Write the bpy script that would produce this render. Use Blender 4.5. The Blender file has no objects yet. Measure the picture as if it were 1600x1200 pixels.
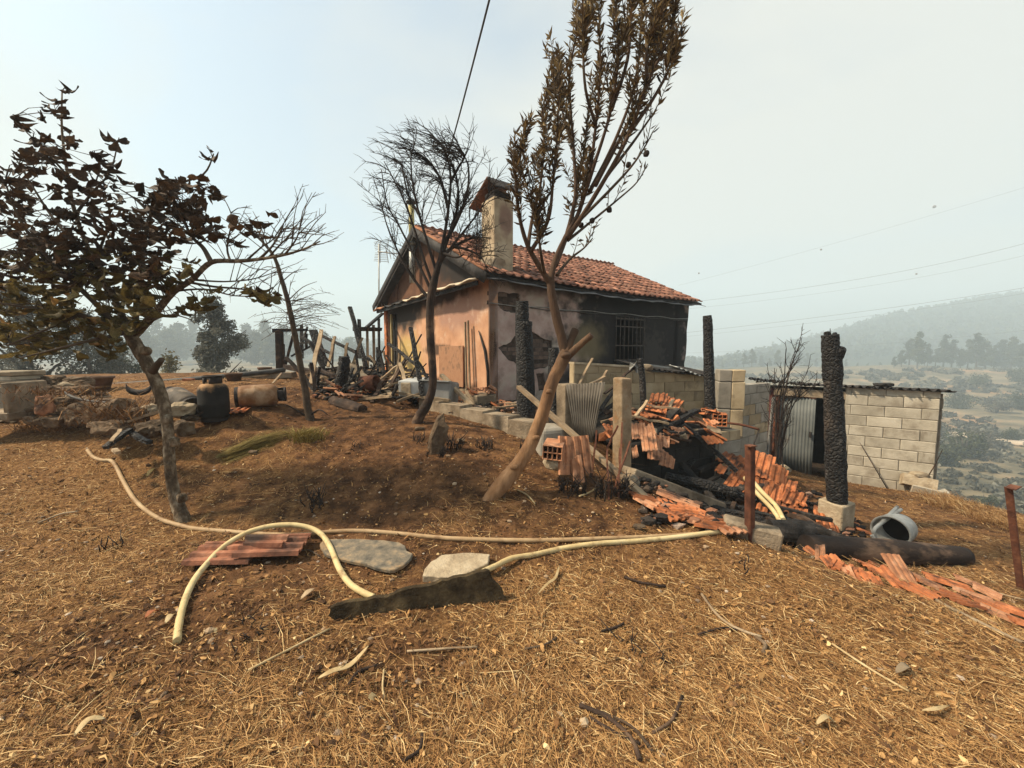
import bpy, bmesh, math, random
import numpy as np
from mathutils import Vector, Matrix, Euler, noise as mnoise
from mathutils.geometry import tessellate_polygon

random.seed(7)
RNG = np.random.default_rng(11)
scene = bpy.context.scene
COL = scene.collection
R = math.radians

# ------------------------------------------------------------------ camera, light, exposure
FPX, EYE = 620.0, 1.6
PITCH = math.atan(52 / FPX)
cam_d = bpy.data.cameras.new('camera')
cam = bpy.data.objects.new('camera', cam_d)
COL.objects.link(cam)
cam.location = (0, 0, EYE)
cam.rotation_euler = (math.pi / 2 - PITCH, 0, 0)
cam_d.sensor_width = 36
cam_d.lens = 36 * FPX / 1600
cam_d.clip_start = 0.05
cam_d.clip_end = 4000
scene.camera = cam

SUN_DIR = Vector((-0.68, -0.06, 0.73)).normalized()      # towards the sun
sun_el = math.asin(SUN_DIR.z)
sun_az = math.atan2(SUN_DIR.x, SUN_DIR.y)
world = bpy.data.worlds.new('World')
scene.world = world
world.use_nodes = True
wn, wl = world.node_tree.nodes, world.node_tree.links
wn.clear()
wo = wn.new('ShaderNodeOutputWorld')
bg = wn.new('ShaderNodeBackground')
sky = wn.new('ShaderNodeTexSky')
sky.sky_type = 'NISHITA'
sky.sun_disc = False
sky.sun_elevation = sun_el
sky.sun_rotation = sun_az
sky.air_density = 1.0
sky.dust_density = 4.0
sky.ozone_density = 1.5
SKY_STRENGTH = 0.10
bg.inputs['Strength'].default_value = SKY_STRENGTH
# drifting smoke over the whole sky, with thinner bluish windows
tc = wn.new('ShaderNodeTexCoord')
mp = wn.new('ShaderNodeMapping'); mp.inputs['Scale'].default_value = (1.0, 1.0, 2.2); mp.inputs['Rotation'].default_value = (0.2, 0.5, 0.9)
nz = wn.new('ShaderNodeTexNoise'); nz.inputs['Scale'].default_value = 1.25; nz.inputs['Detail'].default_value = 4; nz.inputs['Roughness'].default_value = 0.45; nz.inputs['Distortion'].default_value = 0.4
rp = wn.new('ShaderNodeValToRGB')
rp.color_ramp.elements[0].position = 0.40; rp.color_ramp.elements[0].color = (0.42, 0.42, 0.42, 1)
rp.color_ramp.elements[1].position = 0.60; rp.color_ramp.elements[1].color = (1.0, 1.0, 1.0, 1)
mx = wn.new('ShaderNodeMix'); mx.data_type = 'RGBA'
mx.inputs['B'].default_value = (4.6, 4.6, 4.3, 1)
tint = wn.new('ShaderNodeMix'); tint.data_type = 'RGBA'; tint.blend_type = 'MULTIPLY'; tint.inputs['Factor'].default_value = 1.0
tint.inputs['B'].default_value = (1.0, 1.30, 1.32, 1)
wl.new(tc.outputs['Generated'], mp.inputs['Vector']); wl.new(mp.outputs['Vector'], nz.inputs['Vector'])
wl.new(nz.outputs['Fac'], rp.inputs['Fac']); wl.new(rp.outputs['Color'], mx.inputs['Factor'])
wl.new(sky.outputs['Color'], tint.inputs['A']); wl.new(tint.outputs['Result'], mx.inputs['A'])
wl.new(mx.outputs['Result'], bg.inputs['Color']); wl.new(bg.outputs['Background'], wo.inputs['Surface'])

sun_d = bpy.data.lights.new('sun', 'SUN')
sun_d.energy = 5.0
sun_d.angle = R(4.0)
sun_d.color = (1.0, 0.83, 0.61)
sun = bpy.data.objects.new('sun', sun_d)
COL.objects.link(sun)
sun.rotation_euler = SUN_DIR.to_track_quat('Z', 'Y').to_euler()
sun.location = (-30, 8, 40)

scene.view_settings.view_transform = 'Standard'
scene.view_settings.look = 'None'
scene.view_settings.exposure = 0.8
scene.view_settings.gamma = 1.0
scene.view_settings.use_curve_mapping = False
scene.render.engine = 'CYCLES'
try:
    scene.cycles.use_denoising = True
    scene.cycles.denoiser = 'OPENIMAGEDENOISE'
    scene.cycles.denoising_prefilter = 'ACCURATE'
except Exception:
    pass
scene.cycles.max_bounces = 6
scene.cycles.diffuse_bounces = 3
scene.cycles.glossy_bounces = 2
scene.cycles.volume_bounces = 1
scene.cycles.transparent_max_bounces = 8

# ------------------------------------------------------------------ pixel -> place
CF = Vector((0, math.cos(PITCH), -math.sin(PITCH)))
CU = Vector((0, math.sin(PITCH), math.cos(PITCH)))
CAM = Vector((0, 0, EYE))
def ray(px, py):
    return CF + CU * ((600 - py) / FPX) + Vector(((px - 800) / FPX, 0, 0))
def P(px, py, Y):
    d = ray(px, py)
    return CAM + d * (Y / d.y)
def PZ(px, py, z):
    d = ray(px, py)
    return CAM + d * ((z - EYE) / d.z)

# ------------------------------------------------------------------ numpy value noise
def _hash(ix, iy, seed):
    h = (ix.astype(np.int64) * 374761393 + iy.astype(np.int64) * 668265263 + seed * 974711) & 0x7fffffff
    h = ((h ^ (h >> 13)) * 1274126177) & 0x7fffffff
    h = h ^ (h >> 16)
    return (h & 0xffff) / 65535.0
def vnoise(x, y, seed=0):
    x = np.asarray(x, float); y = np.asarray(y, float)
    ix = np.floor(x); iy = np.floor(y)
    fx = x - ix; fy = y - iy
    fx = fx * fx * (3 - 2 * fx); fy = fy * fy * (3 - 2 * fy)
    a = _hash(ix, iy, seed); b = _hash(ix + 1, iy, seed); c = _hash(ix, iy + 1, seed); d = _hash(ix + 1, iy + 1, seed)
    return (a * (1 - fx) + b * fx) * (1 - fy) + (c * (1 - fx) + d * fx) * fy
def fbm(x, y, oct=4, seed=0):
    s = 0; a = 0.5
    for o in range(oct):
        s = s + a * (vnoise(x * 2 ** o, y * 2 ** o, seed + o) - 0.5); a *= 0.5
    return s
def sstep(a, b, x):
    t = np.clip((x - a) / (b - a), 0, 1)
    return t * t * (3 - 2 * t)

# ------------------------------------------------------------------ the lie of the land
_ctrl_px = [
 (800,1195,0),(200,1195,.05),(1500,1195,-.08),(0,1000,.08),(1600,1100,-.1),(800,1000,0),(300,1000,.05),(1300,1000,-.05),
 (1130,842,0.02),(1230,872,0),(1300,898,-.01),(1360,925,-.02),(1450,948,-.04),(1600,1005,-.1),
 (1310,885,-.15),(1400,905,-.2),(1450,925,-.22),(1530,945,-.25),(1600,970,-.3),(1290,872,-.22),(1350,880,-.35),(1390,885,-.42),
 (1395,850,-.58),(1500,862,-.56),(1420,800,-.74),(1470,775,-.98),(1330,755,-.96),(1240,735,-.95),
 (1600,815,-.85),(1540,790,-.93),(1310,825,-.68),
 (1150,790,-.62),(1200,820,-.58),(1080,790,-.40),(1230,852,-.5),(1268,872,-.34),
 (985,742,.2),(1120,808,.04),(1220,860,-.12),
 (770,780,.2),(600,780,.2),(700,720,.4),(480,655,.65),(655,660,.62),(560,650,.67),(850,700,.38),(930,770,.2),(1000,800,.1),
 (300,720,.4),(285,815,.1),(100,720,.4),(30,680,.55),(335,658,.72),(420,640,.8),(500,850,.08),(100,850,.1),
 (700,627,.6),(800,642,.55),(600,618,.82),(640,642,.65),
 (400,592,1.05),(200,602,1.0),(50,607,.95),(300,612,.97),(500,592,.95)]
_cp = [PZ(px, py, z) for px, py, z in _ctrl_px]
_cp += [Vector(v) for v in [(1,11,.5),(-4,13,.85),(5,14,.2),(3.4,8.6,.2),(7,10,-1.2),(9,8,-1.6),(0,-2,0),(-4,0,.1),(4,0,-.2),(-10,2,.3),(-10,6,.8),(10,2,-.9),(10,4,-1.1),(0,-9,-.1),(-12,-8,.2),(10,-8,-.6),(-15,9,.9)]]
_cx = np.array([v.x for v in _cp]); _cy = np.array([v.y for v in _cp]); _cz = np.array([v.z for v in _cp])
def _phi(r2):
    return np.sqrt(r2 + 0.09)
_A = _phi((_cx[:, None] - _cx[None]) ** 2 + (_cy[:, None] - _cy[None]) ** 2)
_n = len(_cx)
_A += np.eye(_n) * -0.02
_B = np.block([[_A, np.ones((_n, 1)), _cx[:, None], _cy[:, None]], [np.ones((1, _n)), np.zeros((1, 3))], [_cx[None], np.zeros((1, 3))], [_cy[None], np.zeros((1, 3))]])
_w = np.linalg.solve(_B, np.concatenate([_cz, np.zeros(3)]))
def near_h(x, y):
    out = np.full(x.shape, _w[_n]) + _w[_n + 1] * x + _w[_n + 2] * y
    for k in range(_n):
        out = out + _w[k] * _phi((x - _cx[k]) ** 2 + (y - _cy[k]) ** 2)
    return out
_vy = [0, 12, 25, 50, 90, 130, 200, 260, 330, 420, 700, 1000]
_vzr = [-5, -7, -12, -18, -19.5, -18, -10, -9, -14, -14, 0, 0]
_vzl = [-2, -3, -4.5, -8, -9, -9, -6, -6, -6, -8, 0, 0]
_ma = [-2.0, -1.2, -0.6, -0.1, 0.25, 0.48, 0.645, 0.806, 0.968, 1.129, 1.29, 1.8]
_mz = [30, 20, 14, 10, -6, -20, 2, 29, 57, 76, 92, 110]
def valley_h(x, y):
    yy = np.maximum(y, 0)
    az = x / np.maximum(y, 20.0)
    t = sstep(-0.5, 0.3, az)
    rr = yy + np.maximum(-y, 0) * 0.5
    base = np.interp(rr, _vy, _vzl) * (1 - t) + np.interp(rr, _vy, _vzr) * t
    mh = np.interp(az, _ma, _mz) - 4
    m = sstep(300, 640, yy) * (1 - 0.4 * sstep(700, 950, yy))
    far = base * (1 - m) + mh * m
    far = far + fbm(x / 60, y / 60, 4, 5) * 9 * sstep(60, 300, np.hypot(x, y)) + fbm(x / 9, y / 9, 3, 9) * 1.2 * sstep(10, 50, np.hypot(x, y))
    return far
def terrace(x, y):
    yb = 10.0 + 7.5 * sstep(-7.5, -4.5, x)
    e = 0.35 * fbm(x * 1.3, y * 1.3, 3, 3)
    d = np.minimum.reduce([8.15 + e - x, yb + e - y, x + 19, y + 14])
    return sstep(-5.0, 0.0, d)
def H(x, y):
    x = np.asarray(x, float); y = np.asarray(y, float)
    shp = np.broadcast(x, y).shape
    x = np.broadcast_to(x, shp).ravel(); y = np.broadcast_to(y, shp).ravel()
    z = valley_h(x, y)
    k = (x > -26) & (x < 15) & (y > -20) & (y < 24)
    if k.any():
        xs, ys = x[k], y[k]
        nh = near_h(xs, ys) + 0.05 * fbm(xs * 1.7, ys * 1.7, 3, 21) + 0.035 * fbm(xs * 7, ys * 7, 3, 33)
        t = terrace(xs, ys)
        z[k] = z[k] * (1 - t) + nh * t
    return z.reshape(shp)
def h1(x, y):
    return float(H(np.array([x]), np.array([y]))[0])
def G(px, py, dz=0.0):
    """where the sight line of a photo pixel meets the ground"""
    d = ray(px, py)
    t = np.concatenate([np.arange(0.6, 14, 0.02), np.arange(14, 700, 1.0)]) / d.y
    X = d.x * t; Yv = d.y * t; Z = EYE + d.z * t
    g = Z - H(X, Yv) - dz
    k = int(np.argmax(g < 0)) if (g < 0).any() else len(t) - 1
    if k > 0:
        a = g[k - 1] / (g[k - 1] - g[k]) if g[k - 1] != g[k] else 0
        tt = t[k - 1] + (t[k] - t[k - 1]) * a
    else:
        tt = t[k]
    p = CAM + d * tt
    return Vector((p.x, p.y, p.z))

# ------------------------------------------------------------------ mesh builder
def frame(direction, up=(0, 0, 1)):
    z = Vector(direction).normalized()
    u = Vector(up)
    if abs(z.dot(u)) > 0.98: u = Vector((1, 0, 0))
    x = u.cross(z).normalized(); y = z.cross(x)
    return Matrix((x, y, z)).transposed()
def rotm(rx=0, ry=0, rz=0):
    return Euler((R(rx), R(ry), R(rz))).to_matrix()
POS = {}
def world_pos(o):
    p = Vector((0, 0, 0))
    while o is not None:
        p = p + Vector(o.location); o = o.parent
    return p
class MB:
    def __init__(s): s.v = []; s.f = []; s.m = []; s.sm = []
    def add(s, vs, fs, mi=0, smooth=False):
        b = len(s.v); s.v += [tuple(p) for p in vs]
        for q in fs:
            s.f.append([b + i for i in q]); s.m.append(mi); s.sm.append(smooth)
        return s
    def box(s, c, size, rot=None, mi=0, jit=0.0, taper=1.0):
        rot = rot or Matrix.Identity(3); c = Vector(c)
        vs = []
        for sz in (-1, 1):
            for sx, sy in ((-1, -1), (1, -1), (1, 1), (-1, 1)):
                k = taper if sz > 0 else 1
                q = Vector((sx * size[0] / 2 * k, sy * size[1] / 2 * k, sz * size[2] / 2))
                if jit: q += Vector((random.uniform(-jit, jit), random.uniform(-jit, jit), random.uniform(-jit, jit)))
                vs.append(c + rot @ q)
        return s.add(vs, [(3, 2, 1, 0), (4, 5, 6, 7), (0, 1, 5, 4), (1, 2, 6, 5), (2, 3, 7, 6), (3, 0, 4, 7)], mi)
    def bar(s, a, b, w, t, up=(0, 0, 1), mi=0, jit=0.0, taper=1.0):
        a = Vector(a); b = Vector(b)
        return s.box((a + b) / 2, (w, t, (b - a).length), frame(b - a, up), mi, jit, taper)
    def tube(s, pts, rad, n=8, cap=True, mi=0, jit=0.0, smooth=True):
        pts = [Vector(p) for p in pts]; m = len(pts)
        if not hasattr(rad, '__len__'): rad = [rad] * m
        vs, fs = [], []
        ref = None
        for i, p in enumerate(pts):
            d = (pts[min(i + 1, m - 1)] - pts[max(i - 1, 0)])
            if d.length < 1e-9: d = Vector((0, 0, 1))
            d.normalize()
            if ref is None:
                ref = Vector((0, 0, 1)) if abs(d.z) < 0.9 else Vector((1, 0, 0))
                x = ref.cross(d).normalized()
            else:
                x = (x - d * x.dot(d))
                x = x.normalized() if x.length > 1e-6 else ref.cross(d).normalized()
            y = d.cross(x)
            for k in range(n):
                a = 2 * math.pi * k / n
                r = rad[i] * (1 + random.uniform(-jit, jit)) if jit else rad[i]
                vs.append(p + x * (r * math.cos(a)) + y * (r * math.sin(a)))
        for i in range(m - 1):
            for k in range(n):
                k2 = (k + 1) % n
                fs.append((i * n + k, i * n + k2, (i + 1) * n + k2, (i + 1) * n + k))
        s.add(vs, fs, mi, smooth)
        if cap and n > 2:
            b = len(s.v) - len(vs)
            s.f.append([b + k for k in reversed(range(n))]); s.m.append(mi); s.sm.append(False)
            s.f.append([b + (m - 1) * n + k for k in range(n)]); s.m.append(mi); s.sm.append(False)
        return s
    def lathe(s, prof, c, n=24, rot=None, mi=0, smooth=True):
        rot = rot or Matrix.Identity(3); c = Vector(c); vs = []; fs = []
        for r, z in prof:
            for k in range(n):
                a = 2 * math.pi * k / n
                vs.append(c + rot @ Vector((r * math.cos(a), r * math.sin(a), z)))
        for i in range(len(prof) - 1):
            for k in range(n):
                k2 = (k + 1) % n
                fs.append((i * n + k, i * n + k2, (i + 1) * n + k2, (i + 1) * n + k))
        return s.add(vs, fs, mi, smooth)
    def rock(s, c, size, seed=0, sub=2, rough=0.25, rot=None, flat=True, mi=0):
        vs, fs = ico(sub); rot = rot or Matrix.Identity(3); c = Vector(c); out = []
        for p in vs:
            q = Vector(p); o = q * 1.3 + Vector((seed * 3.7, seed * 1.3, seed * 2.1))
            k = 1 + rough * (mnoise.noise(o) * 1.2 + 0.5 * mnoise.noise(o * 2.7))
            w = Vector([math.copysign(abs(x) ** 0.75, x) for x in q]) * k
            out.append(c + rot @ Vector((w.x * size[0] / 2, w.y * size[1] / 2, w.z * size[2] / 2)))
        return s.add(out, fs, mi, not flat)
    def slab(s, outline, th, origin, ux, uy, mi=0, holes=()):
        """flat polygon (2-D outline along ux, uy) with thickness th along ux x uy, behind the face"""
        ux = Vector(ux).normalized(); uy = Vector(uy); uy = (uy - ux * uy.dot(ux)).normalized(); nn = ux.cross(uy)
        o = Vector(origin)
        loops = [list(outline)] + [list(h) for h in holes]
        tri = tessellate_polygon([[Vector((p[0], p[1], 0)) for p in l] for l in loops])
        flat = [p for l in loops for p in l]; N = len(flat)
        vs = [o + ux * p[0] + uy * p[1] for p in flat] + [o + ux * p[0] + uy * p[1] - nn * th for p in flat]
        fs = []
        for t in tri:
            a, b, c_ = [flat[i] for i in t]
            ar = (b[0] - a[0]) * (c_[1] - a[1]) - (b[1] - a[1]) * (c_[0] - a[0])
            t = tuple(t) if ar > 0 else tuple(reversed(t))
            fs.append(t); fs.append(tuple(N + i for i in reversed(t)))
        st = 0
        for li, l in enumerate(loops):
            n = len(l)
            ar = sum(l[i][0] * l[(i + 1) % n][1] - l[(i + 1) % n][0] * l[i][1] for i in range(n))
            flip = (ar < 0) if li == 0 else (ar > 0)
            for i in range(n):
                j = (i + 1) % n
                q = (st + j, st + i, N + st + i, N + st + j)
                fs.append(tuple(reversed(q)) if flip else q)
            st += n
        return s.add(vs, fs, mi)
    def sheet(s, grid, th=0.004, mi=0, smooth=True):
        """grid[i][j] points -> a thin solid sheet"""
        ni, nj = len(grid), len(grid[0]); g = [[Vector(p) for p in r] for r in grid]
        vs = []
        off = []
        for i in range(ni):
            for j in range(nj):
                a = g[min(i + 1, ni - 1)][j] - g[max(i - 1, 0)][j]; b = g[i][min(j + 1, nj - 1)] - g[i][max(j - 1, 0)]
                n = a.cross(b); n = n.normalized() if n.length > 1e-9 else Vector((0, 0, 1))
                vs.append(g[i][j]); off.append(g[i][j] - n * th)
        N = ni * nj; fs = []
        for i in range(ni - 1):
            for j in range(nj - 1):
                q = (i * nj + j, (i + 1) * nj + j, (i + 1) * nj + j + 1, i * nj + j + 1)
                fs.append(q); fs.append(tuple(N + k for k in reversed(q)))
        rim = [(i, 0) for i in range(ni)] + [(ni - 1, j) for j in range(1, nj)] + [(i, nj - 1) for i in range(ni - 2, -1, -1)] + [(0, j) for j in range(nj - 2, 0, -1)]
        for k in range(len(rim)):
            a = rim[k][0] * nj + rim[k][1]; b2 = rim[(k + 1) % len(rim)]; b = b2[0] * nj + b2[1]
            fs.append((b, a, N + a, N + b))
        return s.add(vs + off, fs, mi, smooth)
    def mesh(s, name, mats, org):
        me = bpy.data.meshes.new(name)
        me.from_pydata([(v[0] - org[0], v[1] - org[1], v[2] - org[2]) for v in s.v], [], s.f)
        if not isinstance(mats, (list, tuple)): mats = [mats]
        for m in mats: me.materials.append(m)
        me.polygons.foreach_set('material_index', s.m)
        me.polygons.foreach_set('use_smooth', s.sm)
        me.update()
        return me
    def build(s, name, mats, parent=None, local=False, bev=0.0, seg=1, org=None, rotz=None):
        if parent is None:
            if org is None:
                a = np.array(s.v); org = Vector(((a[:, 0].min() + a[:, 0].max()) / 2, (a[:, 1].min() + a[:, 1].max()) / 2, a[:, 2].min()))
            base = Vector(org); loc = base
        else:
            base = Vector((0, 0, 0)) if local else world_pos(parent); loc = Vector((0, 0, 0))
        o = bpy.data.objects.new(name, s.mesh(name, mats, base))
        COL.objects.link(o); o.location = loc
        if parent is not None: o.parent = parent
        if bev:
            b = o.modifiers.new('soft_edge', 'BEVEL'); b.width = bev; b.segments = seg; b.limit_method = 'ANGLE'; b.angle_limit = R(35)
        return o
_icoc = {}
def ico(sub):
    if sub not in _icoc:
        bm = bmesh.new(); bmesh.ops.create_icosphere(bm, subdivisions=sub, radius=1)
        _icoc[sub] = ([tuple(v.co) for v in bm.verts], [tuple(v.index for v in f.verts) for f in bm.faces]); bm.free()
    return _icoc[sub]
def tag(o, label=None, cat=None, group=None, kind=None):
    if label: o['label'] = label
    if cat: o['category'] = cat
    if group: o['group'] = group
    if kind: o['kind'] = kind
    elif cat: o['kind'] = 'thing'
    return o
def thing(name, label, cat, loc=(0, 0, 0), group=None, rz=0):
    o = bpy.data.objects.new(name, None); COL.objects.link(o)
    o.location = loc; o.rotation_euler = (0, 0, rz); o.empty_display_size = 0.1
    return tag(o, label, cat, group)
def copy_tree(o, parent=None):
    c = o.copy(); COL.objects.link(c)
    if parent is not None: c.parent = parent
    for ch in list(o.children): copy_tree(ch, c)
    return c
def bulk(name, V, F, mats, smooth=False, attrs=None, mi=None):
    """big mesh from numpy arrays: V (n,3), F (m,4) or (m,3)"""
    me = bpy.data.meshes.new(name)
    k = F.shape[1]
    me.vertices.add(len(V)); me.vertices.foreach_set('co', np.ascontiguousarray(V, dtype=np.float32).ravel())
    me.loops.add(F.size); me.loops.foreach_set('vertex_index', np.ascontiguousarray(F, dtype=np.int32).ravel())
    me.polygons.add(len(F)); me.polygons.foreach_set('loop_start', np.arange(0, F.size, k, dtype=np.int32))
    if not isinstance(mats, (list, tuple)): mats = [mats]
    for m in mats: me.materials.append(m)
    if mi is not None: me.polygons.foreach_set('material_index', mi.astype(np.int32))
    me.polygons.foreach_set('use_smooth', np.full(len(F), bool(smooth)))
    for an, arr in (attrs or {}).items():
        a = me.attributes.new(an, 'FLOAT', 'POINT'); a.data.foreach_set('value', arr.astype(np.float32))
    me.update(calc_edges=True); me.validate()
    o = bpy.data.objects.new(name, me); COL.objects.link(o)
    return o
def spline(pts, n=6):
    """Catmull-Rom through points (Vectors)"""
    pts = [Vector(p) for p in pts]; out = []
    for i in range(len(pts) - 1):
        p0 = pts[max(i - 1, 0)]; p1 = pts[i]; p2 = pts[i + 1]; p3 = pts[min(i + 2, len(pts) - 1)]
        for k in range(n):
            t = k / n
            out.append(0.5 * ((2 * p1) + (p2 - p0) * t + (2 * p0 - 5 * p1 + 4 * p2 - p3) * t * t + (3 * p1 - p0 - 3 * p2 + p3) * t ** 3))
    out.append(pts[-1]); return out
def lerp_list(a, n):
    xs = np.linspace(0, len(a) - 1, n); return list(np.interp(xs, range(len(a)), a))

# ------------------------------------------------------------------ materials
def mat(name, stops, scale=6, detail=5, rough=0.9, bump=0.3, bscale=None, stretch=(1, 1, 1), spec=0.25, metal=0.0, vary=0.12, distort=0.0, attr=None, trans=0.0, bdist=0.02, extra=None, crack=0.0, cstretch=(1, 1, 1)):
    m = bpy.data.materials.new(name); m.use_nodes = True
    nt = m.node_tree; n, l = nt.nodes, nt.links
    b = n['Principled BSDF']
    b.inputs['Roughness'].default_value = rough; b.inputs['Metallic'].default_value = metal
    b.inputs['Specular IOR Level'].default_value = spec
    tcn = n.new('ShaderNodeTexCoord'); mpn = n.new('ShaderNodeMapping'); mpn.inputs['Scale'].default_value = stretch
    l.new(tcn.outputs['Object'], mpn.inputs['Vector'])
    oi = n.new('ShaderNodeObjectInfo')
    off = n.new('ShaderNodeVectorMath'); off.operation = 'ADD'
    com = n.new('ShaderNodeCombineXYZ'); mu = n.new('ShaderNodeMath'); mu.operation = 'MULTIPLY'; mu.inputs[1].default_value = 37.0
    l.new(oi.outputs['Random'], mu.inputs[0]); l.new(mu.outputs[0], com.inputs[0]); l.new(mu.outputs[0], com.inputs[1])
    l.new(mpn.outputs['Vector'], off.inputs[0]); l.new(com.outputs[0], off.inputs[1])
    no = n.new('ShaderNodeTexNoise'); no.inputs['Scale'].default_value = scale; no.inputs['Detail'].default_value = detail; no.inputs['Roughness'].default_value = 0.6; no.inputs['Distortion'].default_value = distort
    l.new(off.outputs[0], no.inputs['Vector'])
    ra = n.new('ShaderNodeValToRGB'); cr = ra.color_ramp
    while len(cr.elements) < len(stops): cr.elements.new(0.5)
    for e, (p, c) in zip(cr.elements, stops): e.position = p; e.color = (*c, 1)
    if attr:
        at = n.new('ShaderNodeAttribute'); at.attribute_name = attr
        l.new(at.outputs['Fac'], ra.inputs['Fac'])
    else:
        l.new(no.outputs['Fac'], ra.inputs['Fac'])
    last = ra.outputs['Color']
    if vary:
        hv = n.new('ShaderNodeHueSaturation'); mr = n.new('ShaderNodeMapRange')
        mr.inputs['To Min'].default_value = 1 - vary * 1.6; mr.inputs['To Max'].default_value = 1 + vary
        l.new(oi.outputs['Random'], mr.inputs['Value']); l.new(mr.outputs['Result'], hv.inputs['Value']); l.new(last, hv.inputs['Color'])
        last = hv.outputs['Color']
    ctx = dict(m=m, n=n, l=l, tc=tcn, oi=oi, off=off, noise=no, bsdf=b)
    if extra: last = extra(ctx, last)
    l.new(last, b.inputs['Base Color'])
    if bump:
        n2 = n.new('ShaderNodeTexNoise'); n2.inputs['Scale'].default_value = bscale or scale * 3; n2.inputs['Detail'].default_value = 6; n2.inputs['Roughness'].default_value = 0.65
        l.new(off.outputs[0], n2.inputs['Vector'])
        bu = n.new('ShaderNodeBump'); bu.inputs['Strength'].default_value = bump; bu.inputs['Distance'].default_value = bdist
        hsock = n2.outputs['Fac']
        if crack:
            m3 = n.new('ShaderNodeMapping'); m3.inputs['Scale'].default_value = cstretch; l.new(off.outputs[0], m3.inputs['Vector'])
            vo = n.new('ShaderNodeTexVoronoi'); vo.feature = 'DISTANCE_TO_EDGE'; vo.inputs['Scale'].default_value = crack; l.new(m3.outputs['Vector'], vo.inputs['Vector'])
            cl = n.new('ShaderNodeMapRange'); cl.inputs['From Max'].default_value = 0.22; l.new(vo.outputs['Distance'], cl.inputs['Value'])
            ad = n.new('ShaderNodeMath'); ad.operation = 'MULTIPLY_ADD'; ad.inputs[1].default_value = 0.65
            l.new(cl.outputs['Result'], ad.inputs[0]); l.new(hsock, ad.inputs[2]); hsock = ad.outputs[0]
        l.new(hsock, bu.inputs['Height']); l.new(bu.outputs['Normal'], b.inputs['Normal'])
        ctx['bump'] = bu
    if trans:
        b.inputs['Transmission Weight'].default_value = 0
        tr = n.new('ShaderNodeBsdfTranslucent'); ms = n.new('ShaderNodeMixShader'); ms.inputs[0].default_value = trans
        l.new(last, tr.inputs['Color']); l.new(b.outputs[0], ms.inputs[1]); l.new(tr.outputs[0], ms.inputs[2])
        l.new(ms.outputs[0], n['Material Output'].inputs['Surface'])
    return m
def stain(c, last, col, scale, lo, hi, amount=1.0, axis=None, vec=None, detail=5):
    """patchy stain of its own shape; axis=(index, a, b) makes it stronger from a to b along an object axis"""
    n, l = c['n'], c['l']
    no = n.new('ShaderNodeTexNoise'); no.inputs['Scale'].default_value = scale; no.inputs['Detail'].default_value = detail; no.inputs['Roughness'].default_value = 0.62
    l.new(c['off'].outputs[0] if vec is None else vec, no.inputs['Vector'])
    src = no.outputs['Fac']
    if axis:
        sp = n.new('ShaderNodeSeparateXYZ'); l.new(c['tc'].outputs['Object'], sp.inputs[0])
        mr = n.new('ShaderNodeMapRange'); mr.inputs['From Min'].default_value = axis[1]; mr.inputs['From Max'].default_value = axis[2]; mr.inputs['To Min'].default_value = -0.5; mr.inputs['To Max'].default_value = 0.5
        l.new(sp.outputs[axis[0]], mr.inputs['Value'])
        ad = n.new('ShaderNodeMath'); ad.operation = 'ADD'; l.new(src, ad.inputs[0]); l.new(mr.outputs['Result'], ad.inputs[1]); src = ad.outputs[0]
    rr = n.new('ShaderNodeMapRange'); rr.inputs['From Min'].default_value = lo; rr.inputs['From Max'].default_value = hi; rr.inputs['To Max'].default_value = amount
    l.new(src, rr.inputs['Value'])
    mi = n.new('ShaderNodeMix'); mi.data_type = 'RGBA'; l.new(rr.outputs['Result'], mi.inputs['Factor']); l.new(last, mi.inputs['A']); mi.inputs['B'].default_value = (*col, 1)
    return mi.outputs['Result']
def blot(c, last, col, centre, radii, amount=1.0, wob=0.35, scale=3.0, lo=0.55, hi=1.1):
    """one stain with a place of its own: an uneven ellipsoid in object space"""
    n, l = c['n'], c['l']
    sb = n.new('ShaderNodeVectorMath'); sb.operation = 'SUBTRACT'; sb.inputs[1].default_value = centre; l.new(c['tc'].outputs['Object'], sb.inputs[0])
    dv = n.new('ShaderNodeVectorMath'); dv.operation = 'DIVIDE'; dv.inputs[1].default_value = radii; l.new(sb.outputs[0], dv.inputs[0])
    ln = n.new('ShaderNodeVectorMath'); ln.operation = 'LENGTH'; l.new(dv.outputs[0], ln.inputs[0])
    no = n.new('ShaderNodeTexNoise'); no.inputs['Scale'].default_value = scale; no.inputs['Detail'].default_value = 5; l.new(c['tc'].outputs['Object'], no.inputs['Vector'])
    mr = n.new('ShaderNodeMapRange'); mr.inputs['To Min'].default_value = -wob; mr.inputs['To Max'].default_value = wob; l.new(no.outputs['Fac'], mr.inputs['Value'])
    ad = n.new('ShaderNodeMath'); ad.operation = 'ADD'; l.new(ln.outputs['Value'], ad.inputs[0]); l.new(mr.outputs['Result'], ad.inputs[1])
    rr = n.new('ShaderNodeMapRange'); rr.inputs['From Min'].default_value = hi; rr.inputs['From Max'].default_value = lo; rr.inputs['To Max'].default_value = amount; rr.interpolation_type = 'SMOOTHSTEP'
    l.new(ad.outputs[0], rr.inputs['Value'])
    mi = n.new('ShaderNodeMix'); mi.data_type = 'RGBA'; l.new(rr.outputs['Result'], mi.inputs['Factor']); l.new(last, mi.inputs['A']); mi.inputs['B'].default_value = (*col, 1)
    return mi.outputs['Result']

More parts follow.
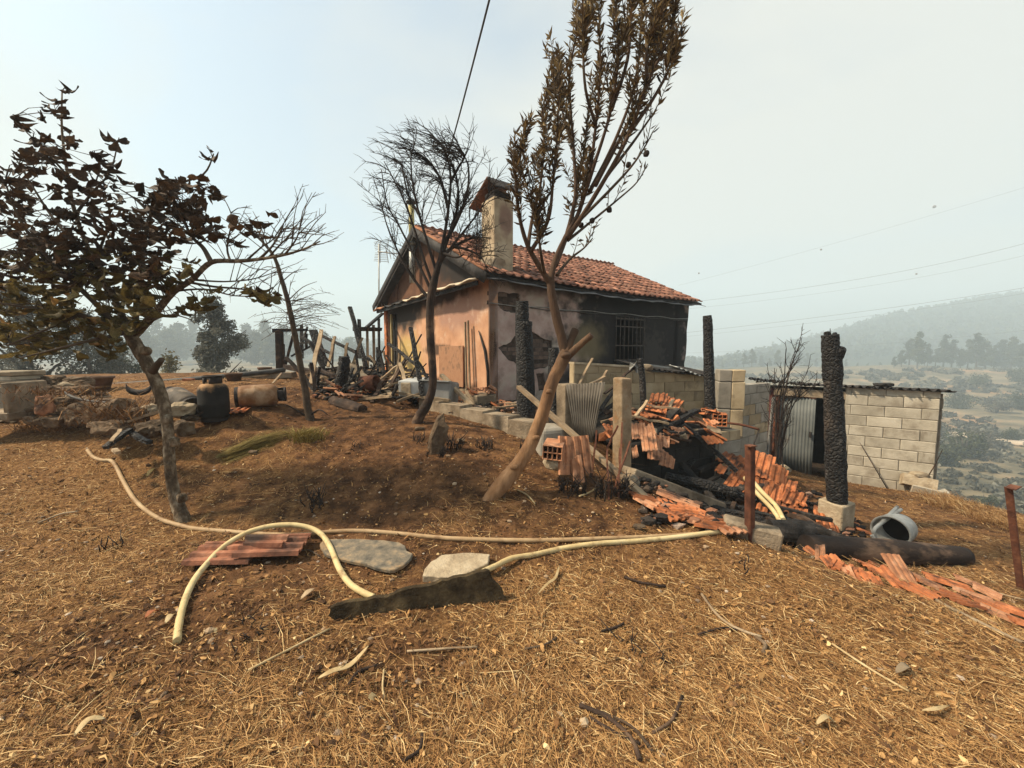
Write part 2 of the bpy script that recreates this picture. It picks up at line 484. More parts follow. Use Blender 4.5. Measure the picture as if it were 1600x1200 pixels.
CHAR = mat('charred_wood', [(0.3, (0.006, 0.006, 0.006)), (0.6, (0.017, 0.015, 0.014)), (0.72, (0.05, 0.043, 0.038)), (0.85, (0.13, 0.115, 0.10))], 9, rough=0.7, bump=1.0, bscale=26, stretch=(1, 1, 0.6), spec=0.4, bdist=0.03, crack=17, cstretch=(1.1, 1.1, 2.0), distort=.8,
           extra=lambda c, x: stain(c, stain(c, x, (0.085, 0.06, 0.042), 2.2, 0.56, 0.68, 0.75), (0.15, 0.14, 0.13), 6, 0.62, 0.75, 0.6))
CHARG = mat('ash_grey_char', [(0.3, (0.012, 0.011, 0.010)), (0.55, (0.045, 0.038, 0.033)), (0.75, (0.15, 0.125, 0.105))], 7, rough=0.85, bump=0.9, bscale=24, stretch=(1, 1, 0.6), bdist=0.03, vary=.3)
CHARBROWN = mat('scorched_wood', [(0.3, (0.012, 0.009, 0.007)), (0.55, (0.05, 0.03, 0.02)), (0.75, (0.16, 0.10, 0.06))], 5, rough=0.85, bump=0.7, bscale=20, bdist=0.02)
WOOD = mat('weathered_board', [(0.3, (0.16, 0.11, 0.07)), (0.5, (0.32, 0.23, 0.14)), (0.75, (0.46, 0.36, 0.24))], 4, rough=0.85, bump=0.4, bscale=40, vary=0.3)
TERRA = mat('terracotta', [(0.25, (0.20, 0.062, 0.025)), (0.5, (0.40, 0.135, 0.05)), (0.75, (0.54, 0.215, 0.095))], 7, rough=0.85, bump=0.3, bscale=40, vary=0.25,
            extra=lambda c, x: stain(c, x, (0.035, 0.022, 0.016), 6, 0.47, 0.66, 0.88))
TERRA_PALE = mat('pale_terracotta', [(0.25, (0.24, 0.10, 0.05)), (0.5, (0.40, 0.19, 0.10)), (0.75, (0.54, 0.31, 0.19))], 7, rough=0.9, bump=0.3, bscale=40, vary=0.2,
            extra=lambda c, x: stain(c, x, (0.04, 0.03, 0.025), 5, 0.50, 0.66, 0.85))
ROOFT = mat('roof_tile_clay', [(0.25, (0.13, 0.055, 0.034)), (0.5, (0.26, 0.115, 0.073)), (0.75, (0.41, 0.225, 0.15))], 5, rough=0.9, bump=0.3, bscale=30, vary=0.3,
            extra=lambda c, x: stain(c, x, (0.05, 0.038, 0.03), 3.5, 0.50, 0.68, 0.85))
CONC = mat('rough_concrete', [(0.25, (0.13, 0.095, 0.06)), (0.5, (0.26, 0.20, 0.135)), (0.75, (0.38, 0.31, 0.22))], 5, rough=0.95, bump=0.8, bscale=35, vary=0.1,
            extra=lambda c, x: stain(c, x, (0.06, 0.045, 0.03), 3, 0.50, 0.68, 0.8))
BLOCK = mat('concrete_block', [(0.25, (0.30, 0.265, 0.205)), (0.5, (0.43, 0.385, 0.30)), (0.75, (0.52, 0.475, 0.385))], 4, rough=0.95, bump=0.5, bscale=60, vary=0.13,
            extra=lambda c, x: stain(c, x, (0.13, 0.095, 0.065), 2.2, 0.52, 0.72, 0.75))
BLOCKG = mat('grey_concrete_block', [(0.25, (0.17, 0.15, 0.12)), (0.5, (0.29, 0.26, 0.21)), (0.75, (0.38, 0.34, 0.28))], 4, rough=0.95, bump=0.5, bscale=60, vary=0.13)
SOOTBLOCK = mat('sooty_block', [(0.3, (0.008, 0.008, 0.008)), (0.6, (0.03, 0.027, 0.024)), (0.8, (0.09, 0.08, 0.07))], 3, rough=0.95, bump=0.5, bscale=40)
MORTAR = mat('mortar', [(0.3, (0.14, 0.12, 0.09)), (0.7, (0.26, 0.23, 0.18))], 8, rough=0.97, bump=0.5, bscale=60, vary=0)
STONE = mat('field_stone', [(0.25, (0.05, 0.034, 0.02)), (0.5, (0.15, 0.10, 0.06)), (0.75, (0.29, 0.215, 0.14))], 9, rough=0.97, bump=1.0, bscale=22, vary=0.35, bdist=.04)
STONEPALE = mat('pale_stone', [(0.25, (0.20, 0.15, 0.095)), (0.5, (0.36, 0.285, 0.19)), (0.75, (0.50, 0.42, 0.30))], 7, rough=0.95, bump=0.9, bscale=30, vary=0.2)
SLATE = mat('slate', [(0.3, (0.085, 0.078, 0.065)), (0.5, (0.17, 0.145, 0.11)), (0.7, (0.32, 0.24, 0.15))], 14, rough=0.95, spec=0.1, bump=0.5, bscale=25, vary=0,
            extra=lambda c, x: stain(c, x, (0.36, 0.21, 0.09), 3.5, 0.52, 0.70, 0.7))
DARKSLATE = mat('dark_slate', [(0.32, (0.022, 0.016, 0.010)), (0.5, (0.06, 0.043, 0.024)), (0.68, (0.13, 0.095, 0.05))], 9, rough=0.95, spec=.1, bump=1.0, bscale=16, vary=0, bdist=.04,
                extra=lambda c, x: stain(c, x, (0.21, 0.145, 0.075), 5, 0.58, 0.72, 0.7))
SOOTTILE = mat('sooty_tile', [(0.3, (0.16, 0.06, 0.035)), (0.55, (0.30, 0.125, 0.07)), (0.75, (0.40, 0.21, 0.13))], 9, rough=0.9, bump=0.4, bscale=40, vary=0.2,
               extra=lambda c, x: stain(c, x, (0.03, 0.024, 0.02), 4, 0.42, 0.62, 0.92))
RUST = mat('rusty_iron', [(0.3, (0.055, 0.022, 0.014)), (0.55, (0.13, 0.05, 0.028)), (0.8, (0.22, 0.10, 0.05))], 12, rough=0.85, bump=0.4, bscale=60, metal=0.1)
IRON = mat('sooty_iron', [(0.3, (0.012, 0.011, 0.011)), (0.7, (0.05, 0.04, 0.035))], 12, rough=0.7, bump=0.3, metal=0.2)
ZINC = mat('dull_zinc', [(0.3, (0.22, 0.22, 0.20)), (0.55, (0.33, 0.33, 0.31)), (0.8, (0.42, 0.41, 0.38))], 6, rough=0.55, bump=0.15, bscale=20, metal=0.45, vary=0.1,
           extra=lambda c, x: stain(c, x, (0.15, 0.10, 0.06), 4, 0.58, 0.75, 0.6))
DARKSHEET = mat('burnt_sheet', [(0.3, (0.012, 0.011, 0.011)), (0.6, (0.04, 0.035, 0.032)), (0.8, (0.10, 0.085, 0.07))], 6, rough=0.8, bump=0.3, metal=0.1)
REDSHEET = mat('dark_red_sheet', [(0.3, (0.05, 0.012, 0.010)), (0.6, (0.10, 0.025, 0.02)), (0.8, (0.16, 0.06, 0.045))], 6, rough=0.7, bump=0.2, metal=0.1)
HOSEMAT = mat('yellowed_hose', [(0.3, (0.42, 0.30, 0.14)), (0.5, (0.56, 0.44, 0.22)), (0.75, (0.64, 0.54, 0.32))], 5, rough=0.6, bump=0.15, bscale=60, vary=0,
            extra=lambda c, x: stain(c, x, (0.22, 0.13, 0.06), 9, 0.55, 0.70, 0.8))
HOSEBROWN = mat('soiled_hose', [(0.3, (0.27, 0.17, 0.085)), (0.55, (0.40, 0.275, 0.15)), (0.75, (0.50, 0.38, 0.22))], 5, rough=0.65, bump=0.15, bscale=60, vary=0,
            extra=lambda c, x: stain(c, x, (0.16, 0.085, 0.04), 9, 0.52, 0.70, 0.8))
BLACKHOSE = mat('black_pipe', [(0.3, (0.03, 0.03, 0.03)), (0.7, (0.09, 0.085, 0.075))], 10, rough=0.6, bump=0.1, vary=0)
WHITEPAINT = mat('scorched_enamel', [(0.3, (0.30, 0.31, 0.31)), (0.6, (0.48, 0.49, 0.47)), (0.8, (0.6, 0.58, 0.53))], 3, rough=0.6, bump=0.1, vary=0,
            extra=lambda c, x: stain(c, x, (0.07, 0.06, 0.055), 3, 0.52, 0.70, 0.8))

# ------------------------------------------------------------------ ground: one sheet from the yard to the far mountain
def grow(a, b, step, k):
    out = []; p = a; s = step
    while p < b:
        s *= k; p += s; out.append(min(p, b))
    return out
_xf = list(np.arange(-5.2, 5.2, 0.036)); _yf = list(np.arange(0.5, 6.2, 0.036))
GX = np.array(sorted([-v for v in grow(5.2, 1040, 0.036, 1.052)]) + _xf + grow(_xf[-1], 1040, 0.036, 1.052))
GY = np.array(sorted([-v for v in grow(-0.5, 45, 0.036, 1.09)]) + _yf + grow(_yf[-1], 940, 0.036, 1.048))
_straw_px = [(800,1150,.8),(1300,1100,.95),(1550,1150,.9),(400,1100,.8),(100,1150,.7),(50,950,.75),(150,850,.75),(100,760,.75),(50,700,.75),(350,950,.22),(550,1000,.5),(650,985,.4),(850,960,.92),(1100,950,.88),
 (1350,950,.8),(1000,880,.6),(1100,860,.55),(800,820,.22),(600,780,.12),(700,720,.06),(550,700,.12),(400,760,.35),(300,780,.45),(900,800,.18),(450,650,.15),(1400,780,.5),(1550,870,.6),(1350,765,.45),(400,880,.25),
 (250,1050,.6),(200,700,.65),(500,640,.06),(1000,780,.15),(700,880,.3),(620,640,.05),(1200,780,.05),(1100,740,.02),(400,600,.5),(200,610,.55)]
_sp = [(G(px, py), v) for px, py, v in _straw_px]
_sx = np.array([p.x for p, v in _sp]); _sy = np.array([p.y for p, v in _sp]); _sv = np.array([v for p, v in _sp])
def straw_cover(x, y):
    w = 1.0 / ((x[..., None] - _sx) ** 2 + (y[..., None] - _sy) ** 2 + 0.03) ** 1.5
    s = (w * _sv).sum(-1) / w.sum(-1)
    return np.clip(s + 0.55 * fbm(x * 2.1, y * 2.1, 3, 51), 0, 1)
gx, gy = np.meshgrid(GX, GY, indexing='ij')
gz = H(gx, gy)
_fx, _fy = gx.ravel(), gy.ravel()
_ter = np.zeros(_fx.shape); _kk = (_fx > -26) & (_fx < 15) & (_fy > -20) & (_fy < 24)
_ter[_kk] = terrace(_fx[_kk], _fy[_kk])
_str = np.full(_fx.shape, 0.5); _str[_kk] = straw_cover(_fx[_kk], _fy[_kk])
fine = _kk & (np.abs(_fx) < 6) & (_fy < 7) & (_fy > 0)
_fz = gz.ravel().copy()
_fz[fine] += (fbm(_fx[fine] * 22, _fy[fine] * 22, 2, 61) * 0.022 + np.maximum(fbm(_fx[fine] * 11, _fy[fine] * 11, 3, 63), 0) * 0.05 * (1.1 - _str[fine]))
nI, nJ = gx.shape
ii, jj = np.meshgrid(np.arange(nI - 1), np.arange(nJ - 1), indexing='ij')
a_ = (ii * nJ + jj).ravel()
GF = np.stack([a_, a_ + nJ, a_ + nJ + 1, a_ + 1], 1)
def soil_material():
    m = bpy.data.materials.new('burnt_soil_and_scrub'); m.use_nodes = True
    n, l = m.node_tree.nodes, m.node_tree.links; b = n['Principled BSDF']
    b.inputs['Roughness'].default_value = 0.97; b.inputs['Specular IOR Level'].default_value = 0.1
    t = n.new('ShaderNodeTexCoord')
    def noise_(s, d=6, r=0.62, dist=0.0):
        q = n.new('ShaderNodeTexNoise'); q.inputs['Scale'].default_value = s; q.inputs['Detail'].default_value = d; q.inputs['Roughness'].default_value = r; q.inputs['Distortion'].default_value = dist
        l.new(t.outputs['Object'], q.inputs['Vector']); return q.outputs['Fac']
    def ramp(f, st):
        q = n.new('ShaderNodeValToRGB')
        while len(q.color_ramp.elements) < len(st): q.color_ramp.elements.new(0.5)
        for e, (p, c) in zip(q.color_ramp.elements, st): e.position = p; e.color = (*c, 1)
        l.new(f, q.inputs['Fac']); return q.outputs['Color']
    def mixc(f, a, c):
        q = n.new('ShaderNodeMix'); q.data_type = 'RGBA'
        l.new(f, q.inputs['Factor']); l.new(a, q.inputs['A']); l.new(c, q.inputs['B']); return q.outputs['Result']
    def attr(nm):
        q = n.new('ShaderNodeAttribute'); q.attribute_name = nm; return q.outputs['Fac']
    def rng(f, a, c, lo=0, hi=1):
        q = n.new('ShaderNodeMapRange'); q.inputs['From Min'].default_value = a; q.inputs['From Max'].default_value = c; q.inputs['To Min'].default_value = lo; q.inputs['To Max'].default_value = hi
        l.new(f, q.inputs['Value']); return q.outputs['Result']
    def add(a, c, op='ADD'):
        q = n.new('ShaderNodeMath'); q.operation = op; l.new(a, q.inputs[0])
        if isinstance(c, float): q.inputs[1].default_value = c
        else: l.new(c, q.inputs[1])
        return q.outputs[0]
    soil = ramp(noise_(5.5, 8, 0.68), [(0.28, (0.026, 0.014, 0.008)), (0.44, (0.075, 0.037, 0.018)), (0.56, (0.15, 0.074, 0.033)), (0.74, (0.28, 0.15, 0.07))])
    chaff = ramp(noise_(38, 6, 0.75), [(0.30, (0.065, 0.034, 0.014)), (0.46, (0.17, 0.085, 0.034)), (0.58, (0.31, 0.17, 0.068)), (0.74, (0.52, 0.33, 0.145))])
    st = rng(add(attr('straw'), rng(noise_(9, 5), 0.3, 0.7, -0.35, 0.35)), 0.28, 0.75)
    near = mixc(st, soil, chaff)
    burnt = rng(noise_(1.7, 7, 0.66, 0.6), 0.53, 0.68, 0.0, 0.5)
    dk = n.new('ShaderNodeRGB'); dk.outputs[0].default_value = (0.035, 0.021, 0.012, 1)
    near = mixc(add(burnt, rng(attr('straw'), 0.15, 0.6, 1.0, 0.25), 'MULTIPLY'), near, dk.outputs[0])
    # the valley: scrub, bare ochre cuts, forest on the mountain
    scrub = ramp(noise_(0.11, 9, 0.7), [(0.33, (0.05, 0.050, 0.034)), (0.46, (0.125, 0.108, 0.068)), (0.58, (0.20, 0.16, 0.10)), (0.70, (0.36, 0.22, 0.12))])
    ochre = ramp(noise_(0.3, 6), [(0.3, (0.20, 0.11, 0.05)), (0.7, (0.42, 0.25, 0.13))])
    far = mixc(rng(noise_(0.032, 5), 0.57, 0.66, 0.0, 0.8), scrub, ochre)
    wood = ramp(noise_(0.16, 8, 0.7), [(0.3, (0.012, 0.018, 0.012)), (0.7, (0.05, 0.06, 0.032))])
    far = mixc(attr('wood'), far, wood)
    col = mixc(attr('yard'), far, near)
    l.new(col, b.inputs['Base Color'])
    bu = n.new('ShaderNodeBump'); bu.inputs['Strength'].default_value = 0.9; bu.inputs['Distance'].default_value = 0.035
    l.new(add(noise_(26, 8, 0.72), add(noise_(90, 4, 0.6), 0.35, 'MULTIPLY')), bu.inputs['Height']); l.new(bu.outputs['Normal'], b.inputs['Normal'])
    return m
SOIL = soil_material()
_wd = sstep(250, 330, _fy + 0.1 * np.abs(_fx)) 
ground = bulk('ground', np.stack([_fx, _fy, _fz], 1), GF, SOIL, True, dict(straw=_str, yard=_ter, wood=_wd))
tag(ground, kind='structure')

# ------------------------------------------------------------------ leafy crowns for trees and shrubs further off
def crown_mesh(name, clumps, n, leaf, mats, seed=0, droop=0.3, aspect=2.2, tone=True):
    r = np.random.default_rng(seed)
    w = np.array([c[1][0] * c[1][1] * c[1][2] for c in clumps]) ** 0.7; w /= w.sum()
    k = r.choice(len(clumps), n, p=w)
    C = np.array([c[0] for c in clumps])[k]; S = np.array([c[1] for c in clumps])[k]
    d = r.normal(size=(n, 3)); d /= np.linalg.norm(d, axis=1)[:, None]
    rad = r.random(n) ** 0.45
    c = C + d * S * rad[:, None] * (0.8 + 0.4 * r.random((n, 1)))
    a = r.normal(size=(n, 3)); a[:, 2] -= droop; a /= np.linalg.norm(a, axis=1)[:, None]
    b = np.cross(a, r.normal(size=(n, 3))); b /= np.linalg.norm(b, axis=1)[:, None]
    L = leaf * (0.6 + 0.8 * r.random((n, 1)))
    V = np.stack([c - a * L * .5, c + b * L / aspect * .5, c + a * L * .5, c - b * L / aspect * .5], 1).reshape(-1, 3)
    F = np.arange(4 * n).reshape(-1, 4)
    t = np.clip(0.5 + 0.25 * (r.random(len(clumps))[k] - .5) * 2 + 0.22 * r.normal(size=n), 0, 1)
    o = bulk(name, V, F, mats, False, dict(tone=np.repeat(t, 4)))
    return o
LEAFGREY = mat('dusty_olive_leaf', [(0.0, (0.04, 0.041, 0.032)), (0.5, (0.095, 0.093, 0.068)), (1.0, (0.20, 0.19, 0.145))], attr='tone', bump=0, rough=0.8, vary=0.1, trans=0.2)
LEAFGREEN = mat('dull_green_leaf', [(0.0, (0.022, 0.030, 0.016)), (0.5, (0.055, 0.066, 0.032)), (1.0, (0.11, 0.115, 0.055))], attr='tone', bump=0, rough=0.8, vary=0.15, trans=0.2)
LEAFYEL = mat('parched_leaf', [(0.0, (0.06, 0.052, 0.025)), (0.5, (0.13, 0.115, 0.055)), (1.0, (0.24, 0.19, 0.09))], attr='tone', bump=0, rough=0.8, vary=0.15, trans=0.2)
BARKFAR = mat('grey_bark', [(0.3, (0.06, 0.05, 0.04)), (0.7, (0.14, 0.12, 0.10))], 4, rough=0.95, bump=0.3)
def rounded_tree(name, label, px, top, Y, wid, seed, leafm, n=6000, leaf=0.22, group=None, trunk_r=0.14, base=None, squash=1.0):
    tp = P(px, top, Y); bz = h1(tp.x, tp.y) if base is None else base
    t = thing(name, label, 'tree', (tp.x, tp.y, bz), group)
    hgt = tp.z - bz; r = random.Random(seed); cl = []
    w = wid / FPX * Y / 2
    for k in range(64):
        f = (k + r.random()) / 64; zz = hgt * (0.10 + 0.84 * f)
        prof = (min(1, .55 + f * 1.5) * min(1, (1.06 - f) * 1.9)) ** .7
        ang = r.uniform(0, 6.28); rr = w * prof * r.uniform(0.0, 0.85)
        s = w * r.uniform(0.16, 0.36) * (0.6 + 0.5 * prof)
        cl.append(((rr * math.cos(ang), rr * math.sin(ang), zz), (s, s, s * 0.8 * squash)))
    cl.append(((0, 0, hgt * 0.93), (w * .22, w * .22, hgt * .08)))
    c = crown_mesh('crown', cl, n, leaf, leafm, seed); c.parent = t
    m = MB()
    m.tube([(0, 0, -.5), (0.05 * w, 0, hgt * .3), (0, 0.05 * w, hgt * .6), (0, 0, hgt * .9)], [trunk_r * 1.3, trunk_r, trunk_r * .6, trunk_r * .2], 7)
    for k in range(9):
        a = r.uniform(0, 6.28); z0 = hgt * r.uniform(.2, .6)
        m.tube([(0, 0, z0), (w * .35 * math.cos(a), w * .35 * math.sin(a), z0 + hgt * .14), (w * .75 * math.cos(a), w * .75 * math.sin(a), z0 + hgt * .22)], [trunk_r * .5, trunk_r * .3, trunk_r * .1], 5)
    m.build('trunk', BARKFAR, t, local=True)
    return t
rounded_tree('broadleaf_tree', 'dense grey-green tree alone between the gas bottles and the pale sky', 331, 458, 21, 112, 1, LEAFGREY, 24000, 0.15)
rounded_tree('broadleaf_tree', 'big dusty tree behind the leafy branches at the left edge', 28, 425, 19, 165, 2, LEAFGREY, 13000, 0.17)
rounded_tree('broadleaf_tree', 'low wide dusty tree behind the stone wall and the leaning trunk', 128, 478, 20, 140, 3, LEAFGREY, 12000, 0.16)
rounded_tree('broadleaf_tree', 'small olive tree beside the leaning trunk above the pipeline', 182, 520, 22, 70, 4, LEAFGREEN, 6000, 0.18)
rounded_tree('olive_shrub', 'parched yellowish shrub between the leaning trunk and the dense tree', 262, 548, 18, 80, 5, LEAFYEL, 5000, 0.13)
for k, (px, top, Y, w) in enumerate([(243, 500, 230, 56), (212, 508, 240, 50), (276, 512, 220, 46), (262, 522, 200, 40), (300, 506, 250, 40), (384, 514, 250, 46), (412, 508, 235, 40), (440, 516, 240, 46), (466, 522, 250, 46), (505, 528, 260, 46), (548, 535, 270, 46), (160, 500, 230, 60), (225, 525, 180, 40), (398, 528, 190, 50), (425, 530, 185, 40)]):
    rounded_tree('hazy_tree', 'tall pale blue tree fading into the smoke beyond the yard', px, top - 9, Y, w, 30 + k, LEAFGREEN, 3000, 1.5, group='trees in the smoke beyond the yard', trunk_r=0.2)

# eucalyptus stand across the valley, four kinds copied
def eucalypt(seed):
    r = random.Random(seed); hgt = 20.0
    t = thing('eucalyptus_tree', 'tall hazy eucalyptus in the stand below the mountain', 'tree', (0, 0, 0), 'eucalyptus stand across the valley')
    cl = []
    for k in range(26):
        f = .22 + .78 * (k + r.random()) / 26; a = r.uniform(0, 6.28); rr = (3.9 * (1.12 - f) + .5) * r.uniform(.2, 1.1)
        s = r.uniform(.9, 2.0) * (1.25 - .5 * f)
        cl.append(((rr * math.cos(a), rr * math.sin(a), hgt * f), (s * 1.2, s * 1.2, s)))
    c = crown_mesh('crown', cl, 2200, 1.1, LEAFGREEN, seed); c.parent = t
    m = MB().tube([(0, 0, -2), (.3, 0, 8), (0, .3, 19)], [.5, .35, .1], 6)
    for k in range(5):
        a = r.uniform(0, 6.28); m.tube([(0, 0, 6 + 2 * k), (2 * math.cos(a), 2 * math.sin(a), 9 + 2.1 * k)], [.2, .08], 4)
    m.build('trunk', BARKFAR, t, local=True)
    return t
EUC = [eucalypt(s) for s in (101, 102, 103, 104)]
_first = [True] * 4
def put_euc(px, top, Y, r):
    k = r.randrange(4)
    p = P(px, top, Y); bz = h1(p.x, p.y)
    o = EUC[k] if _first[k] else copy_tree(EUC[k])
    _first[k] = False
    s = max(0.3, (p.z - bz) / 20.0)
    o.location = (p.x, p.y, bz); o.scale = (s * r.uniform(.85, 1.2), s * r.uniform(.85, 1.2), s); o.rotation_euler = (0, 0, r.uniform(0, 6.28))
    return o
_r = random.Random(5)
for px, top in [(1410,548),(1424,530),(1438,520),(1452,538),(1464,545),(1478,524),(1490,532),(1503,546),(1516,530),(1530,522),(1544,534),(1556,540),(1570,532),(1584,526),(1598,538),(1612,530),(1630,528),(1655,525),(1690,530),
                (1398,560),(1446,552),(1500,556),(1540,552),(1580,548)]:
    put_euc(px, top, _r.uniform(215, 240), _r)
for px, top in [(1128,580),(1150,568),(1163,552),(1176,545),(1190,556),(1203,560),(1216,548),(1232,552),(1246,545),(1262,552),(1276,560),(1292,556),(1306,568),(1322,566),(1340,574),(1356,570),(1375,575),(1110,585)]:
    put_euc(px, top, _r.uniform(290, 330), _r)
for k in range(4):
    if _first[k]: put_euc(1620, 535, 235, _r)

# forest covering the mountain: one mass
def far_wood():
    r = np.random.default_rng(3); n = 11000
    az = r.uniform(-1.3, 1.75, n); Y = r.uniform(385, 700, n)
    k = (az > -0.1) | (r.random(n) < 0.5)
    az, Y = az[k], Y[k]; X = az * Y; Z = H(X, Y); n = len(X)
    s = r.uniform(1.5, 3.2, n); hh = s * r.uniform(1.6, 2.8, n); per = 16
    d = r.normal(size=(n, per, 3)); d /= np.linalg.norm(d, axis=2)[..., None]
    c = d * (r.random((n, per, 1)) ** .5) * np.stack([s, s, hh], 1)[:, None] * .8 + np.stack([X, Y, Z + hh * .8], 1)[:, None]
    a = r.normal(size=(n, per, 3)); a /= np.linalg.norm(a, axis=2)[..., None]
    b = np.cross(a, r.normal(size=(n, per, 3))); b /= np.linalg.norm(b, axis=2)[..., None]
    L = (s * .75)[:, None, None]
    V = np.stack([c - a * L, c + b * L * .6, c + a * L, c - b * L * .6], 2).reshape(-1, 3)
    o = bulk('forest', V, np.arange(len(V)).reshape(-1, 4), LEAFGREEN, False, dict(tone=np.repeat(np.clip(r.random(n)[:, None] * .5 + r.random((n, per)) * .3, 0, 1).ravel(), 4)))
    tag(o, 'hazy forest covering the mountain behind the valley', kind='stuff')
far_wood()
# scrub on the far slope: one mass, and the bushes one can count
def far_scrub():
    r = np.random.default_rng(8); n = 1500
    Y = r.uniform(28, 205, n); az = r.uniform(0.55, 1.75, n); X = az * Y
    k = fbm(X / 30, Y / 30, 3, 77) > -0.12
    X, Y = X[k], Y[k]; Z = H(X, Y); n = len(X)
    per = 46
    s = r.uniform(0.5, 1.5, n) * (0.7 + Y / 160)
    d = r.normal(size=(n, per, 3)); d /= np.linalg.norm(d, axis=2)[..., None]; d[..., 2] = np.abs(d[..., 2]) * 0.8
    c = d * (s[:, None] * (0.5 + 0.5 * r.random((n, per))))[..., None] + np.stack([X, Y, Z], 1)[:, None]
    a = r.normal(size=(n, per, 3)); a /= np.linalg.norm(a, axis=2)[..., None]
    b = np.cross(a, r.normal(size=(n, per, 3))); b /= np.linalg.norm(b, axis=2)[..., None]
    L = (s * 0.34)[:, None, None]
    V = np.stack([c - a * L, c + b * L * .6, c + a * L, c - b * L * .6], 2).reshape(-1, 3)
    F = np.arange(len(V)).reshape(-1, 4)
    t = np.clip(r.random(n)[:, None] * .7 + .3 * r.random((n, per)), 0, 1)
    o = bulk('undergrowth', V, F, LEAFGREY, False, dict(tone=np.repeat(t.ravel(), 4)))
    tag(o, 'low green scrub scattered over the far hillside', kind='stuff')
far_scrub()
def bush(seed, leafm):
    r = random.Random(seed)
    t = thing('bush', 'x', 'bush', (0, 0, 0))
    cl = [((r.uniform(-.7, .7), r.uniform(-.7, .7), r.uniform(.35, 1.25)), (r.uniform(.35, .6),) * 3) for k in range(11)]
    c = crown_mesh('crown', cl, 1800, 0.16, leafm, seed); c.parent = t
    m = MB()
    for k in range(5):
        a = r.uniform(0, 6.28); m.tube([(0, 0, -.2), (.25 * math.cos(a), .25 * math.sin(a), .6), (.5 * math.cos(a), .5 * math.sin(a), 1.2)], [.06, .04, .015], 5)
    m.build('stem', BARKFAR, t, local=True)
    return t
BU = [bush(201, LEAFGREEN), bush(202, LEAFGREY), bush(203, LEAFGREEN)]
for b_ in BU: tag(b_, 'rounded bush on the hazy slope below the shed', 'bush', 'bushes on the slope below the shed')
_bl = [(1540,755,34,46),(1497,735,36,40),(1572,790,26,44),(1520,810,24,40),(1488,770,32,36),(1595,745,34,40),(1512,655,75,62),(1540,632,85,44),(1480,660,70,50),(1580,655,90,30),(1560,612,120,34),(1500,610,130,34),(1600,610,125,40),(1465,630,95,44),(1530,598,160,30),(1590,592,170,30),(1492,700,50,30),(1552,722,44,30),(1610,800,24,50),(1505,790,28,34)]
for k, (px, py, Y, wpx) in enumerate(_bl):
    o = BU[k] if k < 3 else copy_tree(BU[k % 3])
    p = P(px, py, Y); bz = h1(p.x, p.y); s = wpx / FPX * Y / 2.2
    o.location = (p.x, p.y, bz - .1 * s); o.scale = (s, s, s * 1.05); o.rotation_euler = (0, 0, k * 1.7)

# the pale road across the valley
def road():
    m = bpy.data
    ROADM = mat('dusty_road', [(0.3, (0.34, 0.26, 0.18)), (0.7, (0.52, 0.43, 0.32))], 0.5, rough=0.95, bump=0, vary=0)
    cen = spline([G(px, py) for px, py in [(1440, 679), (1470, 680), (1500, 682), (1550, 688), (1600, 694), (1660, 702), (1740, 710)]], 8)
    g = []
    for i, c in enumerate(cen):
        d = (cen[min(i + 1, len(cen) - 1)] - cen[max(i - 1, 0)]); nn = Vector((-d.y, d.x, 0)).normalized()
        row = []
        for s in (-4.2, -1.4, 1.4, 4.2):
            q = c + nn * s; row.append((q.x, q.y, max(h1(c.x, c.y), h1(q.x, q.y)) + 0.5))
        g.append(row)
    o = MB().sheet(g, 0.5).build('road', ROADM); tag(o, kind='structure')
road()

# smoke haze: one closed box of even air
def haze():
    V = [(x, y, z) for z in (-45, 150) for x, y in ((-1060, -60), (1060, -60), (1060, 960), (-1060, 960))]
    o = bulk('haze', np.array(V, float), np.array([(3, 2, 1, 0), (4, 5, 6, 7), (0, 1, 5, 4), (1, 2, 6, 5), (2, 3, 7, 6), (3, 0, 4, 7)]), [])
    m = bpy.data.materials.new('smoke_air'); m.use_nodes = True; nt = m.node_tree; nt.nodes.clear()
    out = nt.nodes.new('ShaderNodeOutputMaterial'); pv = nt.nodes.new('ShaderNodeVolumePrincipled')
    pv.inputs['Color'].default_value = (0.76, 0.90, 1.0, 1); pv.inputs['Density'].default_value = 0.0018; pv.inputs['Anisotropy'].default_value = 0.1
    nt.links.new(pv.outputs[0], out.inputs['Volume'])
    o.data.materials.append(m); o.display_type = 'WIRE'
    tag(o, kind='stuff')
haze()

